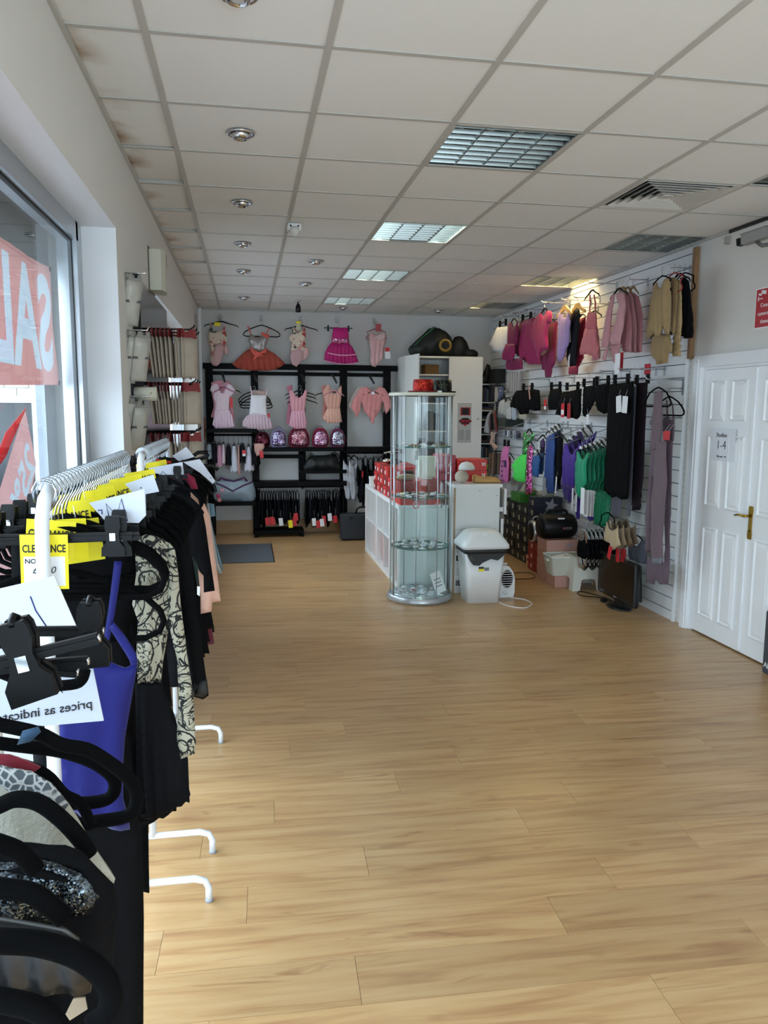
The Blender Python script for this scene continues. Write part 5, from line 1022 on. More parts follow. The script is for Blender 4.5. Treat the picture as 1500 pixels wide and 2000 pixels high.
# jewellery on the glass shelves
jm = [mat('jewel_silver', '#c8ccd0', .15, 1., .1, 50), mat('jewel_gold', '#b99048', .2, 1., .1, 50), mat('jewel_white', '#dfe4e6', .3), mat('jewel_rose', '#b9706a', .3, .3), mat('jewel_dark', '#2c2628', .3)]
rj = random.Random(9)
def jewel(x, y, z, kind, m, lab, grp):
    t = thing('jewellery', lab, 'jewellery', (x, y, z), grp); a = rj.uniform(0, 3.1)
    if kind == 0:
        MB().obox((x, y, z + .0015), (math.cos(a), math.sin(a), 0), (-math.sin(a), math.cos(a), 0), (0, 0, 1), .03, .02, .0012).build('card', jm[2], t); MB().ell((x, y, z + .008), .009, .009, .006, 8, 5).build('stud', m, t)
    elif kind == 1:
        MB().tube([(x + .024 * math.cos(q * .63 + a), y + .024 * math.sin(q * .63 + a), z + .006) for q in range(10)], .004, 5, closed=True).build('band', m, t); MB().ell((x + .024, y, z + .012), .009, .009, .008, 8, 5).build('gem', jm[rj.randrange(4)], t)
    else:
        MB().box(x - .02, x + .02, y - .012, y + .012, z, z + .014).build('cushion', jm[2], t); MB().ell((x, y, z + .018), .008, .008, .006, 8, 5).build('gem', m, t)
for z, nm, n, pal in ((1.317, 'upper', 17, (0, 1, 2, 1)), (.898, 'middle', 22, (0, 2, 4, 3)), (.468, 'lower', 20, (0, 2, 0, 2)), (.058, 'base', 20, (0, 3, 2, 0))):
    for k in range(n):
        r = (VR - .05) * math.sqrt((k + .5) / n); a = k * 2.4; 
        jewel(VC[0] + r * math.cos(a), VC[1] + r * math.sin(a), z, k % 3, jm[pal[k % 4]], 'small jewellery piece on the %s of the round cabinet' % (nm + ' shelf' if nm != 'base' else 'base plate'), 'jewellery on the %s level of the cabinet' % nm)
for (dx, z, w, h, lab) in ((-.10, 1.29, .06, .075, 'white price card hanging from the upper glass shelf'), (.10, 1.30, .05, .035, 'small white card under the upper glass shelf edge')):
    MB().obox((VC[0] + dx, VC[1] - .215, z - h / 2), (1, 0, .05), (-.05, 0, 1), (0, 1, 0), w / 2, h / 2, .0008).build('price_card', M_tagw, None, lab, 'card')
o = MB().obox((VC[0] + .14, VC[1] - .10, .155), (.93, .1, .33), (-.33, 0, .94), (0, 1, 0), .048, .095, .0015).build('price_card', M_tagw, None, 'white price list card leaning on the cabinet base', 'card')
for k in range(3): MB().obox((VC[0] + .14 - .33 * (.03 - k * .03), VC[1] - .1025, .155 + (.03 - k * .03)), (.93, .1, .33), (-.33, 0, .94), (0, 1, 0), .03, .004, .0008).build('writing', MATS['print_grey'], o)
t = thing('necklace', 'pink ring pendant dangling from the middle glass shelf', 'necklace', (VC[0] - .09, VC[1] - .23, .83)); MB().tube([(VC[0] - .09 + .024 * math.cos(q * .52), VC[1] - .232, .845 + .03 * math.sin(q * .52)) for q in range(12)], .006, 6, closed=True).build('ring', jm[3], t); MB().tube([(VC[0] - .09, VC[1] - .232, .875), (VC[0] - .10, VC[1] - .23, 1.25)], .0012, 4).build('chain', jm[0], t)
t = thing('necklace', 'silver star pendant dangling under the middle glass shelf', 'necklace', (VC[0] + .10, VC[1] - .21, .81)); fs = fback(VC[1] - .212)
MB().tube([fs(VC[0] + .10 + (.028 if q % 2 == 0 else .012) * math.sin(q * math.pi / 5), .84 + (.028 if q % 2 == 0 else .012) * math.cos(q * math.pi / 5), 0) for q in range(10)], .0025, 5, closed=True).build('star', jm[0], t); MB().tube([(VC[0] + .10, VC[1] - .212, .868), (VC[0] + .09, VC[1] - .21, 1.24)], .0012, 4).build('chain', jm[0], t)
t = thing('necklace', 'long earring string with pearl drop hanging at the cabinet door', 'necklace', (VC[0] + .19, VC[1] - .16, 1.10)); 
for k in range(5): MB().ell((VC[0] + .20, VC[1] - .155, 1.18 - k * .02), .006, .006, .008, 8, 5).build('bead', jm[(1, 2, 3, 1, 2)[k]], t)
# hats on top
def tophat(cx, cy, r, h, m, brim, label, band=None):
    t = thing('party_hat', label, 'hat', (cx, cy, VT), 'glitter hats on the glass cabinet')
    MB().lathe([(r * .96, .006), (r * .97, .02), (r * 1.0, .05), (r * .93, h), (r * .88, h + .004), (0, h + .002)], 28, (cx, cy, VT)).build('crown', m, t)
    P = [(r * .9, .004), (r * 1.30, .003), (r * 1.36, .012), (r * 1.33, .016), (r * 1.2, .010), (r * .9, .010)]
    MB().lathe(P, 28, (cx, cy, VT), sx=1.08).build('brim', brim, t)
    return t
def glitter(name, c, c2): return sequin(name, c, c, c2, 420)
th_ = tophat(VC[0] - .0, VC[1] - .05, .088, .105, glitter('red_glitter', '#8f1418', '#e05038'), mat('red_brim', '#8a1a1e', .5), 'red glitter party hat on top of the glass cabinet')
MB().lathe([(.125, .001), (.128, .006), (.118, .006)], 24, (VC[0], VC[1] - .05, VT - .0), sx=1.08).build('brim_trim', M_black, th_)
MB().box(VC[0] + .095, VC[0] + .13, VC[1] - .17, VC[1] - .168, VT + .002, VT + .016).build('tag', M_tagw, th_)
tophat(VC[0] + .185, VC[1] + .02, .078, .105, glitter('black_glitter', '#1c1d1a', '#5a5c50'), M_black, 'black glitter party hat beside the red one')
# ================================================================== bin, heater, cables
t = thing('swing_bin', 'white swing bin with domed lid and black collar', 'bin', (1.955, 6.30, 0))
M_binw = mat('bin_white', '#e3e4e4', .4, 0, .02, 6)
def tapered(x0, x1, y0, y1, z0, X0, X1, Y0, Y1, z1, r=.04):
    def ring(a, b_, c, d, z):
        P = []
        for (cx, cy, q0) in ((b_ - r, c + r, -90), (b_ - r, d - r, 0), (a + r, d - r, 90), (a + r, c + r, 180)):
            for k in range(5): q = math.radians(q0 + 22.5 * k); P.append((cx + r * math.cos(q), cy + r * math.sin(q), z))
        return P
    return ring(x0, x1, y0, y1, z0), ring(X0, X1, Y0, Y1, z1)
def loft(rings, caps=True):
    m = MB(); n = len(rings[0]); P = [p for r_ in rings for p in r_]; F = []
    for i in range(len(rings) - 1):
        for k in range(n): l = (k + 1) % n; F.append((i * n + k, i * n + l, (i + 1) * n + l, (i + 1) * n + k))
    if caps: F.append(tuple(range(n - 1, -1, -1))); F.append(tuple((len(rings) - 1) * n + k for k in range(n)))
    return m.add(P, F, True)
b0, b1 = tapered(1.815, 2.10, 6.17, 6.42, 0, 1.785, 2.135, 6.145, 6.45, .455)
loft([b0, b1]).build('body', M_binw, t)
c0, c1 = tapered(1.776, 2.145, 6.136, 6.46, .43, 1.772, 2.15, 6.13, 6.465, .475)
loft([c0, c1]).build('collar', mat('bin_collar', '#26282b', .5), t)
MB().prism([(1.79, .432), (2.13, .432), (2.10, .40), (2.06, .37), (2.0, .385), (1.93, .355), (1.90, .33), (1.85, .335), (1.82, .37)], fback(6.143), 0, .006).build('collar_flap', MATS['bin_collar'], t)
r0, r1 = tapered(1.76, 2.165, 6.12, 6.475, .470, 1.76, 2.165, 6.12, 6.475, .50); _, r2 = tapered(0, 0, 0, 0, 0, 1.79, 2.135, 6.15, 6.445, .545); _, r3 = tapered(0, 0, 0, 0, 0, 1.83, 2.095, 6.19, 6.405, .60)
_, r4 = tapered(0, 0, 0, 0, 0, 1.86, 2.065, 6.21, 6.385, .612); loft([r0, r1, r2, r3, r4]).build('lid', M_binw, t)
MB().ell((1.965, 6.20, .575), .05, .03, .035).build('lid_grip', M_binw, t)
MB().box(1.90, 1.945, 6.150, 6.152, .30, .318).build('sticker', mat('sticker_dark', '#3c3f3c', .6), t); MB().box(1.90, 1.945, 6.150, 6.152, .278, .299).build('sticker', M_tagy, t); MB().box(1.95, 1.99, 6.150, 6.152, .283, .310).build('sticker', MATS['print_grey'], t)
MB().prism([(1.80 + .0, .405), (1.84, .41), (1.85, .38), (1.82, .37)], fback(6.137), 0, .003).build('collar_emblem', MATS['sticker_dark'], t)
t = thing('fan_heater', 'white upright fan heater with round grille beside the bin', 'heater', (2.21, 6.36, 0))
hw = [(2.145, 0), (2.275, 0), (2.285, .04), (2.285, .16), (2.27, .22), (2.235, .27), (2.19, .285), (2.155, .27), (2.145, .2)]
MB().prism(hw, fback(6.40), -.04, .07).build('body', M_binw, t); MB().lathe([(.0, .0), (.058, .0), (.062, -.006), (.066, .0)], 24, (2.215, 6.328, .165), 'Y', sx=.8, sy=1.25).build('grille', mat('grille_silver', '#8b8c8c', .5), t)
for k in range(7): MB().box(2.172, 2.258, 6.318, 6.322, .105 + k * .02, .110 + k * .02).build('grille_bar', M_binw, t)
MB().lathe([(.018, -.012), (.018, 0)], 14, (2.20, 6.33, .045), 'Y').build('dial', M_tagw, t); MB().tube([(2.165, 6.38, .27), (2.18, 6.36, .295), (2.22, 6.36, .295)], .008, 6).build('handle', M_binw, t)
def cable(label, pts, r, m):
    P = []
    for i in range(len(pts) - 1):
        for k in range(8):
            p0 = pts[max(i - 1, 0)]; p1 = pts[i]; p2 = pts[i + 1]; p3 = pts[min(i + 2, len(pts) - 1)]; s_ = k / 8
            P.append(tuple(.5 * ((2 * p1[j]) + (-p0[j] + p2[j]) * s_ + (2 * p0[j] - 5 * p1[j] + 4 * p2[j] - p3[j]) * s_ ** 2 + (-p0[j] + 3 * p1[j] - 3 * p2[j] + p3[j]) * s_ ** 3) for j in range(2)) + (r,))
    P.append((pts[-1][0], pts[-1][1], r))
    return MB().tube(P, r, 6).build('power_cable', m, None, label, 'cable')
cable('white cable looping on the floor from the fan heater', [(2.098,6.252),(2.096,6.11),(2.148,6),(2.242,5.952),(2.349,6.072),(2.339,6.215),(2.253,6.302),(2.199,6.347)], .004, M_tagw)
cable('dark brown cable looping out beside the black shoe boxes', [(2.608,7.268),(2.703,7.279),(2.777,7.219),(2.761,7.079),(2.679,6.998),(2.523,6.999)], .0045, mat('brown_cable', '#38211a', .5))

# ================================================================== tall cupboard and bookshelf in the far corner
cu = thing('cupboard', 'tall white two-door cupboard with one door ajar', 'cupboard', (2.46, 9.85, 0))
CBX0, CBX1, CBY, CBZ = 1.96, 2.95, 9.60, 2.255
MB().box(CBX0, CBX0 + .018, CBY, 10.12, 0, CBZ).build('side_panel', M_whitemel, cu); MB().box(CBX1 - .018, CBX1, CBY, 10.12, 0, CBZ).build('side_panel', M_whitemel, cu)
MB().box(CBX0, CBX1, CBY, 10.12, CBZ, CBZ + .022).build('top_panel', M_whitemel, cu); MB().box(CBX0 + .018, CBX1 - .018, 10.10, 10.12, 0, CBZ).build('back_panel', M_whitemel, cu)
for z in (2.055, 1.70, 1.35, 1.0, .6, .25, .05): MB().box(CBX0 + .018, CBX1 - .018, CBY + .02, 10.10, z - .018, z).build('shelf', M_whitemel, cu)
d1 = MB().box(2.515, CBX1 + .003, CBY - .02, CBY - .001, .06, CBZ + .015).build('door', M_whitemel, cu); MB().lathe([(.008, -.02), (.012, -.016), (.006, 0)], 12, (2.56, CBY - .022, 1.80), 'Y').build('knob', M_alu, d1); MB().lathe([(.008, -.02), (.012, -.016), (.006, 0)], 12, (2.90, CBY - .022, 1.50), 'Y').build('knob', M_alu, d1)
oa = math.radians(83); ux, uy = math.cos(oa), -math.sin(oa)
d2 = MB().obox((CBX0 + ux * .245, CBY - .004 + uy * .245, (.06 + CBZ + .015) / 2), (ux, uy, 0), (0, 0, 1), (uy, -ux, 0), .245, (CBZ - .045) / 2, .009).build('door', M_whitemel, cu)
carton('storage_box', 'brown cardboard box on the top shelf inside the cupboard', 'box', 2.24, 2.42, 9.72, 9.95, 2.055, 2.18, mat('cardboard', '#7d5c30', .8, 0, .1, 10), None, .03)
carton('storage_box', 'black box on the second shelf inside the cupboard', 'box', 2.22, 2.50, 9.70, 9.95, 1.70, 1.95, M_black, None, .03)
for k, (x, z, h) in enumerate(((2.30, 1.35, .24), (2.38, 1.35, .22), (2.20, 1.0, .25), (2.32, 1.0, .2))): MB().box(x, x + .05, 9.68, 9.92, z, z + h).build('ring_binder', (mat('binder_grey', '#6e7076', .6), mat('binder_black', '#1e1e20', .6))[k % 2], None, ('grey', 'black')[k % 2] + ' ring binder inside the cupboard, ' + ('upper' if z > 1.2 else 'lower') + ' shelf', 'binder')
po = MB().box(2.635, 2.815, CBY - .0225, CBY - .0205, 1.20, 1.70).build('poster', mat('poster_paper', '#b9b9b7', .7, 0, .03, 6), None, 'christmas poster with black and red print on the cupboard door', 'poster')
PU, PV = (1, 0, 0), (0, 0, 1); py_ = CBY - .0235
MB().box(2.67, 2.80, py_, py_ + .001, 1.545, 1.645).build('photo_frame', mat('print_red', '#a8262c', .6), po); MB().box(2.69, 2.78, py_ - .0008, py_, 1.555, 1.635).build('photo', M_ink, po)
text('XMAS', .055, (2.735, py_ - .001, 1.47), PU, PV, MATS['print_red'], po, bold=.002)
MB().prism([(2.735 + .09 * math.sin(k * .524) * (1 if k % 2 else .72), 1.47 + .045 * math.cos(k * .524)) for k in range(12)], fback(py_ + .0005), -.0005, .0006).build('holly_print', M_ink, po)
MB().prism([(2.70, 1.44), (2.77, 1.44), (2.735, 1.405)], fback(py_), 0, .001).build('ribbon_print', MATS['print_red'], po)
for k in range(8): MB().box(2.65, 2.72 if k % 2 else 2.73, py_, py_ + .001, 1.24 + k * .016, 1.246 + k * .016).box(2.745, 2.80, py_, py_ + .001, 1.24 + k * .016, 1.246 + k * .016).build('text_line', MATS['print_grey'], po)
MB().box(2.655, 2.81, CBY - .0225, CBY - .0205, 1.706, 1.716).build('tape_strip', M_tagw, po)
# dark bags on the cupboard
gb = mat('dark_green_nylon', '#0a1210', .6, 0, .3, 8, .3, bscale=20)
f = fback(9.80)
t = thing('kit_bag', 'large dark green bag with round gold crest on the cupboard', 'bag', (2.35, 9.80, 2.28))
MB().cloth([(2.031,2.368),(2.05,2.399),(2.141,2.484),(2.235,2.57),(2.298,2.632),(2.362,2.645),(2.434,2.639),(2.523,2.599),(2.589,2.532),(2.623,2.448),(2.626,2.286),(2.079,2.277),(2.039,2.33)], f, .40, .012, 4, .035).build('body', gb, t)
MB().cloth([(2.07,2.407),(2.157,2.492),(2.259,2.582),(2.314,2.639),(2.366,2.645),(2.299,2.587),(2.18,2.493),(2.11,2.415)], f, .03, .004, 2, .02, w0=.12).build('green_panel', mat('green_nylon', '#1f5a36', .5, 0, .2, 10), t)
ex, ez = [(2.465,2.411)][0]; fe = fback(9.60); gold = mat('gold_thread', '#8a6d22', .5, .2, .3, 60)
MB().tube([fe(ex + .068 * math.cos(q * .35), ez + .066 * math.sin(q * .35), 0) for q in range(18)], .017, 6, closed=True).build('crest_ring', gold, t)
MB().prism([(ex + a * .05, ez + b_ * .05) for a, b_ in ((-1, .55), (-.35, .3), (0, .75), (.35, .3), (1, .55), (.5, -.1), (.25, -.7), (0, -.9), (-.25, -.7), (-.5, -.1))], fe, -.004, .004).build('crest_eagle', M_black, t)
MB().prism([(ex - .06, ez - .06), (ex + .06, ez - .06), (ex + .065, ez + .06), (ex - .065, ez + .06)], fe, -.012, -.005).build('crest_backing', gb, t)
t = thing('kit_bag', 'smaller black domed bag beside the crested one on the cupboard', 'bag', (2.80, 9.85, 2.28))
MB().cloth([(2.614,2.476),(2.654,2.538),(2.702,2.553),(2.759,2.544),(2.818,2.48),(2.853,2.387),(2.915,2.387),(2.961,2.358),(2.97,2.327),(2.958,2.292),(2.618,2.286)], fback(9.86), .36, .01, 3, .035).build('body', mat('black_bag', '#08080a', .6, 0, .3, 8, .3, bscale=20), t)
# bookshelf
bs = thing('bookshelf', 'narrow white bookshelf with dark books beside the cupboard', 'bookshelf', (3.1, 9.97, .9))
BX0, BX1, BY0, BY1 = 2.99, 3.215, 9.82, 10.12
MB().box(BX0, BX0 + .016, BY0, BY1, .90, 1.95).build('side_panel', M_whitemel, bs); MB().box(BX1 - .016, BX1, BY0, BY1, .90, 1.95).build('side_panel', M_whitemel, bs); MB().box(BX0, BX1, BY1 - .01, BY1, .9, 1.95).build('back_panel', M_black, bs)
for z in (1.95, 1.715, 1.61, 1.49, 1.395, 1.30, 1.18, .99): MB().box(BX0, BX1, BY0, BY1 - .01, z - .014, z).build('shelf', M_whitemel, bs)
for x in (BX0 + .008, BX1 - .008): MB().box(x - .008, x + .008, BY0 + .1, BY0 + .12, 0, .9).build('leg', M_whitemel, bs)
cols = ['#23262e', '#4a3326', '#2c3a58', '#5d6a78', '#1d2a3c', '#6a5a44', '#20242c', '#3a4a60']; nz_ = ['charcoal', 'brown', 'navy', 'grey', 'dark blue', 'tan', 'black', 'slate blue']
for k in range(6): MB().box(BX0 + .022 + k * .028, BX0 + .045 + k * .028, BY0 + .02, BY0 + .20, 1.716, 1.716 + .17 + .012 * (k % 3)).build('book', mat('book_%d' % k, cols[k], .6, 0, .1, 30), None, nz_[k] + ' upright book on the top shelf of the bookshelf', 'book', 'upright books in the bookshelf')
for k in range(6): MB().box(BX0 + .022 + k * .028, BX0 + .045 + k * .028, BY0 + .02, BY0 + .20, .992, .992 + .13 + .012 * (k % 3)).build('book', mat('book_%d' % ((k + 2) % 8), cols[(k + 2) % 8], .6, 0, .1, 30), None, nz_[(k + 2) % 8] + ' upright book on the bottom shelf of the bookshelf', 'book', 'upright books in the bookshelf')
for z in (1.611, 1.491, 1.396, 1.301, 1.181):
    for k in range(2): MB().box(BX0 + .025 + .01 * k, BX1 - .04, BY0 + .02, BY0 + .18, z + .022 * k, z + .020 + .022 * k).build('book', mat('book_%d' % ((k * 3 + int(z * 100)) % 6), cols[(k * 3 + int(z * 100)) % 6], .6, 0, .1, 30), None, 'dark book lying flat, %s of two on the %s bookshelf level' % (('lower', 'upper')[k], {1.611: 'second', 1.491: 'third', 1.396: 'fourth', 1.301: 'fifth'}.get(z, 'sixth')), 'book', 'flat books in the bookshelf')
t = thing('black_boot', 'pointed black shape leaning on top of the bookshelf', 'hat', (3.08, 9.95, 1.951)); MB().cloth([(2.99, 1.952), (3.19, 1.952), (3.19, 2.10), (3.16, 2.20), (3.12, 2.21), (3.07, 2.08)], fback(9.95), .16, .004, 2, .03).build('body', M_black, t)
MB().box(3.10, 3.24, 9.55, 9.80, 1.955, 2.13).build('speaker_box', mat('speaker_black', '#0c0c0d', .7), None, 'black box speaker on the slatwall beside the bookshelf', 'speaker')
carton('games_box', 'dark patterned box on the slatwall shelf beside the books', 'box', 3.06, 3.2, 9.50, 9.60, 1.72, 1.93, mat('dark_pattern', '#26262c', .6, 0, .6, 40), None, .04)
t = garment('costume', 'blue and cream costume hanging next to the dark patterned box', 'costume', fright(3.06), [('body', [(9.335,1.895),(9.115,1.901),(9.064,1.865),(9.081,1.789),(9.149,1.729),(9.345,1.707),(9.328,1.808)], fab('#4a5478'), dict(t=.03, fold=.006, nf=3)), ('front', [(9.335,1.895),(9.261,1.897),(9.192,1.806),(9.246,1.714),(9.34,1.706)], fab('#a39c94'), dict(t=.01, fold=.003, w0=.02))])
t = garment('waistcoat', 'small brown and red waistcoat with white sleeve on a hook', 'waistcoat', fright(3.02), [('body', [(9.444,1.587),(9.343,1.62),(9.24,1.604),(9.181,1.496),(9.133,1.357),(9.451,1.347),(9.515,1.49)], fab('#5d4740'), dict(t=.03, fold=.006, nf=4)), ('sleeve', [(9.368,1.612),(9.519,1.547),(9.593,1.457),(9.65,1.324),(9.449,1.323),(9.473,1.459)], fab('#a9aab0'), dict(t=.03, fold=.005, w0=.01)), ('red_edge', [(9.239,1.597),(9.201,1.589),(9.108,1.358),(9.157,1.352)], fab('#7a2328'), dict(t=.02, fold=0, w0=.012)), ('dark_front', [(9.364,1.564),(9.275,1.573),(9.222,1.386),(9.348,1.366)], fab('#16181c'), dict(t=.01, fold=.002, w0=.022))])
garment('tights', 'peach footless tights bent in a zigzag below the waistcoat', 'tights', fright(3.02), [('leg', [(9.424,1.344),(9.182,1.348),(9.311,1.224),(9.105,1.171),(9.214,1.125),(9.439,1.199),(9.38,1.277)], fab('#c6a08e'), dict(t=.02, fold=.003))])
garment('drawstring_bag', 'bright green drawstring bag with black ribbon behind the shoes', 'bag', fback(9.4), [('body', [(2.906,0.899),(2.939,0.907),(2.997,0.939),(3.011,0.915),(2.995,0.882),(3.001,0.793),(2.909,0.786),(2.899,0.851)], fab('#4fae3c', .6), dict(t=.08, fold=.008, nf=4)), ('ribbon', [(2.93,0.947),(2.951,0.947),(2.961,0.899),(2.979,0.85),(2.967,0.818),(2.945,0.867),(2.937,0.826),(2.928,0.875)], M_black, dict(t=.02, fold=0, w0=.05))])
for k in range(5): garment('tights', 'brown tights folded over the low rail, %s from the green bag' % ('first', 'second', 'third', 'fourth', 'fifth')[k], 'tights', fback(9.35), [('legs', [(2.985 + k * .04, 1.08), (3.02 + k * .04, 1.08), (3.018 + k * .04, .82), (2.988 + k * .04, .80)], fab(('#6b5244', '#8a6a58', '#4a3a32', '#7d6656', '#5a4438')[k]), dict(t=.03, fold=.004, nf=2))], 'brown tights on the low rail')
MB().tube([(2.96, 9.35, 1.10), (3.24, 9.35, 1.10)], .008, 6).build('low_rail', M_blackmetal, None, 'short black rail carrying brown tights', 'rail')
# ================================================================== slatwall arms and garments
def arm(y, z, L=.30, drop=0., label='', kind='chrome'):
    t = thing('slatwall_arm', label, 'display arm', (SX, y, z), 'chrome slatwall arms')
    MB().box(SX - .006, SX, y - .012, y + .012, z - .05, z + .02).build('bracket', M_alu, t)
    MB().tube([(SX - .004, y, z), (SX - L, y, z - drop), (SX - L - .008, y, z - drop + .016)], .005, 6).build('prong', M_steel, t)
    return t
ARMS = []
OFF = {'arms': .085, 'loop': .08, 'wood': .085, 'clip': .10}
def hookpos(parts, kind):
    A = [q for pp in parts for q in pp[1]]; zt_ = max(q[1] for q in A); h_ = zt_ - min(q[1] for q in A)
    T_ = [q[0] for q in A if q[1] > zt_ - max(.05, .12 * h_)]
    return (min(T_) + max(T_)) / 2, zt_ + OFF[kind]
def need_arm(y, z, X, what):
    for (a_, b_) in ARMS:
        if abs(a_ - y) < .09 and abs(b_ - z) < .05: return
    ARMS.append((y, z)); arm(max(y, SY0 + .05), z + .006, SX - X + .03, 0, 'chrome slatwall arm of the ' + what)
def short(s, n=9):
    w = s.split()[:n]
    while w[-1] in ('with', 'the', 'a', 'on', 'in', 'of', 'and', 'by', 'next', 'from', 'to', 'below', 'above', 'beside', 'behind', 'at', 'its', 'their', 'pale', 'two', 'red', 'big', 'between', 'hanging', 'as', 'white', 'black'): w.pop()
    return ' '.join(w)
def G(name, label, cat, X, parts, group=None, tags=(), hg=None, gl=None, hw=.30, kind='arms'):
    """garment facing the room on the slatwall, with its hanger and arm; hg = (_, _, kind, material)"""
    f = fright(X)
    g = garment(name, label, cat, f, parts, group, tags)
    if hg is False: return g
    k_ = hg[2] if hg else kind
    u, v = hookpos(parts, k_)
    hanger(f, u, v, k_, gl or ('black hanger of the ' + short(label)), hw, None, hg[3] if hg and len(hg) > 3 else None)
    need_arm(u, v, X, short(label, 8))
    return g
mag = fab('#8c1450', .6); mag2 = fab('#7a1046', .65); mag3 = fab('#9c1a58', .5); D = dict(t=.035, fold=.008, nf=5)
G('skirt', 'white short skirts bunched on clip hangers in the far corner', 'skirt', 3.05, [('skirt', [(9.327,2.622),(8.928,2.587),(8.881,2.485),(9.012,2.293),(9.123,2.287),(9.4,2.339),(9.535,2.395),(9.65,2.431)], fab('#c4c7d2', .7), dict(t=.05, fold=.016, nf=7))], hg=(9.30, 2.40, 'clip'), gl='black clip hanger holding the white short skirts', hw=.30)
G('dress', 'magenta layered dress next to the white skirts', 'dress', 3.0, [('bodice', [(8.748,2.614),(8.654,2.613),(8.555,2.54),(8.435,2.599),(8.409,2.502),(8.438,2.326),(8.764,2.35),(8.75,2.534)], mag2, dict(D, w0=.01)), ('upper_tier', [(8.766,2.375),(8.44,2.35),(8.462,2.292),(8.506,2.174),(8.673,2.177),(8.888,2.208),(8.819,2.317)], mag, dict(D, w0=.03, nf=6, fold=.014)), ('lower_tier', [(8.79,2.209),(8.489,2.191),(8.269,2.19),(8.267,2.066),(8.607,2.066),(8.839,2.089)], mag2, dict(D, fold=.014, nf=6))], hg=(8.72, 2.42, 'arms'), gl='black hanger with white size cube in the magenta layered dress', hw=.3)
G('skirt', 'magenta chiffon skirts on clips, middle of the magenta group', 'skirt', 3.05, [('skirt', [(8.557,2.607),(8.081,2.603),(7.994,2.521),(7.832,2.094),(8.168,2.109),(8.396,2.174),(8.673,2.264),(8.567,2.518)], mag3, dict(t=.05, fold=.016, nf=7))], hg=(8.02, 2.46, 'clip'), gl='black clip hanger holding the magenta chiffon skirts', hw=.34)
G('blouse', 'magenta short-sleeved blouse nearest the lilac leotard', 'top', 2.98, [('body', [(7.804,2.593),(7.714,2.605),(7.649,2.549),(7.573,2.605),(7.465,2.597),(7.486,2.51),(7.53,2.365),(7.488,2.223),(7.663,2.21),(7.731,2.118),(7.801,2.217),(7.971,2.353),(7.938,2.524)], mag3, dict(D)), ('sleeve', [(7.509,2.602),(7.415,2.581),(7.397,2.537),(7.412,2.476),(7.512,2.481),(7.53,2.525)], mag3, dict(t=.04, fold=.004, w0=.01))], hg=(7.52, 2.50, 'arms'), gl='black hanger inside the magenta short-sleeved top', hw=.3)
G('leotard', 'dark magenta leotard with navy tag behind the short-sleeved top', 'leotard', 3.08, [('body', [(7.778,2.499),(7.661,2.498),(7.519,2.505),(7.532,2.26),(7.546,2.104),(7.625,2.032),(7.626,1.958),(7.774,1.96),(7.796,2.034),(7.904,2.044),(7.901,2.186),(7.71,2.24)], mag2, dict(D))], tags=[([(7.665,2.472)][0][0], [(7.665,2.472)][0][1], .04, .13, mat('tag_navy', '#20265c', .5), .05, 0), ([(7.666,2.396)][0][0], [(7.666,2.396)][0][1], .035, .06, M_tagw, .052, 0)])
G('leotard', 'lilac tank leotard on a pale wooden hanger', 'leotard', 2.98, [('body', [(7.238,2.555),(7.192,2.564),(7.132,2.497),(7.054,2.489),(7.016,2.561),(6.978,2.551),(6.986,2.475),(6.953,2.437),(6.981,2.345),(7,2.228),(7.083,2.138),(7.132,2.086),(7.227,2.091),(7.25,2.247),(7.242,2.418),(7.264,2.493)], fab('#9b82b8', .5), dict(D, nf=4))], hg=([(7.055,2.661)][0][0], [(7.057,2.679)][0][1], 'wood'), gl='pale wooden hanger holding the lilac tank leotard', hw=.36)
G('leotard', 'black leotard with white stripes beside the lilac one', 'leotard', 3.03, [('body', [(7.081,2.493),(6.969,2.563),(6.896,2.548),(6.863,2.492),(6.886,2.443),(6.908,2.222),(6.92,2.036),(7.038,2.033),(7.137,2.124),(7.117,2.238),(7.102,2.393)], fab('#0e0f16', .6), dict(D)), ('white_stripe', [(7.062,2.372),(7.025,2.371),(7.006,2.253),(7.044,2.256)], fab('#c9c4c0', .6), dict(t=.01, fold=0, w0=.022)), ('white_stripe', [(7.039,2.124),(6.997,2.151),(7.005,2.08),(7,2.028),(7.045,2.027),(7.042,2.076)], fab('#c9c4c0', .6), dict(t=.01, fold=0, w0=.026))], hg=([(6.994,2.666)][0][0], [(6.994,2.672)][0][1], 'wood'), gl='pale wooden hanger holding the black striped leotard', hw=.36)
G('leotard', 'crimson leotard with wide red hem behind the black striped one', 'leotard', 3.10, [('body', [(7.032,2.472),(6.904,2.481),(6.902,2.387),(6.908,2.223),(6.918,2.112),(6.978,2.061),(7.032,2.016),(7.079,2.042),(7.083,2.236),(7.068,2.392)], fab('#a01c3e', .5), dict(D)), ('lower_panel', [(7.239,2.047),(7.02,2.039),(7.027,1.961),(7.24,1.966)], fab('#8a1238', .6), dict(t=.02, fold=.003))])
G('dress', 'salmon pink strappy dress lit by the warm ceiling light', 'dress', 3.02, [('bodice', [(6.675,2.488),(6.636,2.5),(6.581,2.477),(6.516,2.475),(6.498,2.423),(6.494,2.324),(6.715,2.344),(6.695,2.422)], fab('#c96a70', .6), dict(D)), ('skirt', [(6.716,2.356),(6.495,2.335),(6.467,2.244),(6.413,2.074),(6.531,2.098),(6.667,2.124),(6.813,2.13),(6.772,2.223)], fab('#c9757a', .6), dict(t=.06, fold=.016, nf=7)), ('strap', [(6.663,2.644),(6.636,2.64),(6.623,2.577),(6.635,2.494),(6.659,2.497),(6.649,2.575)], fab('#a8555a'), dict(t=.01, fold=0)), ('strap', [(6.583,2.633),(6.554,2.629),(6.516,2.547),(6.513,2.48),(6.536,2.483),(6.546,2.55)], fab('#a8555a'), dict(t=.01, fold=0))])
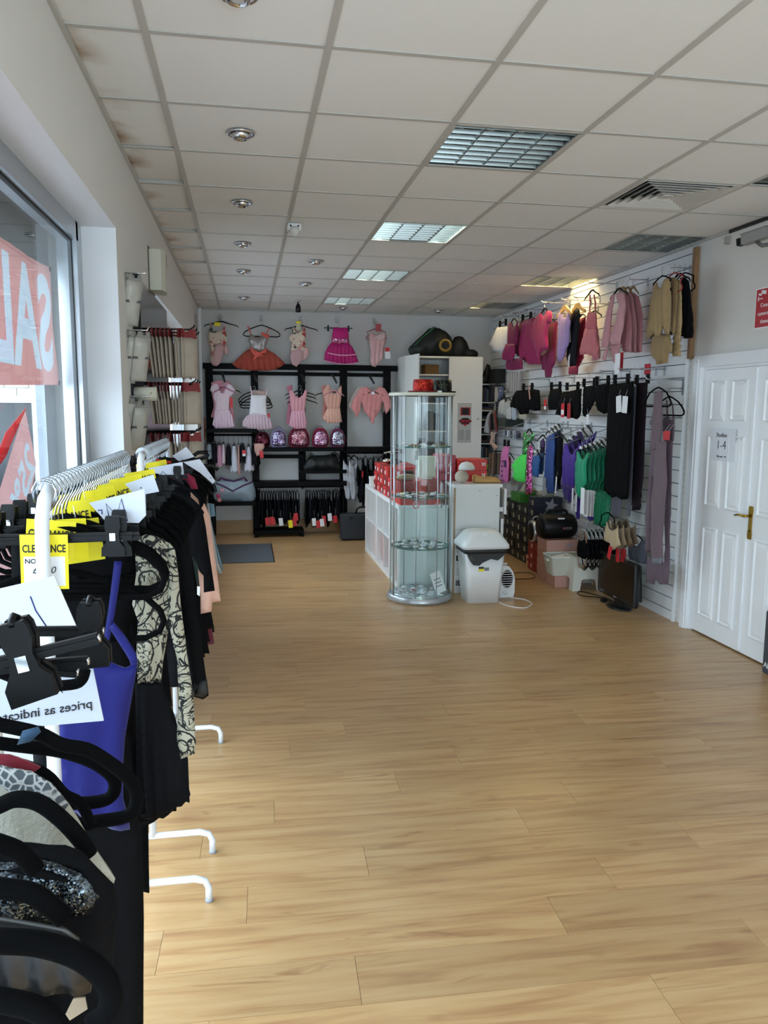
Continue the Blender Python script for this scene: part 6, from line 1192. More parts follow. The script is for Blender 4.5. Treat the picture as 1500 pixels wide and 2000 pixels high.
G('dress', 'second pink strappy dress half hidden by the salmon one', 'dress', 3.12, [('body', [(6.757,2.488),(6.674,2.32),(6.636,2.203),(6.611,2.082),(6.743,2.072),(6.765,2.155),(6.768,2.329)], fab('#c47a80', .6), dict(D))])
wrp = fab('#c08a90', .7); wrp2 = fab('#b97f86', .7)
for k, (dx, lab, c) in enumerate(((.12, 'pink wrap top closest to the slatwall, rearmost of four', wrp2), (.08, 'pink wrap top third from the front', wrp), (.04, 'pink wrap top second from the front', wrp2))):
    G('wrap_top', lab, 'wrap top', 3.0 + dx, [('body', [(6.155,2.592),(6.054,2.583),(5.952,2.533),(5.879,2.388),(5.859,2.245),(5.854,2.092),(5.939,2.09),(6.073,2.102),(6.128,2.206),(6.163,2.325)] if k == 0 else [(6.119,2.591),(6.029,2.581),(5.956,2.507),(5.892,2.298),(5.871,2.093),(5.991,2.096),(6.067,2.185)], c, dict(D, nf=4))], 'pink wrap tops on wooden hangers', hg=([(6.114,2.627)][0][0] - .02 * k, 2.60, 'arms', mat('brown_hanger', '#9a7444', .5)), gl='brown wooden hanger in the pink wrap tops, %s' % ('rear', 'third', 'second')[k], hw=.2)
G('wrap_top', 'frontmost pink wrap top with long tie and open V', 'wrap top', 2.97, [('body', [(6.047,2.563),(5.981,2.569),(5.902,2.553),(5.87,2.444),(5.891,2.326),(5.922,2.207),(5.928,2.152),(6.053,2.161),(6.107,2.186),(6.107,2.244),(6.025,2.34),(5.981,2.457)], fab('#c8949a', .7), dict(D, nf=4)), ('sleeve', [(6.092,2.559),(6.047,2.563),(6.09,2.419),(6.106,2.233),(6.12,2.135),(6.18,2.144),(6.253,2.15),(6.217,2.275),(6.172,2.429)], wrp, dict(t=.04, fold=.006, w0=.01)), ('tie', [(6.111,2.16),(5.928,2.152),(5.915,2.135),(5.958,2.123),(5.91,1.977),(5.967,1.979),(5.992,2.012),(6.038,2.014),(6.058,2.094)], wrp2, dict(t=.02, fold=.006)), ('tie_end', [(6.191,2.135),(6.143,2.131),(6.182,2.038),(6.256,2.053)], wrp, dict(t=.015, fold=.004))], 'pink wrap tops on wooden hangers', tags=[([(5.888,2.077)][0][0], [(5.888,2.077)][0][1], .085, .16, M_tagw, .04, 0), ([(5.914,2.086)][0][0], [(5.914,2.086)][0][1], .09, .14, M_tagr, .0, 0)])
bg_ = fab('#a38a62', .8); bg2 = fab('#947b56', .8); bg3 = fab('#ad946c', .8)
RH = mat('red_hanger_tab', '#9a2a34', .5)
G('sweatshirt', 'black sweatshirt at the slatwall end behind the beige tops', 'sweatshirt', 3.12, [('body', [(5.348,2.587),(5.283,2.576),(5.24,2.549),(5.209,2.476),(5.17,2.327),(5.131,2.14),(5.237,2.143),(5.247,2.159),(5.296,2.163),(5.316,2.431)], fab('#0c0d11', .8), dict(t=.05, fold=.008, nf=4))], hg=(5.50, 2.70, 'loop'), gl='black hanger of the black sweatshirt at the slatwall end', hw=.3)
G('sweatshirt', 'beige sweatshirt third from the front with one long sleeve', 'sweatshirt', 3.06, [('body', [(5.286,2.566),(5.235,2.546),(5.21,2.415),(5.195,2.2),(5.188,2.015),(5.294,2.019),(5.293,2.087),(5.281,2.208),(5.266,2.379)], bg3, dict(D))], 'beige tops on the slatwall')
G('sweatshirt', 'beige sweatshirt second from the front', 'sweatshirt', 3.02, [('body', [(5.317,2.578),(5.242,2.567),(5.206,2.532),(5.199,2.387),(5.217,2.171),(5.274,2.168),(5.292,2.338),(5.272,2.465)], bg2, dict(D))], 'beige tops on the slatwall', hg=(5.62, 2.71, 'loop', RH), gl='hanger with red tab inside the second beige sweatshirt', hw=.24)
G('sweatshirt', 'front beige cropped top with scoop neck and long sleeve', 'sweatshirt', 2.96, [('body', [(5.404,2.555),(5.387,2.553),(5.366,2.515),(5.314,2.507),(5.285,2.559),(5.236,2.564),(5.2,2.529),(5.179,2.408),(5.17,2.166),(5.22,2.168),(5.266,2.248),(5.294,2.155),(5.356,2.169),(5.384,2.189),(5.461,2.245),(5.441,2.31),(5.437,2.442),(5.432,2.52)], bg_, dict(t=.05, fold=.010, nf=5)), ('sleeve', [(5.422,2.558),(5.443,2.504),(5.441,2.398),(5.445,2.31),(5.39,2.199),(5.471,2.166),(5.517,2.174),(5.495,2.316),(5.481,2.439)], bg2, dict(t=.05, fold=.005, w0=-.01))], 'beige tops on the slatwall', hg=(5.68, 2.72, 'loop'), gl='black hanger inside the front beige top', hw=.26)
G('leotard', 'beige leotard body hanging below the front beige top', 'leotard', 3.0, [('body', [(5.467,2.202),(5.249,2.174),(5.199,2.096),(5.202,2.045),(5.25,2.031),(5.261,1.97),(5.398,1.964),(5.414,1.997),(5.496,2.047),(5.498,2.115)], bg2, dict(D, nf=4))])
MB().box(SX - .003, SX - .001, [(5.942,2.006),(6.038,1.919)][0][0], [(5.942,2.006),(6.038,1.919)][1][0], [(6.038,1.919)][0][1], [(5.942,2.006)][0][1]).build('price_card', M_tagr, None, 'red price card stuck to the slatwall below the beige tops', 'card')
# ------------------------------------------------------------------ second level: dark shorts, leggings, white packs
K0 = fab('#060608', .85, sheen=0); K1 = fab('#0a0a0d', .8, sheen=0); KB = dict(t=.05, fold=.010, nf=6)
for k in range(5):
    MB().box(3.13 - .0, 3.15, 9.06 - k * .085, 9.12 - k * .085, 1.80 - .02 * (k % 2), 2.06).build('garment_bag', mat('clear_sleeve', '#aaa7a6', .4, 0, .15, 12), None, 'narrow white hanging pack on the far slatwall, %s from the corner' % ('first', 'second', 'third', 'fourth', 'fifth')[k], 'packet', 'white hanging packs on the far slatwall')
MB().tube([(3.14, 8.70, 2.062), (3.14, 9.14, 2.062)], .004, 6).tube([(3.14, 8.74, 2.062), (3.25, 8.74, 2.062)], .004, 6).tube([(3.14, 9.10, 2.062), (3.25, 9.10, 2.062)], .004, 6).build('pack_rail', M_steel, None, 'thin chrome rail holding the narrow white packs', 'rail')
for k, q in enumerate(([(9.152,1.723),(8.981,1.749),(8.963,1.667),(9.03,1.563),(9.24,1.568),(9.192,1.667)], [(8.956,1.708),(8.771,1.734),(8.764,1.653),(8.9,1.543),(9.019,1.556),(8.982,1.639)], [(8.888,1.653),(8.736,1.68),(8.722,1.512),(8.908,1.506)], [(8.714,1.653),(8.574,1.65),(8.562,1.505),(8.701,1.506)], [(8.663,1.627),(8.525,1.601),(8.353,1.563),(8.367,1.511),(8.595,1.514)])):
    G('sock_pack', 'white sock pack below the narrow packs, %s from the corner' % ('first', 'second', 'third', 'fourth', 'fifth')[k], 'socks', 3.05 if k < 4 else 3.1, [('pack', q, fab(('#b4b2ac', '#a9a8a2', '#b9b7b4', '#a4acb8', '#b3ab98')[k]), dict(t=.03, fold=.004, nf=3))], 'white sock packs on the slatwall')
MB().box(3.02, 3.24, 8.85, 9.25, 1.42, 1.52).build('display_tray', mat('tray_dark', '#1c2a24', .5), None, 'dark green display tray below the white sock packs', 'tray')
MB().box(3.0, 3.24, 8.4, 8.95, 1.28, 1.30).build('acrylic_shelf', mat('acrylic', '#8d93a0', .15, 0, .1, 8, alpha=.7), None, 'clear acrylic shelf with small hair goods', 'shelf')
for k in range(8): MB().box(3.02, 3.06, 8.42 + k * .065, 8.46 + k * .065, 1.30, 1.38).build('hair_pack', mat('hairpack_%d' % (k % 3), ('#3a3a44', '#8f95a6', '#c4c6cc')[k % 3], .5), None, ('dark', 'grey', 'pale')[k % 3] + ' hair accessory pack, %s along the acrylic shelf' % ordw(k), 'packet', 'hair packs on the acrylic shelf')
def SH(label, X, poly, m=K0, hg=None, gl=None, hw=.3, tg=(), grp='black shorts on clip hangers', name='shorts', cat='shorts', opt=KB): return G(name, label, cat, X, [('body', poly, m, opt)], grp, tg, hg, gl, hw)
def pt(X, s): return s
SH('black frilled shorts on clips nearest the white packs', 3.0, [(8.44,1.834),(8.197,1.836),(7.951,1.843),(7.732,1.826),(7.704,1.689),(7.673,1.618),(7.862,1.611),(8.019,1.628),(8.067,1.578),(8.285,1.57),(8.404,1.633),(8.621,1.653),(8.589,1.745)], K0, (8.2, 1.96, 'clip'), 'black clip hanger above the frilled black shorts', .36)
MB().obox((2.95, [(7.9,1.805)][0][0], [(7.9,1.805)][0][1]), (0, .35, .94), (0, .94, -.35), (1, 0, 0), .075, .016, .001).build('swing_tag', fab('#b98a80', .5), None, 'pale pink swing tag lying across the frilled black shorts', 'tag')
def tg(X, p, w, h, m, ww=.04): return (p[0][0], p[0][1], w, h, m, ww, 0)
SH('black shorts with red tag at their side, middle level', 3.05, [(7.561,1.83),(7.304,1.838),(7.243,1.747),(7.374,1.625),(7.571,1.624),(7.608,1.715)], K1, (7.45, 1.955, 'clip'), 'black clip hanger above the black shorts with side tag', .3, [tg(3.05, [(7.594,1.729)], .06, .10, M_tagr), tg(3.05, [(7.587,1.66)], .05, .03, M_tagw, .043)])
SH('black flared shorts with big red logo tag', 2.98, [(7.064,1.799),(6.93,1.799),(6.661,1.817),(6.665,1.689),(6.655,1.586),(6.729,1.543),(6.883,1.557),(7.06,1.568),(7.219,1.58),(7.206,1.636),(7.111,1.745)], K0, (7.08, 1.95, 'clip'), 'black clip hanger above the flared shorts with logo tag', .34, [tg(2.98, [(6.949,1.687)], .075, .13, M_tagr, .05), tg(2.98, [(6.814,1.686)], .075, .14, mat('tag_red2', '#a01e22', .5), .046), tg(2.98, [(6.947,1.627)], .06, .045, M_tagw, .053)])
SH('black draped shorts with slanting hem, third of the level', 3.02, [(6.699,1.837),(6.484,1.844),(6.445,1.738),(6.497,1.676),(6.579,1.612),(6.634,1.561),(6.69,1.586),(6.694,1.708)], K1, (6.76, 1.985, 'clip'), 'black clip hanger above the draped black shorts', .3)
SH('black cropped trousers between the shorts and the leggings', 3.0, [(6.42,1.842),(6.155,1.853),(6.131,1.615),(6.223,1.596),(6.35,1.626),(6.391,1.688)], K0, (6.48, 2.0, 'clip'), 'black clip hanger above the cropped black trousers', .3, [tg(3.06, [(6.552,1.587)], .05, .09, M_tagw, .0)])
LG = dict(t=.05, fold=.007, nf=5)
SH('front black flared trousers carrying two white cards', 2.95, [(6.051,1.838),(5.641,1.849),(5.623,1.618),(5.62,1.308),(5.602,1.007)][:3] + [(5.651,0.934),(5.757,0.916),(5.82,0.937),(5.906,0.916),(6.054,0.959),(6.057,1.26)], K0, ([(5.75,1.892)][0][0], [(5.749,1.88)][0][1], 'clip'), 'black clip hanger above the front black flared trousers', .3, [([(5.789,1.741)][0][0], [(5.789,1.741)][0][1], .085, .13, M_tagw, .045, -.12), ([(5.677,1.737)][0][0], [(5.677,1.737)][0][1], .085, .13, M_tagw, .045, .06)], 'long trousers on the slatwall', 'trousers', 'trousers', LG)
SH('grey leggings showing as a strip beside the black trousers', 3.04, [(5.841,1.811),(5.765,1.82),(5.764,1.391),(5.753,0.932),(5.761,0.78),(5.821,0.771),(5.824,0.924),(5.835,1.388)], fab('#5a5a66', .7), None, None, .2, (), 'long trousers on the slatwall', 'leggings', 'leggings', dict(t=.03, fold=.004, nf=2))
MB().cloth([(6.14,0.887),(5.976,0.93),(5.963,0.86),(5.983,0.748),(6.111,0.731),(6.146,0.812)], fright(3.06), .03, .004, 2).build('second_leg', fab('#676774', .7), [o for o in bpy.data.objects if o.get('label', '').startswith('grey leggings')][0])
SH('dark plum leggings nearest the mauve jumpsuits', 3.06, [(5.801,1.844),(5.632,1.844),(5.631,1.508),(5.63,1.06),(5.642,0.848),(5.78,0.824),(5.802,1.159),(5.802,1.504)], fab('#211a20', .75), ([(5.704,1.88)][0][0], [(5.753,1.882)][0][1], 'clip'), 'black clip hanger above the plum leggings', .24, (), 'long trousers on the slatwall', 'leggings', 'leggings', dict(t=.04, fold=.005, nf=3))
mv = fab('#6e5c64', .85); mv2 = fab('#655460', .85); mv3 = fab('#5a4a52', .85)
G('jumpsuit', 'mauve ribbed jumpsuit at the front with split legs', 'jumpsuit', 2.98, [('top', [(5.364,1.756),(5.272,1.773),(5.242,1.599),(5.262,1.344),(5.392,1.325),(5.386,1.499),(5.414,1.535),(5.374,1.622)], mv, dict(D, nf=3)), ('leg', [(5.377,1.338),(5.217,1.359),(5.169,1.12),(5.285,0.985),(5.333,1.155),(5.332,0.98),(5.316,0.578),(5.389,0.564),(5.405,0.844),(5.394,1.099)], mv2, dict(D, nf=3)), ('leg', [(5.269,1.405),(5.143,1.41),(5.102,1.127),(5.11,0.763),(5.108,0.53),(5.236,0.511),(5.277,0.674),(5.297,0.984),(5.29,1.158)], mv, dict(D, nf=3, w0=.02)), ('cuff', [(5.24,0.554),(5.106,0.574),(5.112,0.523),(5.228,0.506)], fab('#737a86'), dict(t=.05, fold=0, w0=.024))], 'mauve jumpsuits', hg=([(5.242,1.783)][0][0], [(5.246,1.827)][0][1], 'loop'), gl='black loop hanger of the front mauve jumpsuit', hw=.38)
G('jumpsuit', 'second mauve jumpsuit behind with two red tags and thin straps', 'jumpsuit', 3.08, [('top', [(5.414,1.56),(5.347,1.598),(5.285,1.55),(5.256,1.599),(5.247,1.406),(5.374,1.4)], mv3, dict(D)), ('legs', [(5.376,1.425),(5.261,1.429),(5.239,1.113),(5.224,0.743),(5.212,0.342),(5.334,0.314),(5.387,0.354),(5.418,0.295),(5.532,0.282),(5.541,0.494),(5.28,0.493),(5.307,0.981)], mv2, dict(D, nf=4)), ('strap', [(5.382,1.708),(5.363,1.708),(5.332,1.562),(5.362,1.561)], mv3, dict(t=.01, fold=0)), ('strap', [(5.299,1.684),(5.283,1.683),(5.255,1.587),(5.276,1.575)], mv3, dict(t=.01, fold=0))], 'mauve jumpsuits', hg=([(5.324,1.785)][0][0], [(5.343,1.83)][0][1], 'loop'), gl='black loop hanger of the rear mauve jumpsuit', hw=.42, tags=[([(5.196,1.482)][0][0], [(5.196,1.482)][0][1], .05, .065, M_tagr, .10, -.1), ([(5.134,1.484)][0][0], [(5.134,1.484)][0][1], .05, .065, M_tagr, .11, .1)])
# ------------------------------------------------------------------ third level: bright leotards on sloping arms
for yy, zz_, lab in ((8.62, 1.50, 'pink printed trousers'), (8.1, 1.49, 'neon green dress'), (7.55, 1.49, 'blue leotards'), (7.0, 1.49, 'purple leotards'), (6.5, 1.49, 'green leotards')): arm(yy, zz_, .46, .16, 'sloping chrome slatwall arm carrying the ' + lab)
def row(name, label, cat, X, poly, m, n, step, dz, grp, opt=None, dm=None, hk='arms', first=None):
    opt = opt or dict(t=.03, fold=.008, nf=4)
    for k in range(n - 1, -1, -1):
        lab = (first if k == 0 else label % ('second', 'third', 'fourth', 'fifth', 'sixth', 'seventh')[k - 1])
        P = [(u, v + dz * k) for u, v in poly]; mm = m if k == 0 or dm is None else dm[(k - 1) % len(dm)]
        g = garment(name, lab, cat, fright(X + step * k), [('body', P, mm, dict(opt, ph=k))], grp)
        top = max(P, key=lambda q: q[1]); cy_ = (min(p[0] for p in P) + max(p[0] for p in P)) / 2
        if hk: hang_geo(g, fright(X + step * k), cy_, top[1] + .10, hk, .26); MB().box(X + step * k - .02, X + step * k - .005, cy_ - .014, cy_ + .014, top[1] + .022, top[1] + .046).build('size_cube', M_tagw, g)
G('trousers', 'pink dance trousers printed with dark lettering', 'trousers', 2.92, [('body', [(8.591,1.203),(8.402,1.215),(8.406,1.157),(8.437,1.081),(8.385,1.022),(8.413,0.793),(8.703,0.768),(8.697,0.936),(8.672,1.116)], fab('#c0659a', .6), dict(t=.04, fold=.005, nf=3)), ('purple_patch', [(8.53,1.049),(8.435,1.05),(8.428,0.969),(8.485,0.971)], fab('#33204e'), dict(t=.01, fold=0, w0=.024))], hg=([(8.577,1.26)][0][0], [(8.579,1.283)][0][1], 'clip'), gl='clip hanger above the pink printed trousers', hw=.18)
for k in range(6):
    P = [(8.563,1.041),(8.544,0.815)]; u = P[0][0] - .0; z = P[0][1] - .055 * k
    MB().prism([(u - .02 - .01 * (k % 2), z), (u + .025, z), (u + .02, z - .018), (u - .015, z - .022)], fright(2.895), 0, .002).build('printed_mark', fab('#3a2a5a'), bpy.data.objects['trousers.001'] if 'trousers.001' in bpy.data.objects else bpy.data.objects['trousers'])
G('trousers', 'red lined trousers hidden behind the pink printed ones', 'trousers', 3.0, [('body', [(8.632,1.093),(8.573,1.071),(8.561,0.819),(8.644,0.773),(8.638,0.94)], fab('#8a2440'), dict(t=.03, fold=.004, nf=2))])
for k in range(9): MB().box(3.05 + .012 * k, 3.058 + .012 * k, [(8.443,0.798)][0][0], [(8.834,0.76)][0][0], [(8.635,0.673)][0][1], [(8.647,0.823)][0][1]).build('clear_pack', mat('clear_pack_grey', '#9a9a9c', .3, 0, .2, 20), None, 'thin clear hanging pack behind the neon dress, %s from the front' % ordw(k), 'packet', 'thin clear packs behind the neon dress')
ng = fab('#3fc04a', .55)
G('dance_dress', 'neon green dance dress with sequin bodice and net skirt', 'dress', 2.88, [('bodice', [(7.824,1.396),(7.774,1.392),(7.74,1.365),(7.659,1.356),(7.568,1.388),(7.522,1.389),(7.563,1.332),(7.683,1.265),(7.737,1.149),(7.868,1.141),(7.851,1.234)], sequin('green_sequins', '#2a9a3c', '#4fd06a', '#a8f0b0', 150), dict(t=.03, fold=.004)), ('skirt', [(7.877,1.152),(7.73,1.161),(7.73,1.069),(7.736,0.954),(7.761,0.865),(7.86,0.856),(8.032,0.857),(8.122,0.885),(8.095,0.977),(8.194,0.994),(8.068,1.081)], mat('neon_net', '#4bd455', .7, 0, .15, 25), dict(t=.03, fold=.012, nf=7))], hg=([(7.66,1.427)][0][0], [(7.661,1.437)][0][1], 'arms'), gl='multicoloured hanger bunch above the neon green dress', hw=.24)
G('dance_dress', 'glittering pink sequin catsuit leg beside the neon dress', 'costume', 2.87, [('body', [(7.679,1.249),(7.57,1.271),(7.526,1.206),(7.546,1.082),(7.544,0.971),(7.544,0.881),(7.518,0.768),(7.691,0.743),(7.694,0.866),(7.695,1.072)], sequin('hot_pink_sequins', '#8a1d5c', '#c4408c', '#f0b0d8', 150), dict(t=.04, fold=.005, nf=3))])
bl = fab('#1d4f86', .5)
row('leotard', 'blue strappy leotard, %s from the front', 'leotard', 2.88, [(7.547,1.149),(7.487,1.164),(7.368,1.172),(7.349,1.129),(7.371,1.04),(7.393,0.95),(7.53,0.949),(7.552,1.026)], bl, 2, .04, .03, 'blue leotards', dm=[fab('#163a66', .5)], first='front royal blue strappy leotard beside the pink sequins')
G('leotard', 'dark purple leotard between the two blue groups', 'leotard', 2.95, [('body', [(7.537,1.305),(7.459,1.342),(7.411,1.295),(7.426,1.146),(7.443,1.006),(7.532,0.993),(7.53,1.139)], fab('#33184a', .6), dict(t=.03, fold=.005, nf=3))])
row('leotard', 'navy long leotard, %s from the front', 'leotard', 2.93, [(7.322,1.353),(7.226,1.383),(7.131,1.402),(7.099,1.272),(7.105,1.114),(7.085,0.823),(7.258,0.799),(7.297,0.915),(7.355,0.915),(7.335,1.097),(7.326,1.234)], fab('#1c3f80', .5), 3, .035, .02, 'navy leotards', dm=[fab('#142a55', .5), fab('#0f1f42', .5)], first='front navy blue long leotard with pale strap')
MB().obox((2.90, [(7.268,0.869)][0][0], [(7.268,0.869)][0][1]), (0, 1, 0), (0, 0, 1), (1, 0, 0), .04, .09, .001).build('swing_tag', mat('tag_grey', '#8e8f96', .6), None, 'grey card tag hanging below the navy leotards', 'tag')
G('leotard', 'black leotard with hoop trim left of the purple ones', 'leotard', 2.95, [('body', [(7.111,1.245),(7.067,1.352),(6.964,1.367),(6.965,1.238),(6.962,1.072),(6.962,0.926),(7.094,0.913),(7.106,1.113)], K0, dict(t=.03, fold=.004, nf=3))], tags=[([(7.014,0.989)][0][0], [(7.014,0.989)][0][1], .03, .16, M_tagw, .03, .1)])
pu = fab('#3d1a86', .5)
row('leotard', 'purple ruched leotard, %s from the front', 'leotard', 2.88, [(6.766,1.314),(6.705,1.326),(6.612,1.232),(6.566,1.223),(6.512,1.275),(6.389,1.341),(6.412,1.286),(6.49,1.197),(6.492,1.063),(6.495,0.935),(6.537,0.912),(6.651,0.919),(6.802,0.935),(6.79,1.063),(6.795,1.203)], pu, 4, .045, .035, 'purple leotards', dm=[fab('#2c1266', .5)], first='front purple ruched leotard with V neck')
G('leotard', 'purple leotard legs hanging lower behind the ruched one', 'leotard', 2.95, [('body', [(6.968,0.918),(6.696,0.894),(6.65,0.887),(6.686,0.788),(6.761,0.769),(6.85,0.781),(6.912,0.845)], fab('#2f1470', .5), dict(t=.03, fold=.005, nf=3))])
G('leotard', 'thin purple tights leg hanging beside white tags', 'tights', 3.02, [('leg', [(6.781,0.839),(6.676,0.845),(6.672,0.725),(6.685,0.628),(6.745,0.613),(6.777,0.711)], fab('#33187a', .5), dict(t=.03, fold=.003))])
G('leotard', 'second purple tights leg with round cut-out near the green ones', 'tights', 3.06, [('leg', [(6.595,0.766),(6.489,0.773),(6.464,0.733),(6.476,0.644),(6.545,0.625),(6.606,0.651)], fab('#33187a', .5), dict(t=.03, fold=.003))])
gn = fab('#0e8a63', .5)
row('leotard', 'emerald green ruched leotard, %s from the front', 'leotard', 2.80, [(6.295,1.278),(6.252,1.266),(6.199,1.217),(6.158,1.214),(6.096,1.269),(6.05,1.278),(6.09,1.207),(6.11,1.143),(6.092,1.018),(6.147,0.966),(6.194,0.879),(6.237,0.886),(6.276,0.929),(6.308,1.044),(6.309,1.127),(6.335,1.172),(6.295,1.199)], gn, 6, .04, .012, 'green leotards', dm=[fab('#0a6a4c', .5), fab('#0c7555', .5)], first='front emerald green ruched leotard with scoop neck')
G('leotard', 'long green lace catsuit hanging behind the green leotards', 'costume', 3.06, [('body', [(6.4,1.28),(6.318,1.261),(6.299,1.126),(6.366,0.928),(6.146,0.957),(6.149,0.851),(6.206,0.648),(6.268,0.614),(6.431,0.614),(6.459,0.752),(6.432,0.909),(6.423,1.092)], mat('green_lace', '#0b7a54', .6, 0, .35, 40), dict(t=.05, fold=.012, nf=6))])
for k, (a, b_) in enumerate(((445, 845), (500, 880), (545, 880), (585, 885))):
    P = ([(6.054,0.985)], [(6.045,0.965)], [(6.05,0.964)], [(6.062,0.96)])[k][0]
    MB().box(2.755 + .03 * k, 2.757 + .03 * k, P[0] - .035, P[0] + .035, P[1] - .22, P[1]).build('swing_tag', M_tagw, None, ('front', 'second', 'third', 'fourth')[k] + ' long white card tag below the green leotards', 'tag', 'long white tags of the green leotards')
for X, p in ((2.86, [(6.493,0.855)]), (2.88, [(6.457,0.847)])): MB().box(X, X + .002, p[0][0] - .016, p[0][0] + .016, p[0][1] - .12, p[0][1] + .08).build('swing_tag', M_tagw, None, 'narrow white tag curling below the purple leotard', 'tag', 'white tags of the purple leotards')
# ------------------------------------------------------------------ low level: black strappy items, tan crop tops, grey hoodie
for k in range(7):
    X = 2.93 + .04 * k; f = fright(X); yb = [(6.373,0.438)][0][0]; zb = [(6.387,0.589)][0][1]
    t = thing('strappy_top', 'black strappy harness top on clear hanger, %s from the front' % ('first', 'second', 'third', 'fourth', 'fifth', 'sixth', 'seventh')[k], 'top', (X, yb, zb - .3), 'black strappy tops on the low arm')
    MB().cloth([(yb - .10, zb - .12), (yb + .10, zb - .12), (yb + .13, zb - .2), (yb + .11, zb - .27), (yb - .11, zb - .27), (yb - .13, zb - .2)], f, .03, .008, 5).build('band', K0, t)
    for s_ in (-1, 1): MB().tube([f(yb + s_ * .06, zb - .13, 0), f(yb + s_ * .05, zb - .03, .01), f(yb + s_ * .01, zb - .02, 0)], .006, 5).tube([f(yb + s_ * .10, zb - .25, .01), f(yb + s_ * .03, zb - .36, .02), f(yb - s_ * .05, zb - .33, .01)], .005, 5).build('strap', M_black if k else fab('#a07a5a'), t)
    hang_geo(t, f, yb, zb + .045, 'arms', .24, mat('clear_hanger', '#a9adb0', .2))
for k in range(4):
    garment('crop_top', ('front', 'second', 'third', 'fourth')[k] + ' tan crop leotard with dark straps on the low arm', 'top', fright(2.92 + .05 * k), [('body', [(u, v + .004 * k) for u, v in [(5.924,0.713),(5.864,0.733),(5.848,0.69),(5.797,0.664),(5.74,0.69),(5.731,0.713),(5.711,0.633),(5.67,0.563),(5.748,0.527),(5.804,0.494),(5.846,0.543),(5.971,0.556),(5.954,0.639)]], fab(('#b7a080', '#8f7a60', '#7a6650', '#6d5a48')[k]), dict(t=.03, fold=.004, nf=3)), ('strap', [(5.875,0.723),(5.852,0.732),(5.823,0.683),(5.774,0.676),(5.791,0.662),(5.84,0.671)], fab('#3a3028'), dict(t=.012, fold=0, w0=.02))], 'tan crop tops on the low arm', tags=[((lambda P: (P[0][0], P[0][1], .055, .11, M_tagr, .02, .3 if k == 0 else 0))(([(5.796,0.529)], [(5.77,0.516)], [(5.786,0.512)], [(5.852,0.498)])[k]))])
hanger(fright(2.95), 5.97, .84, 'loop', 'black loop hanger bunch above the tan crop tops', .3)
G('sweatshirt', 'grey sweatshirt with round neck hanging low behind the television', 'sweatshirt', 3.12, [('body', [(5.929,0.535),(5.884,0.555),(5.835,0.529),(5.778,0.528),(5.706,0.591),(5.662,0.593),(5.628,0.521),(5.622,0.412),(5.742,0.399),(5.904,0.401)], fab('#4c4e5a', .85), dict(t=.05, fold=.006, nf=3))], hg=([(5.717,0.695)][0][0], [(5.714,0.673)][0][1], 'loop'), gl='black hanger inside the low grey sweatshirt', hw=.22)
# ================================================================== floor goods along the slatwall
star = lambda cx, cz, r: [(cx + (r if k % 2 == 0 else r * .42) * math.sin(k * math.pi / 5 + .25), cz + (r if k % 2 == 0 else r * .42) * math.cos(k * math.pi / 5 + .25)) for k in range(10)]
kb = mat('box_black', '#141414', .5, 0, .1, 10); kbn = mat('box_black_navy', '#161a2c', .5, 0, .08, 10); lbl = mat('label_beige', '#a49a84', .6, 0, .1, 20)
BXO = 2.90
cn = ('first', 'second', 'third', 'fourth', 'fifth')
for c, (y0, n) in enumerate(((8.30, 6), (8.11, 6), (7.92, 6), (7.73, 6), (7.53, 7))):
    for j in range(n):
        last = c == 4; h = .104
        m = kbn if last else kb
        if last and j == 0: m = corr
        jx = .012 * ((j * 5 + c * 3) % 4) / 3
        carton('shoe_box', ('pale brown' if (last and j == 0) else 'black') + ' shoe box in the %s stack from the corner, layer %s' % (cn[c], ('one', 'two', 'three', 'four', 'five', 'six', 'seven')[j]), 'box', BXO + jx, 3.21, y0, y0 + .185, j * h, (j + 1) * h - .002, m, 'black shoe boxes stacked by the slatwall', .03, None, [('-x', y0 + .06, j * h + .045, .035, .05, lbl), ('-x', y0 + .12, j * h + .055, .05, .025, mat('label_dark', '#4a463e', .6))])
so = MB().prism(star(3.085, .645, .08), fback(7.5285), 0, .0015).prism(star(3.02, .53, .07), fback(7.5285), 0, .0015).build('star_print', mat('print_silver', '#9c9ca4', .4, .2, .05, 10), [o for o in bpy.data.objects if o.get('label') == 'black shoe box in the fifth stack from the corner, layer six'][0])
carton('shoe_box', 'green topped shoe box on the first black stacks', 'box', 2.91, 3.21, 7.98, 8.28, .622, .72, mat('box_green', '#2f6a22', .5, 0, .1, 10), None, .05)
t = thing('tissue_paper', 'crumpled white tissue paper on the green shoe box', 'paper', (3.0, 8.1, .72)); MB().cloth([(2.93, .722), (3.16, .722), (3.12, .77), (3.05, .76), (3.0, .82), (2.97, .76)], fback(8.1), .18, .02, 4, .03).build('crumple', fab('#a9a898', .8), t)
t = thing('white_shoe', 'pale shoe lying on the star print boxes', 'shoe', (3.06, 7.62, .73)); MB().ell((3.06, 7.62, .762), .11, .04, .033).build('upper', fab('#b5b3a0'), t); MB().box(2.96, 3.16, 7.585, 7.655, .728, .738).build('sole', fab('#8f8d80'), t)
for j in range(3):
    for c in range(2): carton('shoe_box', 'red shoe box beside the black stacks, %s row, layer %s' % (('rear', 'front')[c], ('one', 'two', 'three', 'four')[j]), 'box', 2.84 + .0 * c, 3.14, 7.32 - c * .185, 7.50 - c * .185, j * .102, (j + 1) * .102 - .002, mat('box_red_floor', '#8e1f1c', .5, 0, .08, 10), 'red shoe boxes by the slatwall', .03, None, [('-x', 7.40 - c * .185, j * .102 + .05, .04, .04, mat('label_pink', '#c9a89a', .6))])
t = thing('boombox', 'black barrel boombox with silver rim and folded handle', 'boombox', (2.98, 7.33, .306))
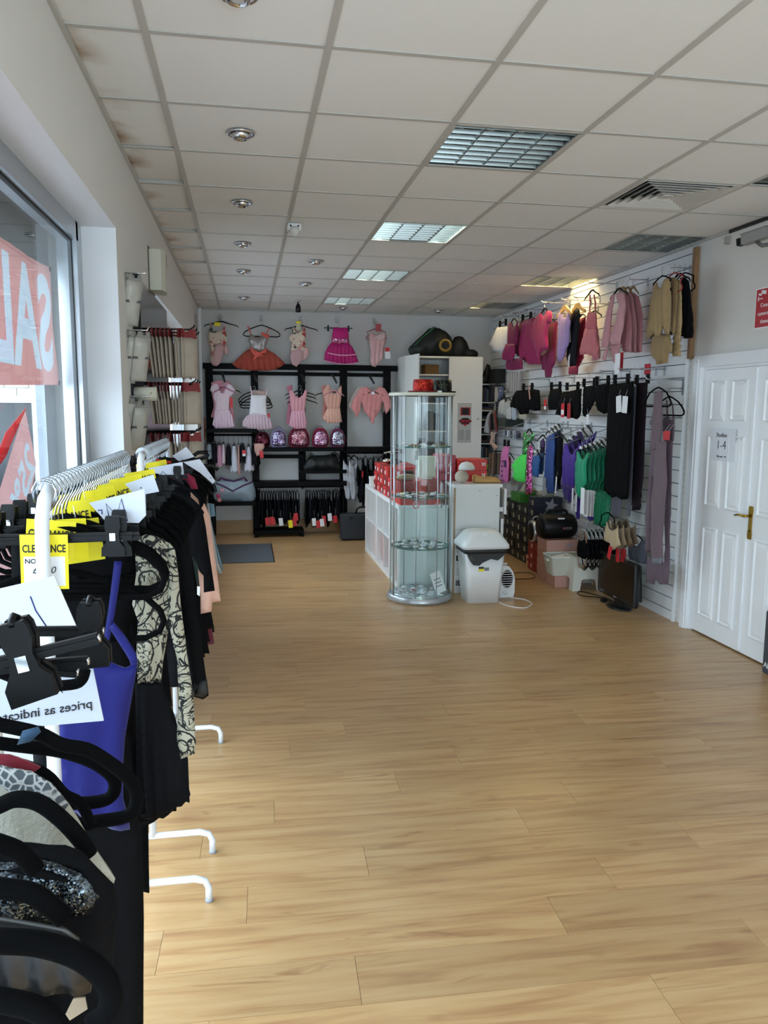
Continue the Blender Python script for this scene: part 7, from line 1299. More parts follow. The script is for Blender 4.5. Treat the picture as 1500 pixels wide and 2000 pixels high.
MB().lathe([(.085, 0), (.10, .02), (.10, .28), (.085, .30)], 26, (2.79, 7.33, .306 + .103), 'X').build('body', M_black, t); MB().lathe([(.098, -.004), (.108, 0), (.108, .045), (.098, .05)], 26, (2.80, 7.33, .306 + .108), 'X').build('silver_rim', M_alu, t); MB().tube([(2.82, 7.33, .50), (2.82, 7.33, .545), (2.84, 7.33, .56), (3.03, 7.33, .56), (3.05, 7.33, .545), (3.05, 7.33, .50)], .008, 8).build('handle', M_alu, t)
cpk2 = mat('box_blush', '#b98a7c', .5, 0, .06, 8)
t = carton('shoe_box', 'wide blush pink box under the black boombox', 'box', 2.78, 3.10, 6.86, 7.10, .285, .40, cpk2, 'blush pink boxes by the slatwall', .05); MB().prism([(2.97, .345), (3.01, .365), (3.05, .365), (3.02, .325)], fback(6.8585), 0, .0012).build('logo_print', mat('print_mauve', '#9a8a98', .5), t)
carton('shoe_box', 'second blush box under the wide one', 'box', 2.785, 3.09, 6.87, 7.10, .14, .283, cpk2, 'blush pink boxes by the slatwall', .045); carton('shoe_box', 'third blush box at floor level behind the basket', 'box', 2.785, 3.09, 6.88, 7.10, .0, .138, cpk2, 'blush pink boxes by the slatwall', .045)
t = thing('boombox', 'black AXESS boombox with top handle on the pink boxes', 'boombox', (2.90, 6.98, .40))
MB().lathe([(.06, 0), (.105, .015), (.118, .05), (.118, .31), (.105, .345), (.06, .36)], 28, (2.745, 6.99, .40 + .118), 'X').build('body', M_black, t)
MB().tube([(2.82, 6.99, .625), (2.825, 6.99, .66), (2.85, 6.99, .67), (3.0, 6.99, .67), (3.025, 6.99, .66), (3.03, 6.99, .625)], .012, 8).build('handle', M_black, t); MB().box(2.905, 2.97, 6.90, 6.912, .592, .606).build('label_sticker', M_tagw, t)
text('AXESS', .034, (2.985, 6.868, .51), (1, 0, 0), (0, 0, 1), mat('print_chrome', '#a9a9ac', .3, .5), t, shear=.2); text('X', .036, (2.958, 6.8675, .51), (1, 0, 0), (0, 0, 1), M_red, t, shear=.2)
for s_ in (2.746, 3.104): MB().lathe([(.0, -.003), (.08, -.003), (.085, .003)], 22, (s_, 6.99, .514), 'X').build('speaker_cone', M_blackmetal, t)
carton('shoe_box', 'blush box on the floor under the white basket', 'box', 2.775, 3.05, 6.62, 6.85, 0, .105, cpk2, 'blush pink boxes by the slatwall', .04)
# woven basket
t = thing('plastic_basket', 'white woven plastic basket holding paper on a pink box', 'basket', (2.88, 6.72, .107)); wv = mat('basket_weave', '#c4c4b6', .5, 0, .3, 140, .3, bscale=220)
a0, a1 = tapered(2.765, 3.03, 6.63, 6.83, .107, 2.735, 3.07, 6.60, 6.85, .285, .03); loft([a0, a1], False).build('side', wv, t); loft([tapered(2.765, 3.03, 6.63, 6.83, .107, 2.765, 3.03, 6.63, 6.83, .112, .03)[0], tapered(2.765, 3.03, 6.63, 6.83, .107, 2.765, 3.03, 6.63, 6.83, .112, .03)[1]]).build('bottom', wv, t)
MB().tube(a1, .006, 6, closed=True).build('rim', M_binw, t); MB().box(2.728, 2.742, 6.70, 6.76, .235, .255).build('grip', M_binw, t)
MB().obox((2.92, 6.74, .27), (.98, 0, .2), (0, 1, 0), (-.2, 0, .98), .12, .09, .004).build('paper_sheet', M_tagw, None, 'folded white paper lying in the woven basket', 'paper')
# step stool
t = thing('step_stool', 'white plastic step stool with two printed eyes', 'stool', (3.03, 6.61, 0)); ms_ = mat('stool_plastic', '#d4d1c6', .45, 0, .03, 6)
zt = .30
T = lambda y0, y1, x0, x1: None
def wall4(face, m):
    pass
# four side walls with cut-out arches
X0, X1, Y0, Y1 = 2.875, 3.19, 6.455, 6.77; i = .035
fz = lambda u, v, w: Vector((u + (3.0325 - u) * .22 * v / zt, Y0 + i * v / zt + w, v)); bz = lambda u, v, w: Vector((u + (3.0325 - u) * .22 * v / zt, Y1 - i * v / zt - w, v))
lz = lambda u, v, w: Vector((X0 + i * v / zt + w, u + (6.6125 - u) * .22 * v / zt, v)); rz_ = lambda u, v, w: Vector((X1 - i * v / zt - w, u + (6.6125 - u) * .22 * v / zt, v))
def arch(a, b_): return [(a, 0), (a + .075, 0), (a + .085, .09), (a + .105, .105), (b_ - .105, .105), (b_ - .085, .09), (b_ - .075, 0), (b_, 0), (b_, zt), (a, zt)]
for fn, a, b_ in ((fz, X0, X1), (bz, X0, X1), (lz, Y0, Y1), (rz_, Y0, Y1)): MB().prism(arch(a, b_), fn, 0, .006).build('side_wall', ms_, t)
MB().rbox(X0 + .03, X1 - .03, Y0 + .03, Y1 - .03, zt - .006, zt + .006, .006).build('top', ms_, t)
for k in range(4):
    for j in range(3): MB().box(X0 + .05 + k * .056, X0 + .095 + k * .056, Y0 + .055 + j * .07, Y0 + .11 + j * .07, zt + .006, zt + .008).build('grip_pad', mat('stool_grip', '#8f8d84', .8), t)
for dx in (-.035, .04): MB().lathe([(.018, -.001), (.018, .001)], 14, (3.03 + dx, Y0 + .022, .20), 'Y').build('printed_eye', mat('eye_olive', '#6a6548', .6), t); MB().lathe([(.008, -.001), (.008, .001)], 10, (3.03 + dx, Y0 + .0205, .20), 'Y').build('pupil', M_ink, t)
MB().box(3.17, 3.172, 6.36, 6.42, .0, .07).build('swing_tag', M_tagr, None, 'red tag hanging low between stool and television', 'tag')
# television
t = thing('television', 'flat black television on an oval stand facing the shop floor', 'television', (3.06, 5.88, 0)); TX = 3.0; tv = mat('tv_plastic', '#0d0f12', .3, 0, .05, 20)
MB().rbox(TX, TX + .05, 5.56, 6.22, .065, .42, .012).build('bezel', tv, t); MB().box(TX - .002, TX + .002, 5.585, 6.195, .12, .395).build('screen', mat('tv_screen', '#0b0a09', .22, 0, .05, 10), t)
MB().prism([(5.62, .10), (6.16, .10), (6.12, .39), (5.66, .39)], fright(TX + .05), 0, -.055).build('rear_shell', tv, t); MB().lathe([(.09, 0), (.095, .006), (.07, .014), (0, .016)], 26, (TX + .03, 5.86, 0), sx=1.0, sy=1.5).build('stand', tv, t); MB().box(TX + .015, TX + .055, 5.80, 5.92, .01, .09).build('neck', tv, t)
MB().box(TX - .003, TX - .001, 5.85, 5.91, .083, .092).build('badge', mat('badge_grey', '#7d8085', .4), t); MB().box(TX - .003, TX - .001, 6.08, 6.18, .085, .092).build('badge', MATS['badge_grey'], t)
cable('black television cable curling on the floor to its plug', [(3.037,6.002),(3.009,6.188),(2.899,6.26),(2.885,6.358),(2.936,6.429),(2.993,6.361),(3.053,6.181),(3.064,5.963),(3.027,5.799)], .004, M_black)
t = thing('mains_plug', 'black mains plug lying by the television cable', 'plug', ([(2.984,6.046)][0][0], [(2.984,6.046)][0][1], 0)); px_, py2 = [(2.984,6.046)][0]
MB().rbox(px_ - .025, px_ + .025, py2 - .022, py2 + .022, .001, .035, .008).build('body', M_black, t); MB().box(px_ - .004, px_ + .004, py2 + .02, py2 + .04, .012, .018).build('pin', M_brass, t)
# dark carrier at the door
t = thing('carrier_box', 'dark grey printed box standing against the door at the picture edge', 'box', (3.2, 3.95, 0)); cg = mat('carrier_grey', '#3d4046', .6, 0, .05, 10)
MB().rbox(3.175, 3.235, 3.66, 4.232, 0, .40, .008).build('body', cg, t); text('AB', .05, (3.174, 4.215, .055), RU, RV, M_tagw, t, align='LEFT'); MB().box(3.18, 3.232, 3.68, 4.22, .395, .402).build('top_flap', cg, t)

# ================================================================== clearance garment rails along the window
M_rail = mat('white_powder_coat', '#e3e8ee', .3, 0, .015, 10)
def garment_rail(xc, y0, y1, zb, label, fx=.21):
    t = thing('garment_rail', label, 'garment rail', (xc, (y0 + y1) / 2, 0), 'white clearance rails'); r = .0125
    for ye, s_ in ((y0, 1), (y1, -1)):
        MB().tube([(xc, ye, .085), (xc, ye, zb - .09), (xc, ye + s_ * .008, zb - .045), (xc, ye + s_ * .03, zb - .015), (xc, ye + s_ * .07, zb)], r, 12).build('post', M_rail, t)
        P = [(xc - fx, ye, .006), (xc - fx, ye, .05), (xc - fx + .012, ye, .075), (xc - fx + .045, ye, .085), (xc, ye, .085), (xc + fx - .045, ye, .085), (xc + fx - .012, ye, .075), (xc + fx, ye, .05), (xc + fx, ye, .006)]
        MB().tube(P, .0115, 10).build('foot', M_rail, t)
        for s2 in (-1, 1): MB().lathe([(.013, 0), (.013, .01)], 10, (xc + s2 * fx, ye, 0)).build('foot_cap', mat('foot_cap_grey', '#9aa0a6', .6), t)
    MB().tube([(xc, y0 + .07, zb), (xc, y1 - .07, zb)], .0115, 12).build('top_bar', M_rail, t)
    MB().tube([(xc, y0, .16), (xc, y1, .16)], .009, 8).build('lower_bar', M_rail, t)
    return t
XA, ZA, XB, ZB = -.30, 1.44, -.36, 1.485
garment_rail(XB, 1.44, 2.46, ZB, 'white clearance rail in the middle, with the blue camisole'); garment_rail(XB, 2.75, 3.71, ZB - .012, 'white clearance rail furthest along the window'); garment_rail(XA, -.05, .93, ZA, 'white clearance rail nearest the viewer, mostly hidden')
M_tagk = mat('tag_print_black', '#0c0c0c', .6)
def fr_y(Y): return fback(Y)
def railhook(xc, y, zb, t, r=.0019):
    g = lambda a, b_: (xc + a, y, zb + b_)
    MB().tube([g(-.019, -.016), g(-.021, .004), g(-.013, .019), g(0, .0235), g(.013, .018), g(.020, .003), g(.014, -.018), g(.004, -.034), g(0, -.05), g(0, -.072)], r, 6).build('hook', M_hook, t)
def rail_hanger(xc, y, zb, kind, wd, label, group, mcol=None, rz=0., clips=True):
    t = thing('hanger', label, 'hanger', (xc, y, zb - .2), group); c, s_ = math.cos(rz), math.sin(rz); f = FR((xc, y, zb), (c, s_, 0), (0, 0, 1), (s_, -c, 0))
    railhook(xc, y, zb, t); h = wd / 2
    if kind == 'loop':
        P = [f(0, -.066, 0), f(.05, -.075, 0), f(.10, -.094, 0), f(h - .03, -.13, 0), f(h - .006, -.155, 0), f(h, -.176, 0), f(h - .008, -.196, 0), f(h - .035, -.208, 0), f(0, -.205, 0), f(-h + .035, -.208, 0), f(-h + .008, -.196, 0), f(-h, -.176, 0), f(-h + .006, -.155, 0), f(-h + .03, -.13, 0), f(-.10, -.094, 0), f(-.05, -.075, 0)]
        MB().tube(P, .0062, 8, closed=True).build('frame', mcol or M_flock, t)
    else:
        m = mcol or M_bplas
        MB().obox(f(0, -.083, 0), (c, s_, 0), (0, 0, 1), (s_, -c, 0), h, .007, .004).obox(f(0, -.083, 0), (c, s_, 0), (0, 0, 1), (s_, -c, 0), h, .002, .007).build('bar', m, t)
        for s2 in (-1, 1):
            u = s2 * h * .78
            k_ = MB().prism([(u + a, b_) for a, b_ in ((-.013, -.050), (-.011, -.044), (.011, -.044), (.013, -.050), (.014, -.062), (.011, -.078), (.012, -.092), (.020, -.102), (.021, -.118), (-.021, -.118), (-.020, -.102), (-.012, -.092), (-.011, -.078), (-.014, -.062))], f, .005, .014).prism([(u + a, b_) for a, b_ in ((-.013, -.050), (.013, -.050), (.012, -.092), (.020, -.118), (-.020, -.118), (-.012, -.092))], f, -.014, -.005).build('clip', m, t)
            MB().prism([(u - .005, -.075), (u + .005, -.075), (u + .005, -.089), (u - .005, -.089)], f, .0145, .0165).build('clip_spring', M_steel, k_)
    return t
def dress(xc, y, zb, hw_, drop, ln, m, label, group, rz=0., name='dress', cat='dress', hem=1.15, t_=.03, fold=.008, nf=5, ph=0.):
    c, s_ = math.cos(rz), math.sin(rz); f = FR((xc, y, zb), (c, s_, 0), (0, 0, 1), (s_, -c, 0))
    P = [(-hw_ * .45, -drop + .02), (-hw_, -drop - .05), (-hw_ * 1.04, -drop - .16), (-hw_ * .82, -drop - .24), (-hw_ * .86, -drop - .4), (-hw_ * hem, -drop - ln), (hw_ * hem, -drop - ln), (hw_ * .86, -drop - .4), (hw_ * .82, -drop - .24), (hw_ * 1.04, -drop - .16), (hw_, -drop - .05), (hw_ * .45, -drop + .02), (hw_ * .25, -drop - .05), (-hw_ * .25, -drop - .05)]
    return garment(name, label, cat, f, [('body', P, m, dict(t=t_, fold=fold, nf=nf, ph=ph))], group, base=f(0, -drop - ln, 0))
def clear_tag(xc, y, zb, w, h, rz, roll, label, full=False, drop=.05):
    c, s_ = math.cos(rz), math.sin(rz); U = Vector((c, s_, 0)); N_ = Vector((s_, -c, 0)); V = Vector((0, 0, 1)); U2 = (U * math.cos(roll) + V * math.sin(roll)); V2 = (V * math.cos(roll) - U * math.sin(roll))
    o = Vector((xc, y, zb - drop - h / 2)); f = FR(o, U2, V2, N_)
    t = thing('clearance_tag', label, 'price tag', tuple(o - Vector((0, 0, h / 2))), 'yellow clearance tags')
    MB().prism([(-w / 2, -h / 2), (w / 2, -h / 2), (w / 2, h / 2), (-w / 2, h / 2)], f, -.0006, .0006).build('card', M_tagy, t)
    text('CLEARANCE', w * .165, f(0, h * .24 if full else .12 * h, .001), U2, V2, M_tagk, t, ext=.0004, bold=w * .004).scale = (.98, 1.45, 1)
    if full:
        MB().prism([(-w * .43, -h * .44), (w * .43, -h * .44), (w * .43, h * .10), (-w * .43, h * .10)], f, .0007, .001).build('white_panel', M_tagw, t)
        text('NOW', w * .15, f(-w * .21, h * .015, .0012), U2, V2, M_tagk, t, ext=.0003, bold=w * .003); text('£6.00', w * .22, f(-w * .02, -h * .15, .0012), U2, V2, M_ink, t, ext=.0003, shear=.25)
    MB().tube([f(0, h / 2, 0), f(0, h / 2 + .03, 0)], .0008, 4).build('tag_string', M_wh, t)
    return t
KD = [fab('#060608', .85), fab('#08080b', .8), fab('#0b0b10', .85)]; NV = fab('#0e1524', .8)
rr_ = random.Random(12)
# ---- middle rail: packed hangers
ys = [1.475 + .0315 * k for k in range(30)]
for k, y in enumerate(ys):
    kind = 'clip' if k % 3 == 0 else 'loop'; rz = rr_.uniform(-.14, .10)
    rail_hanger(XB, y, ZB, kind, .40 if kind == 'loop' else .30, 'black %s hanger, %s along the middle clearance rail' % ('clip' if kind == 'clip' else 'flocked', ordw(k)), ('clip' if kind == 'clip' else 'flocked') + ' hangers on the middle rail', rz=rz)
    if k in (0, 1, 2, 3, 4, 5, 6, 17, 18, 29) : continue
    dress(XB, y + .012, ZB, .125 + rr_.uniform(-.02, .01), .085 if kind == 'loop' else .105, .62 + rr_.uniform(0, .33) if k > 6 else .9 + rr_.uniform(0, .12), KD[k % 3] if k % 5 else NV, 'black dress packed on the middle clearance rail, %s along' % ordw(k), 'black dresses on the middle rail', rz, hem=(.86 if k < 14 else 1.0) + rr_.uniform(-.1, .08), ph=k)
# ---- front pieces of the middle rail
def YG(name, label, cat, Y, parts, group=None, tags=()): return garment(name, label, cat, fback(Y), parts, group, tags)
bl_ = fab('#070b5e', .6); 
YG('camisole', 'royal blue camisole with thin straps at the front of the rail', 'top', 1.50, [
    ('body', [(-0.325,1.145),(-0.299,1.157),(-0.273,1.16),(-0.252,1.148),(-0.237,1.141),(-0.22,1.148),(-0.215,1.144),(-0.229,1.073),(-0.243,1.001),(-0.249,0.939),(-0.251,0.875),(-0.243,0.832),(-0.241,0.808),(-0.273,0.815),(-0.306,0.825),(-0.338,0.851),(-0.367,0.875),(-0.371,1),(-0.358,1.081)], bl_, dict(t=.02, fold=.006, nf=3)),
    ('strap', [(-0.249,1.35),(-0.235,1.349),(-0.243,1.299),(-0.253,1.245),(-0.261,1.21),(-0.271,1.161),(-0.28,1.161),(-0.271,1.216),(-0.263,1.26)], bl_, dict(t=.005, fold=0)),
    ('strap', [(-0.263,1.221),(-0.256,1.234),(-0.234,1.203),(-0.215,1.166),(-0.214,1.146),(-0.226,1.144),(-0.229,1.157),(-0.244,1.186)], bl_, dict(t=.005, fold=0)),
    ('side_seam', [(-0.23,1.108),(-0.228,1.108),(-0.249,1.006),(-0.263,0.882),(-0.266,0.882),(-0.252,1.006)], fab('#0c107a', .6), dict(t=.004, fold=0))])
YG('dress', 'long black dress reaching to the floor at the near end of the rail', 'dress', 1.53, [('body', [(-0.361,1.111),(-0.285,1.107),(-0.244,0.988),(-0.235,0.858),(-0.222,0.769),(-0.226,0.589),(-0.235,0.357),(-0.239,0.262),(-0.391,0.262),(-0.46,0.273),(-0.427,0.724),(-0.398,0.936)], KD[0], dict(t=.03, fold=.008, nf=5))])
def damask():
    m, nt, b, N, L = nodes('damask_lace'); tc = N.new('ShaderNodeTexCoord'); mp = N.new('ShaderNodeMapping'); mp.inputs['Scale'].default_value = (1, 1, 1); L.new(tc.outputs['Object'], mp.inputs['Vector'])
    n1 = N.new('ShaderNodeTexNoise'); n1.inputs['Scale'].default_value = 24; n1.inputs['Detail'].default_value = 1.5; n1.inputs['Distortion'].default_value = 2.2; L.new(mp.outputs[0], n1.inputs['Vector'])
    s1 = N.new('ShaderNodeMath'); s1.operation = 'SUBTRACT'; s1.inputs[1].default_value = .5; L.new(n1.outputs['Fac'], s1.inputs[0]); ab = N.new('ShaderNodeMath'); ab.operation = 'ABSOLUTE'; L.new(s1.outputs[0], ab.inputs[0])
    lt = N.new('ShaderNodeMath'); lt.operation = 'LESS_THAN'; lt.inputs[1].default_value = .03; L.new(ab.outputs[0], lt.inputs[0])
    v = N.new('ShaderNodeTexVoronoi'); v.inputs['Scale'].default_value = 14; L.new(mp.outputs[0], v.inputs['Vector']); wv_ = N.new('ShaderNodeMath'); wv_.operation = 'MULTIPLY'; wv_.inputs[1].default_value = 26; L.new(v.outputs['Distance'], wv_.inputs[0]); sn = N.new('ShaderNodeMath'); sn.operation = 'SINE'; L.new(wv_.outputs[0], sn.inputs[0]); g2 = N.new('ShaderNodeMath'); g2.operation = 'GREATER_THAN'; g2.inputs[1].default_value = .80; L.new(sn.outputs[0], g2.inputs[0])
    mx = N.new('ShaderNodeMath'); mx.operation = 'MAXIMUM'; L.new(lt.outputs[0], mx.inputs[0]); L.new(g2.outputs[0], mx.inputs[1])
    c = N.new('ShaderNodeMix'); c.data_type = 'RGBA'; L.new(mx.outputs[0], c.inputs[0]); c.inputs[6].default_value = RGB('#a09a86'); c.inputs[7].default_value = RGB('#060606'); L.new(c.outputs[2], b.inputs['Base Color']); b.inputs['Roughness'].default_value = .8; return m
dm_ = damask()
YG('dress', 'cream and black damask dress with long sleeve on the middle rail', 'dress', 1.61, [
    ('body', [(-0.218,1.376),(-0.204,1.382),(-0.183,1.377),(-0.162,1.365),(-0.151,1.351),(-0.146,1.312),(-0.15,1.267),(-0.161,1.216),(-0.168,1.171),(-0.179,1.112),(-0.184,1.07),(-0.23,1.072),(-0.23,1.141),(-0.225,1.206),(-0.236,1.238),(-0.225,1.302),(-0.226,1.346)], dm_, dict(t=.03, fold=.006, nf=4)),
    ('sleeve', [(-0.158,1.366),(-0.147,1.351),(-0.142,1.302),(-0.139,1.237),(-0.13,1.139),(-0.119,1.039),(-0.116,0.937),(-0.119,0.914),(-0.154,0.9),(-0.155,0.957),(-0.148,1.041),(-0.15,1.124),(-0.162,1.19),(-0.164,1.27)], dm_, dict(t=.03, fold=.005, nf=3, w0=.01)),
    ('black_skirt', [(-0.235,1.071),(-0.183,1.068),(-0.16,0.996),(-0.134,0.898),(-0.133,0.803),(-0.167,0.788),(-0.192,0.773),(-0.233,0.766),(-0.24,0.864)], KD[1], dict(t=.04, fold=.008, nf=5))])
YG('dress', 'long black jersey dress with hem just above the rail feet', 'dress', 1.67, [('body', [(-0.289,0.954),(-0.251,0.928),(-0.231,0.891),(-0.212,0.878),(-0.156,0.874),(-0.136,0.788),(-0.143,0.777),(-0.167,0.765),(-0.167,0.753),(-0.195,0.739),(-0.237,0.723),(-0.271,0.726),(-0.282,0.86)], KD[0], dict(t=.03, fold=.007, nf=5))])
YG('cardigan', 'black lace cardigan with studded cuff behind the damask dress', 'cardigan', 2.38, [('body', [(-0.3,1.298),(-0.234,1.278),(-0.177,1.249),(-0.173,1.202),(-0.163,1.087),(-0.156,0.99),(-0.141,0.843),(-0.13,0.748),(-0.148,0.733),(-0.178,0.746),(-0.199,0.944),(-0.211,1.137),(-0.227,1.208)], fab('#09090b', .8), dict(t=.03, fold=.006, nf=4)), ('cuff', [(-0.173,0.793),(-0.134,0.8),(-0.13,0.756),(-0.147,0.742),(-0.175,0.753)], mat('studded_lace', '#1a1a1c', .6, 0, .9, 90), dict(t=.03, fold=.002, w0=.005))])
# loose loop hangers seen in front of the damask dress
rail_hanger(XB, 1.515, ZB - .085, 'loop', .39, 'black flocked hanger hanging low across the blue strap', None, rz=.05)
rail_hanger(XB, 1.478, ZB - .005, 'clip', .32, 'black clip hanger holding the royal blue camisole', None, rz=.12)
# yellow tags
clear_tag(-.362, 1.457, ZB, .081, .100, .02, -.02, 'yellow clearance tag priced in pounds, just behind the rail post', True, .075)
for k, (x, y, w, h, rz, ro, d) in enumerate(((-.36, 1.50, .085, .07, .1, -.1, .055), (-.345, 1.545, .085, .08, -.1, .05, .06), (-.33, 1.60, .085, .085, .05, .12, .07), (-.36, 1.66, .085, .08, .15, .1, .04), (-.33, 1.72, .085, .085, -.05, .2, .045), (-.37, 1.78, .08, .08, .1, .15, .035), (-.335, 1.86, .085, .08, .0, .25, .035), (-.32, 1.96, .085, .08, .1, .2, .03), (-.31, 2.12, .085, .07, .0, .2, .03), (-.30, 2.30, .085, .06, .1, .15, .03))):
    clear_tag(x, y, ZB, w, h, rz, ro, 'yellow clearance tag number %s along the middle rail' % ('one two three four five six seven eight nine ten'.split()[k]), False, d)
for k, (x, y, ro) in enumerate(((-.35, 2.90, .1), (-.33, 2.99, .2))): clear_tag(x, y, ZB, .08, .07, .05, ro, ('first', 'second')[k] + ' yellow clearance tag on the far rail', False, .05)
M_paper = mat('sign_paper', '#c3c8d4', .7, 0, .02, 8)
def sheet(Y, poly, label, strokes=(), ink=None, thick=.0012, r=.0012):
    t = thing('size_sheet', label, 'paper sign', tuple(fback(Y)(poly[0][0], min(p[1] for p in poly), 0)), 'handwritten paper signs on the rails'); f = fback(Y)
    MB().prism(poly, f, -thick, thick).build('paper', M_paper, t)
    for s_ in strokes: MB().tube([f(u, v, thick) for u, v in s_], r, 5).build('pen_stroke', ink or M_blueink, t)
    return t
sheet(1.56, [(-0.301,1.454),(-0.198,1.479),(-0.196,1.428),(-0.21,1.413),(-0.271,1.416)], 'white paper sign with blue letter M between the clearance tags', [[(-0.265,1.425),(-0.27,1.452),(-0.251,1.428),(-0.241,1.461),(-0.231,1.417)], [(-0.285,1.439),(-0.278,1.44),(-0.278,1.432)]])
sheet(1.64, [(-0.233,1.45),(-0.206,1.471),(-0.206,1.424),(-0.222,1.405)], 'second white sign with yellow mark behind the letter M', [])
sheet(1.9, [(-0.284,1.457),(-0.219,1.479),(-0.207,1.438),(-0.261,1.428)], 'blank grey paper sign beyond the letter M sign', [[(-0.249,1.448),(-0.247,1.449),(-0.248,1.446)]])
sheet(2.85, [(-0.344,1.421),(-0.227,1.442),(-0.221,1.382),(-0.313,1.383)], 'white paper sign with blue caret mark on the far rail', [[(-0.306,1.39),(-0.296,1.41),(-0.282,1.394)]])
sheet(3.2, [(-0.294,1.442),(-0.238,1.478),(-0.207,1.438),(-0.268,1.421)], 'tilted blank paper sign at the far end of the far rail', [])
sheet(3.0, [(-0.236,1.431),(-0.175,1.442),(-0.119,1.358),(-0.129,1.348),(-0.176,1.391)], 'long white paper sign slipping off the far rail hangers', [[(-0.138,1.371),(-0.135,1.373),(-0.136,1.368)]])
sheet(1.30, [(-0.402,1.347),(-0.309,1.367),(-0.279,1.282),(-0.382,1.284),(-0.404,1.304)], 'paper sign with one blue stroke in front of the rail post', [[(-0.347,1.335),(-0.34,1.311),(-0.325,1.284)]])
pr_ = sheet(.92, [(-0.29,1.325),(-0.263,1.338),(-0.187,1.344),(-0.182,1.339),(-0.172,1.271),(-0.238,1.269),(-0.277,1.275),(-0.291,1.281)], 'paper price notice seen reversed, reading prices as indicated', [[(-0.219,1.312),(-0.216,1.308)]], M_ink, r=.0006)
P0 = [(-0.184,1.293),(-0.273,1.283)]; dU = Vector((P0[1][0] - P0[0][0], 0, P0[1][1] - P0[0][1])).normalized(); dV = Vector((-dU.z, 0, dU.x)) * -1
if dV.z < 0: dV = -dV
text('prices as indicated', .0155, Vector((P0[0][0], .92, P0[0][1])), dU, dV, M_ink, pr_, ext=.0022, align='LEFT', shear=-.1)
# ---- near rail: clip hangers and flocked hangers whose ends reach into view
def loopY(Y, poly, label, r=.0062, m=None):
    f = fback(Y); t = thing('hanger', label, 'hanger', tuple(f(poly[0][0], min(p[1] for p in poly), 0)), 'flocked hangers of the nearest rail')
    MB().tube([f(u, v, 0) for u, v in smooth_path(poly)], r, 10).build('frame', m or M_flock, t); railhook(XA, Y, ZA, t); MB().tube([(XA, Y, ZA - .07), (XA, Y, ZA - .075), tuple(f(poly[0][0], poly[0][1], 0))], .004, 6).build('neck', m or M_flock, t)
    return t
def clipY(Y, x0, z0, x1, z1, uc, label):
    t = thing('hanger', label, 'hanger', (XA, Y, ZA - .15), 'clip hangers of the nearest rail'); railhook(XA, Y, ZA, t)
    d = Vector((x1 - x0, 0, z1 - z0)); L_ = d.length; d.normalize(); n = Vector((-d.z, 0, d.x)); c = Vector(((x0 + x1) / 2, Y, (z0 + z1) / 2))
    MB().obox(c, d, n, (0, -1, 0), L_ / 2, .0055, .003).obox(c, d, n, (0, -1, 0), L_ / 2, .0018, .0052).build('bar', M_bplas, t)
    MB().tube([(x1, Y, z1), (x1 + d.x * .002, Y, z1 + d.z * .002)], .004, 8).build('bar_tip', M_steel, t)
    MB().tube([(XA, Y, ZA - .07), (XA, Y, z0 + (XA - x0) / max(x1 - x0, 1e-3) * (z1 - z0))], .004, 6).build('stem', M_bplas, t)
    for u in uc:
        q = Vector((x0, Y, z0)) + d * ((u - x0) / d.x); f = FR(q, d, n, (0, -1, 0))
        S_ = ((-.013, .030), (-.010, .036), (.010, .036), (.013, .030), (.014, .018), (.011, .004), (.013, -.010), (.021, -.020), (.022, -.040), (-.021, -.044), (-.022, -.026), (-.013, -.010), (-.011, .004), (-.014, .018))
        k_ = MB().prism(S_, f, .004, .012).prism(S_, f, -.012, -.004).build('clip', M_bplas, t); MB().prism([(-.005, .004), (.005, .004), (.005, -.011), (-.005, -.011)], f, .0125, .0145).build('clip_spring', M_steel, k_)
        MB().tube([q + Vector((0, -.013, 0)) + n * .034, q + n * .040, q + Vector((0, .013, 0)) + n * .034], .0035, 6).build('clip_grip', M_bplas, k_)
    return t
a_, b_ = [(-0.244,1.399),(-0.142,1.421)]; clipY(.75, a_[0], a_[1], b_[0], b_[1], [[(-0.208,1.406)][0][0]], 'nearest black clip hanger with large clip and chrome spring')
a_, b_ = [(-0.298,1.383),(-0.17,1.379)]; clipY(.925, a_[0], a_[1], b_[0], b_[1], [[(-0.183,1.38)][0][0]], 'black clip hanger in front of the letter sign')
a_, b_ = [(-0.26,1.379),(-0.163,1.383)]; clipY(.80, a_[0], a_[1], b_[0], b_[1], [], 'black clip hanger bar ending in a chrome tip, upper one')
a_, b_ = [(-0.27,1.374),(-0.18,1.362)]; clipY(.83, a_[0], a_[1], b_[0], b_[1], [], 'black clip hanger bar ending in a chrome tip, lower one')
loopY(.86, [(-0.271,1.359),(-0.255,1.351),(-0.231,1.339),(-0.193,1.338),(-0.182,1.343),(-0.178,1.354)], 'flocked hanger curling under the price notice')
loopY(.70, [(-0.233,1.366),(-0.218,1.361),(-0.187,1.351),(-0.168,1.339),(-0.147,1.333),(-0.129,1.32),(-0.112,1.303),(-0.105,1.286),(-0.108,1.271),(-0.118,1.265),(-0.142,1.263),(-0.156,1.262),(-0.23,1.266)], 'flocked hanger loop crossing in front of the blue camisole')
loopY(.735, [(-0.246,1.334),(-0.23,1.329),(-0.183,1.319),(-0.166,1.313),(-0.148,1.304),(-0.133,1.29),(-0.13,1.277),(-0.136,1.267),(-0.151,1.264),(-0.172,1.265)], 'flocked hanger with inner curl over the blue camisole')
loopY(.66, [(-0.225,1.349),(-0.195,1.343),(-0.172,1.331),(-0.158,1.312),(-0.146,1.303),(-0.137,1.282)], 'thin flocked hanger behind the cream lace top', .0045)
loopY(.575, [(-0.199,1.343),(-0.183,1.349),(-0.171,1.353),(-0.156,1.349),(-0.141,1.335),(-0.128,1.317),(-0.122,1.304)], 'flocked hanger lying over the cream lace top')
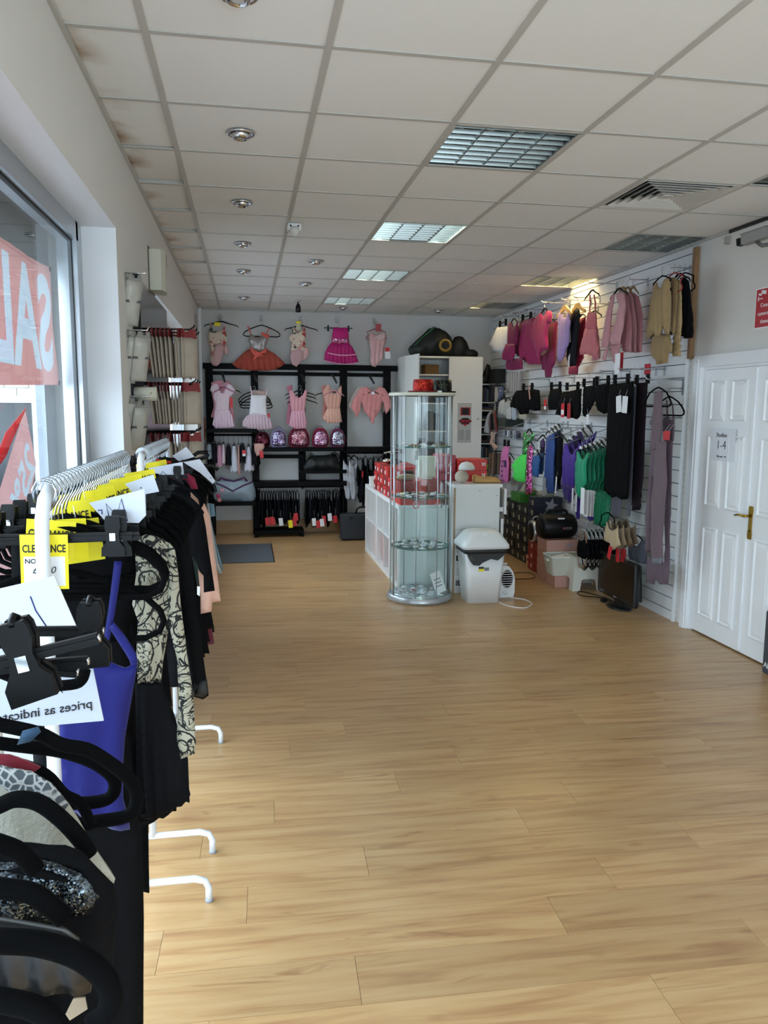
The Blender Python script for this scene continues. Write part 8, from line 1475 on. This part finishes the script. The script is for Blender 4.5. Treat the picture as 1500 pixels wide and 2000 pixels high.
loopY(.52, [(-0.181,1.356),(-0.167,1.35),(-0.155,1.343),(-0.148,1.333),(-0.145,1.328)], 'flocked hanger above the sequin panel')
loopY(.47, [(-0.165,1.351),(-0.152,1.349),(-0.135,1.344),(-0.125,1.335),(-0.116,1.325)], 'flocked hanger above the black net top')
loopY(.44, [(-0.156,1.337),(-0.144,1.335),(-0.124,1.331),(-0.105,1.322),(-0.092,1.31),(-0.085,1.295),(-0.088,1.281),(-0.097,1.274)], 'thick flocked hanger loop at the bottom of the picture', .007)
loopY(.40, [(-0.144,1.332),(-0.133,1.329),(-0.118,1.323),(-0.109,1.315),(-0.104,1.306)], 'flocked hanger nearest the viewer at the bottom edge')
def lace(name, c1, c2, sc):
    m, nt, b, N, L = nodes(name); tc = N.new('ShaderNodeTexCoord'); v = N.new('ShaderNodeTexVoronoi'); v.feature = 'DISTANCE_TO_EDGE'; v.inputs['Scale'].default_value = sc; L.new(tc.outputs['Object'], v.inputs['Vector'])
    r = N.new('ShaderNodeValToRGB'); r.color_ramp.elements[0].position = .05; r.color_ramp.elements[0].color = RGB(c1); r.color_ramp.elements[1].position = .16; r.color_ramp.elements[1].color = RGB(c2); L.new(v.outputs['Distance'], r.inputs['Fac']); L.new(r.outputs[0], b.inputs['Base Color']); b.inputs['Roughness'].default_value = .8
    bp = N.new('ShaderNodeBump'); bp.invert = True; bp.inputs['Strength'].default_value = .5; bp.inputs['Distance'].default_value = .002; L.new(v.outputs['Distance'], bp.inputs['Height']); L.new(bp.outputs['Normal'], b.inputs['Normal']); return m
YG('lace_top', 'cream lace top with eyelet yoke on the nearest rail', 'top', .62, [('body', [(-0.217,1.363),(-0.195,1.359),(-0.173,1.352),(-0.158,1.342),(-0.146,1.322),(-0.129,1.289),(-0.113,1.253),(-0.114,1.25),(-0.125,1.266),(-0.132,1.27),(-0.135,1.251),(-0.156,1.226),(-0.225,1.234)], mat('cream_knit', '#a5a295', .9, 0, .15, 90, .4, bscale=250), dict(t=.012, fold=.003, nf=4)), ('lace_yoke', [(-0.215,1.366),(-0.193,1.361),(-0.171,1.354),(-0.157,1.344),(-0.145,1.324),(-0.148,1.32),(-0.161,1.328),(-0.178,1.335),(-0.195,1.341),(-0.217,1.344)], lace('eyelet_lace', '#b4b6b6', '#4a5258', 150), dict(t=.010, fold=.002, nf=3, w0=.004))])
YG('evening_top', 'black top with grey sequin panel on the nearest rail', 'top', .55, [('body', [(-0.196,1.339),(-0.176,1.336),(-0.156,1.331),(-0.133,1.327),(-0.121,1.321),(-0.111,1.307),(-0.102,1.293),(-0.099,1.27),(-0.107,1.261),(-0.118,1.239),(-0.123,1.222),(-0.202,1.233)], KD[0], dict(t=.012, fold=.003, nf=4)), ('sequin_panel', [(-0.195,1.327),(-0.175,1.323),(-0.145,1.322),(-0.121,1.309),(-0.11,1.289),(-0.116,1.277),(-0.133,1.278),(-0.147,1.274),(-0.178,1.278),(-0.198,1.28)], sequin('grey_sequins', '#101215', '#3a4046', '#7d868c', 800), dict(t=.008, fold=.002, nf=4, w0=.006)), ('net_panel', [(-0.194,1.32),(-0.171,1.32),(-0.149,1.312),(-0.129,1.307),(-0.13,1.31),(-0.154,1.321),(-0.174,1.319)], KD[0], dict(t=.004, fold=0, w0=.012))])
YG('net_top', 'sheer black net top with shiny hem below the sequin panel', 'top', .50, [('body', [(-0.182,1.31),(-0.163,1.309),(-0.145,1.304),(-0.126,1.299),(-0.117,1.291),(-0.109,1.276),(-0.108,1.272),(-0.11,1.248),(-0.185,1.259)], mat('black_net', '#101012', .35, 0, .4, 200), dict(t=.010, fold=.003, nf=4)), ('hem', [(-0.18,1.316),(-0.161,1.313),(-0.139,1.306),(-0.122,1.3),(-0.114,1.292),(-0.116,1.292),(-0.125,1.299),(-0.143,1.305),(-0.162,1.311),(-0.18,1.313)], mat('grey_satin', '#3a3a3a', .35), dict(t=.006, fold=0, w0=.004))])
YG('camisole', 'slate blue camisole strap over the flocked hanger', 'top', .69, [('strap', [(-0.197,1.358),(-0.184,1.361),(-0.182,1.356),(-0.191,1.348),(-0.202,1.346)], fab('#2d4a66', .6), dict(t=.004, fold=0)), ('body', [(-0.24,1.336),(-0.214,1.329),(-0.205,1.329),(-0.195,1.321),(-0.203,1.305),(-0.242,1.308)], fab('#1e2c3e', .7), dict(t=.01, fold=.002))])
YG('top', 'dark red top peeping out behind the cream lace', 'top', .645, [('body', [(-0.22,1.36),(-0.195,1.357),(-0.182,1.35),(-0.172,1.344),(-0.18,1.338),(-0.22,1.347)], fab('#7a1f30', .7), dict(t=.01, fold=.002))])
YG('dress', 'black dress filling the bottom corner on the nearest rail', 'dress', .66, [('body', [(-0.234,1.305),(-0.174,1.294),(-0.142,1.274),(-0.126,1.231),(-0.12,1.194),(-0.127,1.136),(-0.133,1.045),(-0.248,1.063)], KD[0], dict(t=.02, fold=.004, nf=5))])
MB().prism([(-0.117,1.266),(-0.111,1.278),(-0.104,1.278),(-0.103,1.27),(-0.115,1.263)], fback(.46), 0, .001).build('paper_scrap', mat('scrap_tan', '#8c7a64', .8), None, 'small tan card visible through the bottom hanger loop', 'card')
for k in range(5): YG('dress', 'black dress hidden among the nearest rail garments, %s' % ('first', 'second', 'third', 'fourth', 'fifth')[k], 'dress', .60 - .045 * k - .02, [('body', [(-.46, 1.20), (-.36, 1.26), (-.26, 1.26), (-.17 - .012 * k, 1.18 - .02 * k), (-.16 - .012 * k, .9), (-.15 - .012 * k, .55), (-.47, .55)], KD[k % 3], dict(t=.02, fold=.004, nf=4))], 'black dresses on the nearest rail')
# ---- far rail
for k in range(24):
    y = 2.82 + .034 * k; kind = 'clip' if k % 3 == 1 else 'loop'; rz = rr_.uniform(-.15, .12)
    rail_hanger(XB, y, ZB - .012, kind, .40 if kind == 'loop' else .30, 'black %s hanger, %s along the far clearance rail' % ('clip' if kind == 'clip' else 'flocked', ordw(k)), ('clip' if kind == 'clip' else 'flocked') + ' hangers on the far rail', rz=rz)
    if k in (0, 1, 3, 5): continue
    c_ = KD[k % 3] if k not in (9, 14, 17, 20) else (fab('#4a0e22'), fab('#24333f'), fab('#5a1a2a'), fab('#16302c'))[(9, 14, 17, 20).index(k)]
    dress(XB, y + .012, ZB - .012, .16 + rr_.uniform(-.02, .02), .09 if kind == 'loop' else .105, .55 + rr_.uniform(0, .25), c_, ('black' if c_ in KD else 'dark coloured') + ' garment packed on the far clearance rail, %s along' % ordw(k), 'dark garments on the far rail', rz, ph=k)
YG('jacket', 'black jacket with long hanging sleeve at the front of the far rail', 'jacket', 2.84, [('body', [(-0.337,1.329),(-0.295,1.341),(-0.247,1.337),(-0.205,1.321),(-0.173,1.289),(-0.155,1.26),(-0.165,1.238),(-0.18,1.111),(-0.205,1.096),(-0.222,1.144),(-0.302,1.114),(-0.354,1.179)], KD[2], dict(t=.04, fold=.006, nf=4)), ('sleeve', [(-0.193,1.285),(-0.16,1.26),(-0.151,1.209),(-0.139,1.098),(-0.124,0.972),(-0.163,0.967),(-0.163,1.028),(-0.183,1.077),(-0.197,1.109),(-0.204,1.194)], KD[0], dict(t=.04, fold=.004, nf=2))])
YG('dress', 'peach dress edge showing beside the black jacket sleeve', 'dress', 2.94, [('body', [(-0.246,1.335),(-0.218,1.332),(-0.181,1.309),(-0.157,1.276),(-0.142,1.237),(-0.136,1.19),(-0.123,1.057),(-0.107,0.907),(-0.139,0.902),(-0.142,0.868),(-0.183,0.859),(-0.182,0.932),(-0.188,1.032),(-0.169,1.005),(-0.185,1.158),(-0.214,1.257)], fab('#cc9f8c', .75), dict(t=.03, fold=.006, nf=3))])
YG('dress', 'pale grey dress edge beyond the peach one on the far rail', 'dress', 3.06, [('body', [(-0.156,1.265),(-0.148,1.261),(-0.139,1.172),(-0.118,1.033),(-0.103,0.987),(-0.118,0.986),(-0.132,1.034),(-0.146,1.155)], fab('#8f8f8c', .75), dict(t=.03, fold=.003, nf=2))])
YG('dress', 'slate blue dress edge furthest out on the far rail', 'dress', 3.14, [('body', [(-0.155,1.258),(-0.132,1.253),(-0.128,1.205),(-0.148,1.202),(-0.13,1.106),(-0.102,0.988),(-0.106,0.981),(-0.121,1.024),(-0.143,1.142)], fab('#5f7884', .75), dict(t=.03, fold=.003, nf=2))])
YG('dress', 'teal dress hem hanging below the black jacket', 'dress', 2.98, [('body', [(-0.22,1.129),(-0.203,1.058),(-0.187,1.024),(-0.186,0.96),(-0.195,0.957),(-0.204,1.018)], fab('#4d6660', .75), dict(t=.02, fold=.003, nf=2))])
MB().prism([(-0.184,0.999),(-0.174,0.997),(-0.176,0.962),(-0.185,0.969)], fback(2.80), 0, .001).build('swing_tag', M_tagw, None, 'white tag dangling below the teal dress hem', 'tag')
for k, (Y, q, lab) in enumerate(((3.35, [(-0.281,1.407),(-0.227,1.429),(-0.202,1.447),(-0.162,1.448),(-0.161,1.439),(-0.166,1.428),(-0.245,1.407)], 'black open hanger tilted up at the end of the far rail'), (3.3, [(-0.249,1.389),(-0.189,1.396),(-0.14,1.392),(-0.119,1.377)], 'black shoulder hanger end sticking out over the paper sign'), (3.25, [(-0.191,1.353),(-0.157,1.335),(-0.136,1.316),(-0.13,1.295),(-0.144,1.284),(-0.171,1.303)], 'black loop hanger end beside the silver holdall'))):
    f = fback(Y); t = thing('hanger', lab, 'hanger', tuple(f(q[0][0], q[0][1] - .02, 0))); MB().tube([f(u, v, 0) for u, v in q], .008, 8).build('frame', M_bplas, t); MB().tube([f(q[0][0], q[0][1], 0), (XB, Y, ZB - .06), (XB, Y, ZB - .012)], .005, 6).build('neck', M_bplas, t)
YG('top', 'red garment lying over the hooks of the far rail', 'top', 3.15, [('body', [(-0.353,1.435),(-0.323,1.428),(-0.29,1.425),(-0.297,1.414),(-0.344,1.421)], fab('#b8301f', .6), dict(t=.02, fold=.003))])
YG('top', 'crimson top folded under the caret paper sign', 'top', 2.88, [('body', [(-0.322,1.381),(-0.267,1.382),(-0.212,1.399),(-0.188,1.383),(-0.177,1.341),(-0.201,1.342),(-0.219,1.377),(-0.316,1.371)], fab('#7a0e30', .6), dict(t=.02, fold=.004))])
